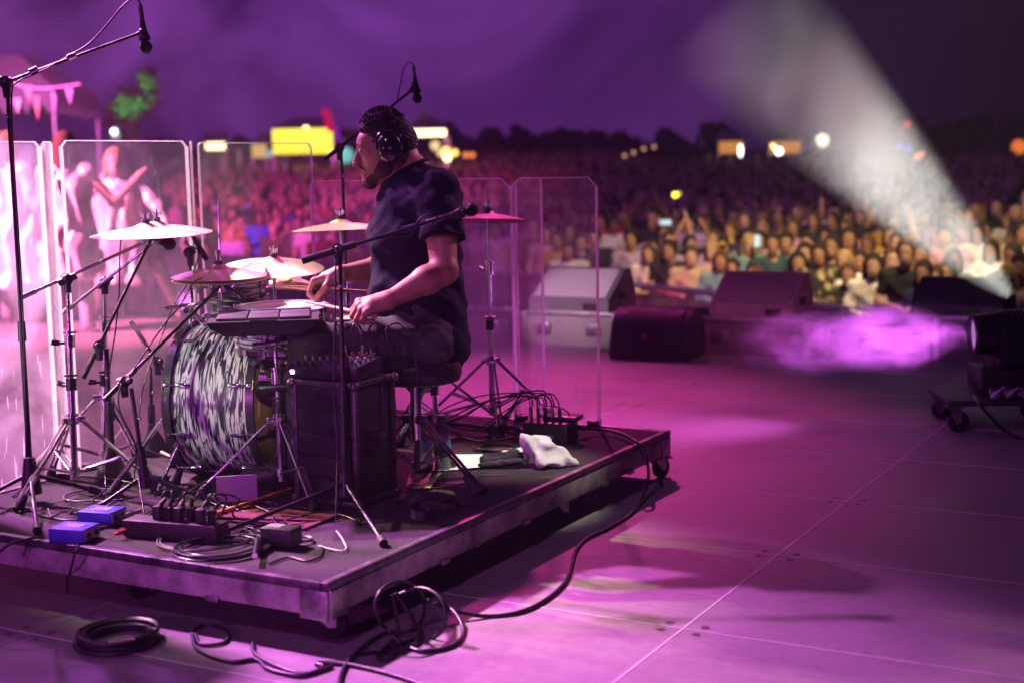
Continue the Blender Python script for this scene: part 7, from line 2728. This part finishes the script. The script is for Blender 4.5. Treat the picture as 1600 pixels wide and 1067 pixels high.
# white marquee far left
d = 34
c_ = gp(38, d)
tent(14, d, 3.5, zpx(38, 146, d) - c_.z, zpx(38, 92, d) - zpx(38, 146, d), 'pale pagoda marquee with scalloped edge at the far left', tentm)
spot('added_marquee_spot', W(60, 250, 26), W(30, 140, 34), 250, (0.80, 0.62, 0.95), 26, 0.8, 0.2)  # added spot to brighten the marquee canvas
# pennants strung under it; orange and white ones have a painted-in glow
dl_ = 20
p0, p1 = W(-20, 118, dl_), W(125, 132, dl_)
t = thing('bunting', 'string of orange, white and grey pennants in front of the marquee', 'bunting', W(50, 140, dl_))
part('cord', MB().tube(cat([p0, (p0 + p1) / 2 - Vector((0, 0, 0.12)), p1], 6), 0.012), whitep, t)
for px, py, w, hgt, m_ in ((27, 165, 0.14, 0.26, glow('glowing_white_pennant', (0.8, 0.8, 0.7), 0.15)), (44, 146, 0.20, 0.30, glow('glowing_orange_pennant', (0.7, 0.2, 0.04), 0.35)), (57, 168, 0.12, 0.42, glow('glowing_orange_pennant', (0.7, 0.2, 0.04), 0.35)), (84, 160, 0.10, 0.30, mat('grey_pennant', (0.5, 0.5, 0.5))), (108, 150, 0.16, 0.28, mat('grey_pennant', (0.5, 0.5, 0.5)))):
    c_ = W(px, py, dl_)
    rx = RZ(YAW)
    w, hgt = w * 0.7, hgt * 0.8
    part('pennant', MB().prism([c_ + rx @ Vector((-w / 2, 0, hgt * 0.45)), c_ + rx @ Vector((w / 2, 0, hgt * 0.45)), c_ + rx @ Vector((0.01, 0, -hgt * 0.55))], rx @ Vector((0, 0.008, 0))), m_, t)

# white lamp housing above the shield
q = W(182, 211, 16)
t = thing('camera_dome', 'small pale domed lamp housing just above the tall shield', 'lamp', q)
part('housing', MB().lathe([(0, 0.10), (0.05, 0.09), (0.08, 0.05), (0.085, -0.06), (0, -0.06)], q, n=24), whitep, t)
part('bulb', MB().ell(W(178, 206, 15.85), (0.035, 0.035, 0.035)), glow('lit_bulb_white', (0.9, 0.95, 0.95), 6), t)
part('post', MB().cyl(q + Vector((0, 0, -0.06)), Vector((q.x, q.y, GR)), 0.03, n=10), steel, t)

# trees behind the crowd, each with trunk and crown of leaf clumps
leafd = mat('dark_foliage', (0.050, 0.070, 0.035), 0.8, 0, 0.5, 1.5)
leafl = mat('lit_foliage', (0.10, 0.12, 0.05), 0.8, 0, 0.5, 1.5)  # lighter leaf copy, light painted into the colour of the lit trees
barkm = mat('bark', (0.07, 0.05, 0.04), 0.9, 0, 0.3, 6)


def tree(px, d, hgt, rad, label, seed, n=1500, leaf=0.26, m=None):
    if d > 50:
        hgt, rad = 1.9 + 0.14 * hgt, min(rad, 3.4)
    c_ = gp(px, d)
    t = thing('tree', label, 'tree', c_, group='trees behind the audience')
    rg = random.Random(seed)
    tr = MB()
    tr.tube([(c_.x, c_.y, c_.z - 0.2), (c_.x + 0.15, c_.y, c_.z + hgt * 0.3), (c_.x - 0.1, c_.y + 0.1, c_.z + hgt * 0.55), (c_.x, c_.y, c_.z + hgt * 0.85)], [0.32, 0.24, 0.16, 0.05], 9)
    clumps = []
    for i in range(13):
        a = rg.uniform(0, 6.28)
        z_ = rg.uniform(0.38, 0.97)
        k = math.sin(math.pi * min(1, (z_ - 0.25) / 0.8)) ** 0.6
        e = Vector((c_.x + math.cos(a) * rad * k * rg.uniform(0.35, 0.85), c_.y + math.sin(a) * rad * k * rg.uniform(0.35, 0.85), c_.z + hgt * z_))
        tr.tube([(c_.x, c_.y, c_.z + hgt * (z_ - 0.22)), ((c_.x + e.x) / 2, (c_.y + e.y) / 2, c_.z + hgt * (z_ - 0.08)), e], [0.10, 0.06, 0.02], 6)
        clumps.append((e, min(rad * rg.uniform(0.28, 0.5), hgt * 0.26)))
    part('trunk', tr, barkm, t)
    V, F = [], []
    for i in range(n):
        e, r_ = rg.choice(clumps)
        u = Vector((rg.gauss(0, 1), rg.gauss(0, 1), rg.gauss(0, 0.8))).normalized() * r_ * (rg.random() ** 0.45)
        p_ = e + u
        a1 = Vector((rg.gauss(0, 1), rg.gauss(0, 1), rg.gauss(0, 1))).normalized()
        b1 = a1.cross(Vector((rg.gauss(0, 1), rg.gauss(0, 1), rg.gauss(0, 1)))).normalized()
        s_ = leaf * rg.uniform(0.6, 1.3)
        k = len(V)
        V += [tuple(p_ + a1 * s_), tuple(p_ + b1 * s_ * 0.6), tuple(p_ - a1 * s_), tuple(p_ - b1 * s_ * 0.6)]
        F.append((k, k + 1, k + 2, k + 3))
    me_ = bpy.data.meshes.new('crown')
    me_.from_pydata(V, [], F)
    part('crown', me_, m or leafd, t)


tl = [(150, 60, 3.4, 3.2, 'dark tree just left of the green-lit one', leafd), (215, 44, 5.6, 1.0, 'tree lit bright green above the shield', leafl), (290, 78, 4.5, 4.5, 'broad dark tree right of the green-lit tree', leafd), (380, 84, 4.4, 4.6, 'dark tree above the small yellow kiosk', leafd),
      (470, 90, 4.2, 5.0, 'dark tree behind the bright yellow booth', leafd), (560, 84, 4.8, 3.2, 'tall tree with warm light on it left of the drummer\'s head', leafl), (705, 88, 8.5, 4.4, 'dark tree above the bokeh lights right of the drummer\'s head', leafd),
      (800, 92, 4.4, 4.5, 'dark tree right of the amber bokeh', leafd), (900, 95, 4.1, 4.6, 'dark tree left of the string of round lights', leafd), (1010, 95, 3.9, 4.4, 'dark tree behind the string of round lights', leafd), (1090, 98, 4.2, 4.0, 'dark tree just left of the orange kiosks', leafd),
      (1330, 90, 5.2, 4.6, 'dark tree behind the pale jet of smoke', leafd), (1440, 92, 5.2, 4.8, 'dark tree hung with small red and blue lamps', leafd), (1560, 88, 5.0, 4.8, 'dark tree at the right edge by the orange lamp', leafd)]
for i, (px, d, hgt, rad, lb, m_) in enumerate(tl):
    tree(px, d, hgt, rad, lb, 40 + i, n=1400 if d > 50 else 650, leaf=0.34 if d > 50 else 0.13, m=m_)
q = gp(215, 44)
spot('green_tree_uplight', q + CV(0.6, -2.5, 2.6), q + Vector((0, 0, 4.9)), 900, (0.04, 1.0, 0.16), 34, 0.6, 0.1)

# bright yellow booth, kiosks
def booth(px, d, x0, x1, yt, yb, label, m, sign=None, name='market_booth', dp=3.0):
    a, b = W(x0, yt, d), W(x1, yb, d)
    c_ = gp((x0 + x1) / 2, d)
    w = (W(x1, yt, d) - a).length
    t = thing(name, label, 'booth', c_, RZ(YAW))
    hb, ht = b.z - c_.z, a.z - c_.z
    part('sign_board', MB().box((0, -0.1, (hb + ht) / 2), (w, 0.15, ht - hb), bev=0.03), m, t, world=False)
    part('roof', MB().prism([Vector((-w / 2 - 0.2, 0, ht)), Vector((w / 2 + 0.2, 0, ht)), Vector((w / 2 * 0.5, dp / 2, ht + 0.5)), Vector((-w / 2 * 0.5, dp / 2, ht + 0.5))], (0, 0.08, 0)), tentm, t, world=False)
    for s_ in (-1, 1):
        for y in (0, dp):
            part('post', MB().box((s_ * w / 2, y, (hb + 0.02) / 2), (0.12, 0.12, hb)), steel, t, world=False)
    part('counter', MB().box((0, 0.1, 0.5), (w, 0.6, 1.0), bev=0.02), cabg, t, world=False)
    return t


yel = glow('lit_yellow_sign', (0.92, 0.82, 0.02), 1.7)
yel2 = glow('lit_pale_yellow', (1.0, 0.90, 0.35), 4.5)
amb = glow('lit_amber', (1.0, 0.62, 0.10), 3.0)
oran = glow('lit_orange_front', (0.85, 0.34, 0.06), 0.7)
whl = glow('lit_white_lamp', (1.0, 0.95, 0.85), 6)
tq = glow('lit_turquoise', (0.10, 0.55, 0.50), 1.0)


def lamp(px, py, d, r, m, label, post=True, group=None, name='lamp', sz=1.0):
    q = W(px, py, d)
    t = thing(name, label, 'lamp', q, group=group)
    part('bulb', MB().ell(q, (r, r, r * sz), nu=16, nv=10), m, t)
    part('holder', MB().cyl(q + Vector((0, 0, r * sz)), q + Vector((0, 0, r * sz + r)), r * 0.5, n=10), blackm, t)
    return t


tb = booth(478, 58, 430, 523, 203, 240, 'booth with a glowing bright yellow sign left of the drummer\'s head', yel)
bl = MB()
for px, py, rx, rz in ((448, 213, 0.42, 0.20), (470, 211, 0.22, 0.14), (496, 216, 0.50, 0.22), (478, 202, 0.12, 0.12)):
    part('floodlight', MB().ell(W(px, py, 57.7), (rx, 0.1, rz), RZ(YAW), 16, 10), yel2, tb)
booth(341, 60, 326, 355, 224, 234, 'small booth with a pale yellow light strip above the shield', yel2)
booth(408, 62, 397, 420, 226, 247, 'small amber-lit booth left of the bright yellow one', glow('lit_dim_amber', (0.8, 0.6, 0.15), 0.8))
tb = booth(670, 60, 641, 699, 204, 213, 'booth with a long yellow strip light right of the drummer\'s head', yel2)
tent(668, 63, 1.7, zpx(668, 200, 63) - gp(668, 63).z, 0.8, 'pale flat tent roof above the yellow strip light', tentm, valance=False)
booth(1143, 62, 1123, 1160, 222, 240, 'orange-lit kiosk front with an upright white lamp', oran)
lamp(1157, 236, 60, 0.07, whl, 'upright white lamp on the left orange kiosk', sz=3.8)
booth(1228, 62, 1202, 1250, 222, 240, 'orange-lit kiosk front left of the big cream lamp', oran)
lamp(1208, 229, 60, 0.09, glow('lit_warm_yellow', (1, 0.75, 0.25), 5), 'small yellow lamp at the left of the right kiosk')
lamp(1217, 237, 60, 0.15, whl, 'round white lamp in the middle of the right kiosk')
# bokeh lamps right of the head
for (px, py, r, m_, lb) in ((697, 236, 0.16, amb, 'amber lamp just under the yellow strip light'), (680, 228, 0.20, glow('lit_pale_amber', (0.9, 0.7, 0.3), 1.2), 'pale amber lamp nearest the drummer\'s head'), (699, 246, 0.17, yel2, 'brightest yellow lamp of the cluster, lowest one'), (688, 240, 0.14, glow('lit_pale_amber', (0.9, 0.7, 0.3), 1.2), 'faint amber lamp left of the brightest one'), (711, 239, 0.13, amb, 'amber lamp at the right of the cluster'), (728, 243, 0.12, glow('lit_dim_orange', (0.8, 0.22, 0.04), 1.6), 'dim orange lamp right of the cluster'), (738, 243, 0.12, glow('lit_dim_orange', (0.8, 0.22, 0.04), 1.6), 'rightmost dim orange lamp of the cluster'),
                        (422, 241, 0.16, tq, 'turquoise lamp left of the bright yellow booth'), (540, 243, 0.34, tq, 'turquoise light patch left of the drummer\'s forehead'), (1055, 305, 0.055, glow('lit_gold', (1.0, 0.75, 0.05), 5), 'single golden lamp glowing above the raised arm'), (1061, 303, 0.04, glow('lit_dim_gold', (0.7, 0.45, 0.05), 2), 'dim golden lamp touching the single golden one'),
                        (1285, 220, 0.23, glow('lit_cream', (0.9, 0.85, 0.62), 2.5), 'big round cream lamp on top of the lattice arm'), (1418, 194, 0.14, glow('lit_red', (0.8, 0.02, 0.04), 1.0), 'red lamp right of the smoke jet'), (1405, 229, 0.10, glow('lit_blue', (0.12, 0.10, 0.9), 1.6), 'left one of two small blue lamps'), (1419, 232, 0.10, glow('lit_blue', (0.12, 0.10, 0.9), 1.6), 'right one of two small blue lamps'),
                        (1434, 245, 0.13, glow('lit_dim_orange', (0.8, 0.22, 0.04), 1.6), 'dim orange lamp below the blue pair'), (1441, 241, 0.10, glow('lit_dim_orange', (0.8, 0.22, 0.04), 1.6), 'fainter orange lamp right of the dim one'), (1592, 230, 0.30, glow('lit_deep_orange', (0.9, 0.20, 0.02), 1.0), 'orange lamp glowing at the right edge')):
    d = 30 if 'golden' in lb else (50 if 'cream' in lb else 59)
    lamp(px, py, d, r, m_, lb)
for i, (px, py) in enumerate(((976, 244), (990, 239), (1006, 233), (1022, 230))):
    lamp(px, py, 60, 0.075, glow('lit_string_amber', (0.9, 0.42, 0.25), 1.1 + 0), ('first', 'second', 'third', 'last')[i] + ' round lamp from the left on the rising string of lights', group='rising string of round lights')
# lattice arm (camera crane) carrying the cream lamp


def lattice(a, b, w, m, n=12):
    a, b = Vector(a), Vector(b)
    u = (b - a).normalized()
    x = u.cross(Vector((0, 0, 1))).normalized()
    y = u.cross(x)
    mb_ = MB()
    cs_ = [x * w + y * w, x * -w + y * w, x * -w - y * w, x * w - y * w]
    for c_ in cs_:
        mb_.cyl(a + c_, b + c_, w * 0.12, n=6)
    L = (b - a).length
    for i in range(n):
        p_, q_ = a + u * L * i / n, a + u * L * (i + 1) / n
        for k in range(4):
            mb_.cyl(p_ + cs_[k], q_ + cs_[(k + 1) % 4], w * 0.08, n=5)
    return mb_


d = 48
t = thing('camera_crane', 'pale lattice crane arm rising to the big cream lamp', 'crane', gp(1213, d))
part('upper_arm', lattice(W(1200, 276, d), W(1282, 226, d), 0.14, alu), alu, t)
part('lower_arm', lattice(W(1238, 262, d), W(1216, 318, d), 0.13, alu, 8), alu, t)
part('side_arm', lattice(W(1265, 296, d), W(1312, 308, d), 0.09, alu, 8), alu, t)
part('column', lattice(W(1216, 318, d), gp(1213, d), 0.16, alu, 8), alu, t)
part('mast', MB().cyl(W(1306, 250, d), gp(1306, d), 0.06, n=8), steel, t)
# flag / red and blue streamer by the yellow sign
q = W(512, 190, 40)
t = thing('streamer', 'red and violet streamer hanging above the yellow booth', 'flag', q)
part('red_cloth', MB().strap(cat([W(506, 172, 40), W(512, 182, 40), W(514, 196, 40), W(520, 206, 40)], 5), 0.22, 0.01, CV(1, 0, 0.2)), mat('red_cloth', (0.6, 0.05, 0.08), 0.8, emit=(0.6, 0.04, 0.12), es=0.0), t)
part('violet_cloth', MB().strap(cat([W(520, 196, 40), W(526, 208, 40), W(528, 222, 40)], 5), 0.2, 0.01, CV(1, 0, 0.2)), mat('violet_cloth', (0.16, 0.08, 0.5), 0.8), t)

# ------------------------------------------------------------------ performers on the stage at the left
pf = figure(dict(pel=(0, 0.10, 0.88), che=(0, -0.10, 1.12), nec=(0, -0.20, 1.26), hed=(0, -0.26, 1.40), sL=(0.18, -0.16, 1.22), eL=(0.34, -0.26, 1.02), wL=(0.42, -0.42, 0.86), sR=(-0.18, -0.16, 1.22), eR=(-0.36, -0.20, 1.30), wR=(-0.50, -0.30, 1.46),
                 kL=(0.30, -0.12, 0.52), aL=(0.48, 0.02, 0.08), kR=(-0.18, -0.14, 0.50), aR=(-0.30, 0.06, 0.08), long=1.2, sleeve=2), h=0.014)
sil = mat('silvery_costume', (0.75, 0.74, 0.70), 0.35, 0.3, 0.2, 12, 0.3)


def robe(che, hem, r0, r1, h=0.016, seed=0.0):
    s = SDF([('c', T(che), T(hem), r0, r1, 0.05)], h)
    s.wrinkle(0.022, [(34, 26, 3, seed, 1.0), (-22, 40, 4, 1.1 + seed, 0.7)])
    s.clip(T(hem), (Vector(hem) - Vector(che)).normalized(), 0.02, 18)
    return s.mesh('robe')


def performer(px, py, figs, tops, tr_m, hair, label, ang, sc=1.0):
    p = P(px, py, 0)
    o = bpy.data.objects.new('person', figs['person'])
    COL.objects.link(o)
    o.location = p
    o.rotation_euler = (0, 0, ang)
    o.scale = (sc,) * 3
    if not figs['person'].materials:
        figs['person'].materials.append(SK[0])
    tag(o, label, 'person', 'performers behind the shield')
    for k_, m_ in (('top', tops), ('trousers', tr_m), ('hair', hair), ('robe', tops)):
        if k_ not in figs:
            continue
        if not figs[k_].materials:
            figs[k_].materials.append(m_)
        c_ = bpy.data.objects.new(k_, figs[k_])
        COL.objects.link(c_)
        c_.parent = o
        c_.material_slots[0].link = 'OBJECT'
        c_.material_slots[0].material = m_
    return o


pf['robe'] = robe((0, -0.12, 1.14), (0.02, 0.02, 0.42), 0.19, 0.36)
performer(196, 500, pf, sil, sil, HR[2][1], 'dancer in a silvery white costume bending forward behind the wide tall shield panel', YAW + 0.2, 1.02)
pf2 = figure(dict(sR=(-0.18, 0, 1.40), eR=(-0.38, -0.05, 1.12), wR=(-0.56, -0.06, 1.30), eL=(0.26, -0.05, 1.12), long=0.6, sleeve=0.2), h=0.014)
pf2['robe'] = robe((0, 0, 1.24), (0.0, 0.0, 0.50), 0.19, 0.27, seed=2.0)
performer(118, 520, pf2, sil, mat('silver_trousers', (0.5, 0.5, 0.52), 0.4, 0.3), HR[1][1], 'performer reaching one bare arm and open hand out to the right behind the shield', YAW + math.pi, 0.98)
pf3 = figure(dict(eL=(0.28, -0.05, 1.14), sleeve=2, long=1), h=0.014)
pf3['robe'] = robe((0, 0, 1.24), (0.0, 0.0, 0.35), 0.20, 0.38, seed=4.0)
performer(30, 505, pf3, sil, sil, HR[2][1], 'pale costumed performer behind the glowing leftmost shield panel', YAW + 2.6, 1.0)

# ------------------------------------------------------------------ the hazy night air over the stage and the audience
hz = bpy.data.materials.new('haze')
hz.use_nodes = True
t = hz.node_tree
t.nodes.clear()
o_ = t.nodes.new('ShaderNodeOutputMaterial')
v = t.nodes.new('ShaderNodeVolumePrincipled')
v.inputs['Color'].default_value = (0.9, 0.86, 0.95, 1)
v.inputs['Density'].default_value = 0.0024
v.inputs['Anisotropy'].default_value = 0.1
t.links.new(v.outputs[0], o_.inputs['Volume'])
solo('haze', MB().box((-40, 60, 9), (260, 262, 24)), hz, kind='stuff', smooth=False)
for o in list(bpy.data.objects):
    if '_m' in o.keys():
        del o['_m']
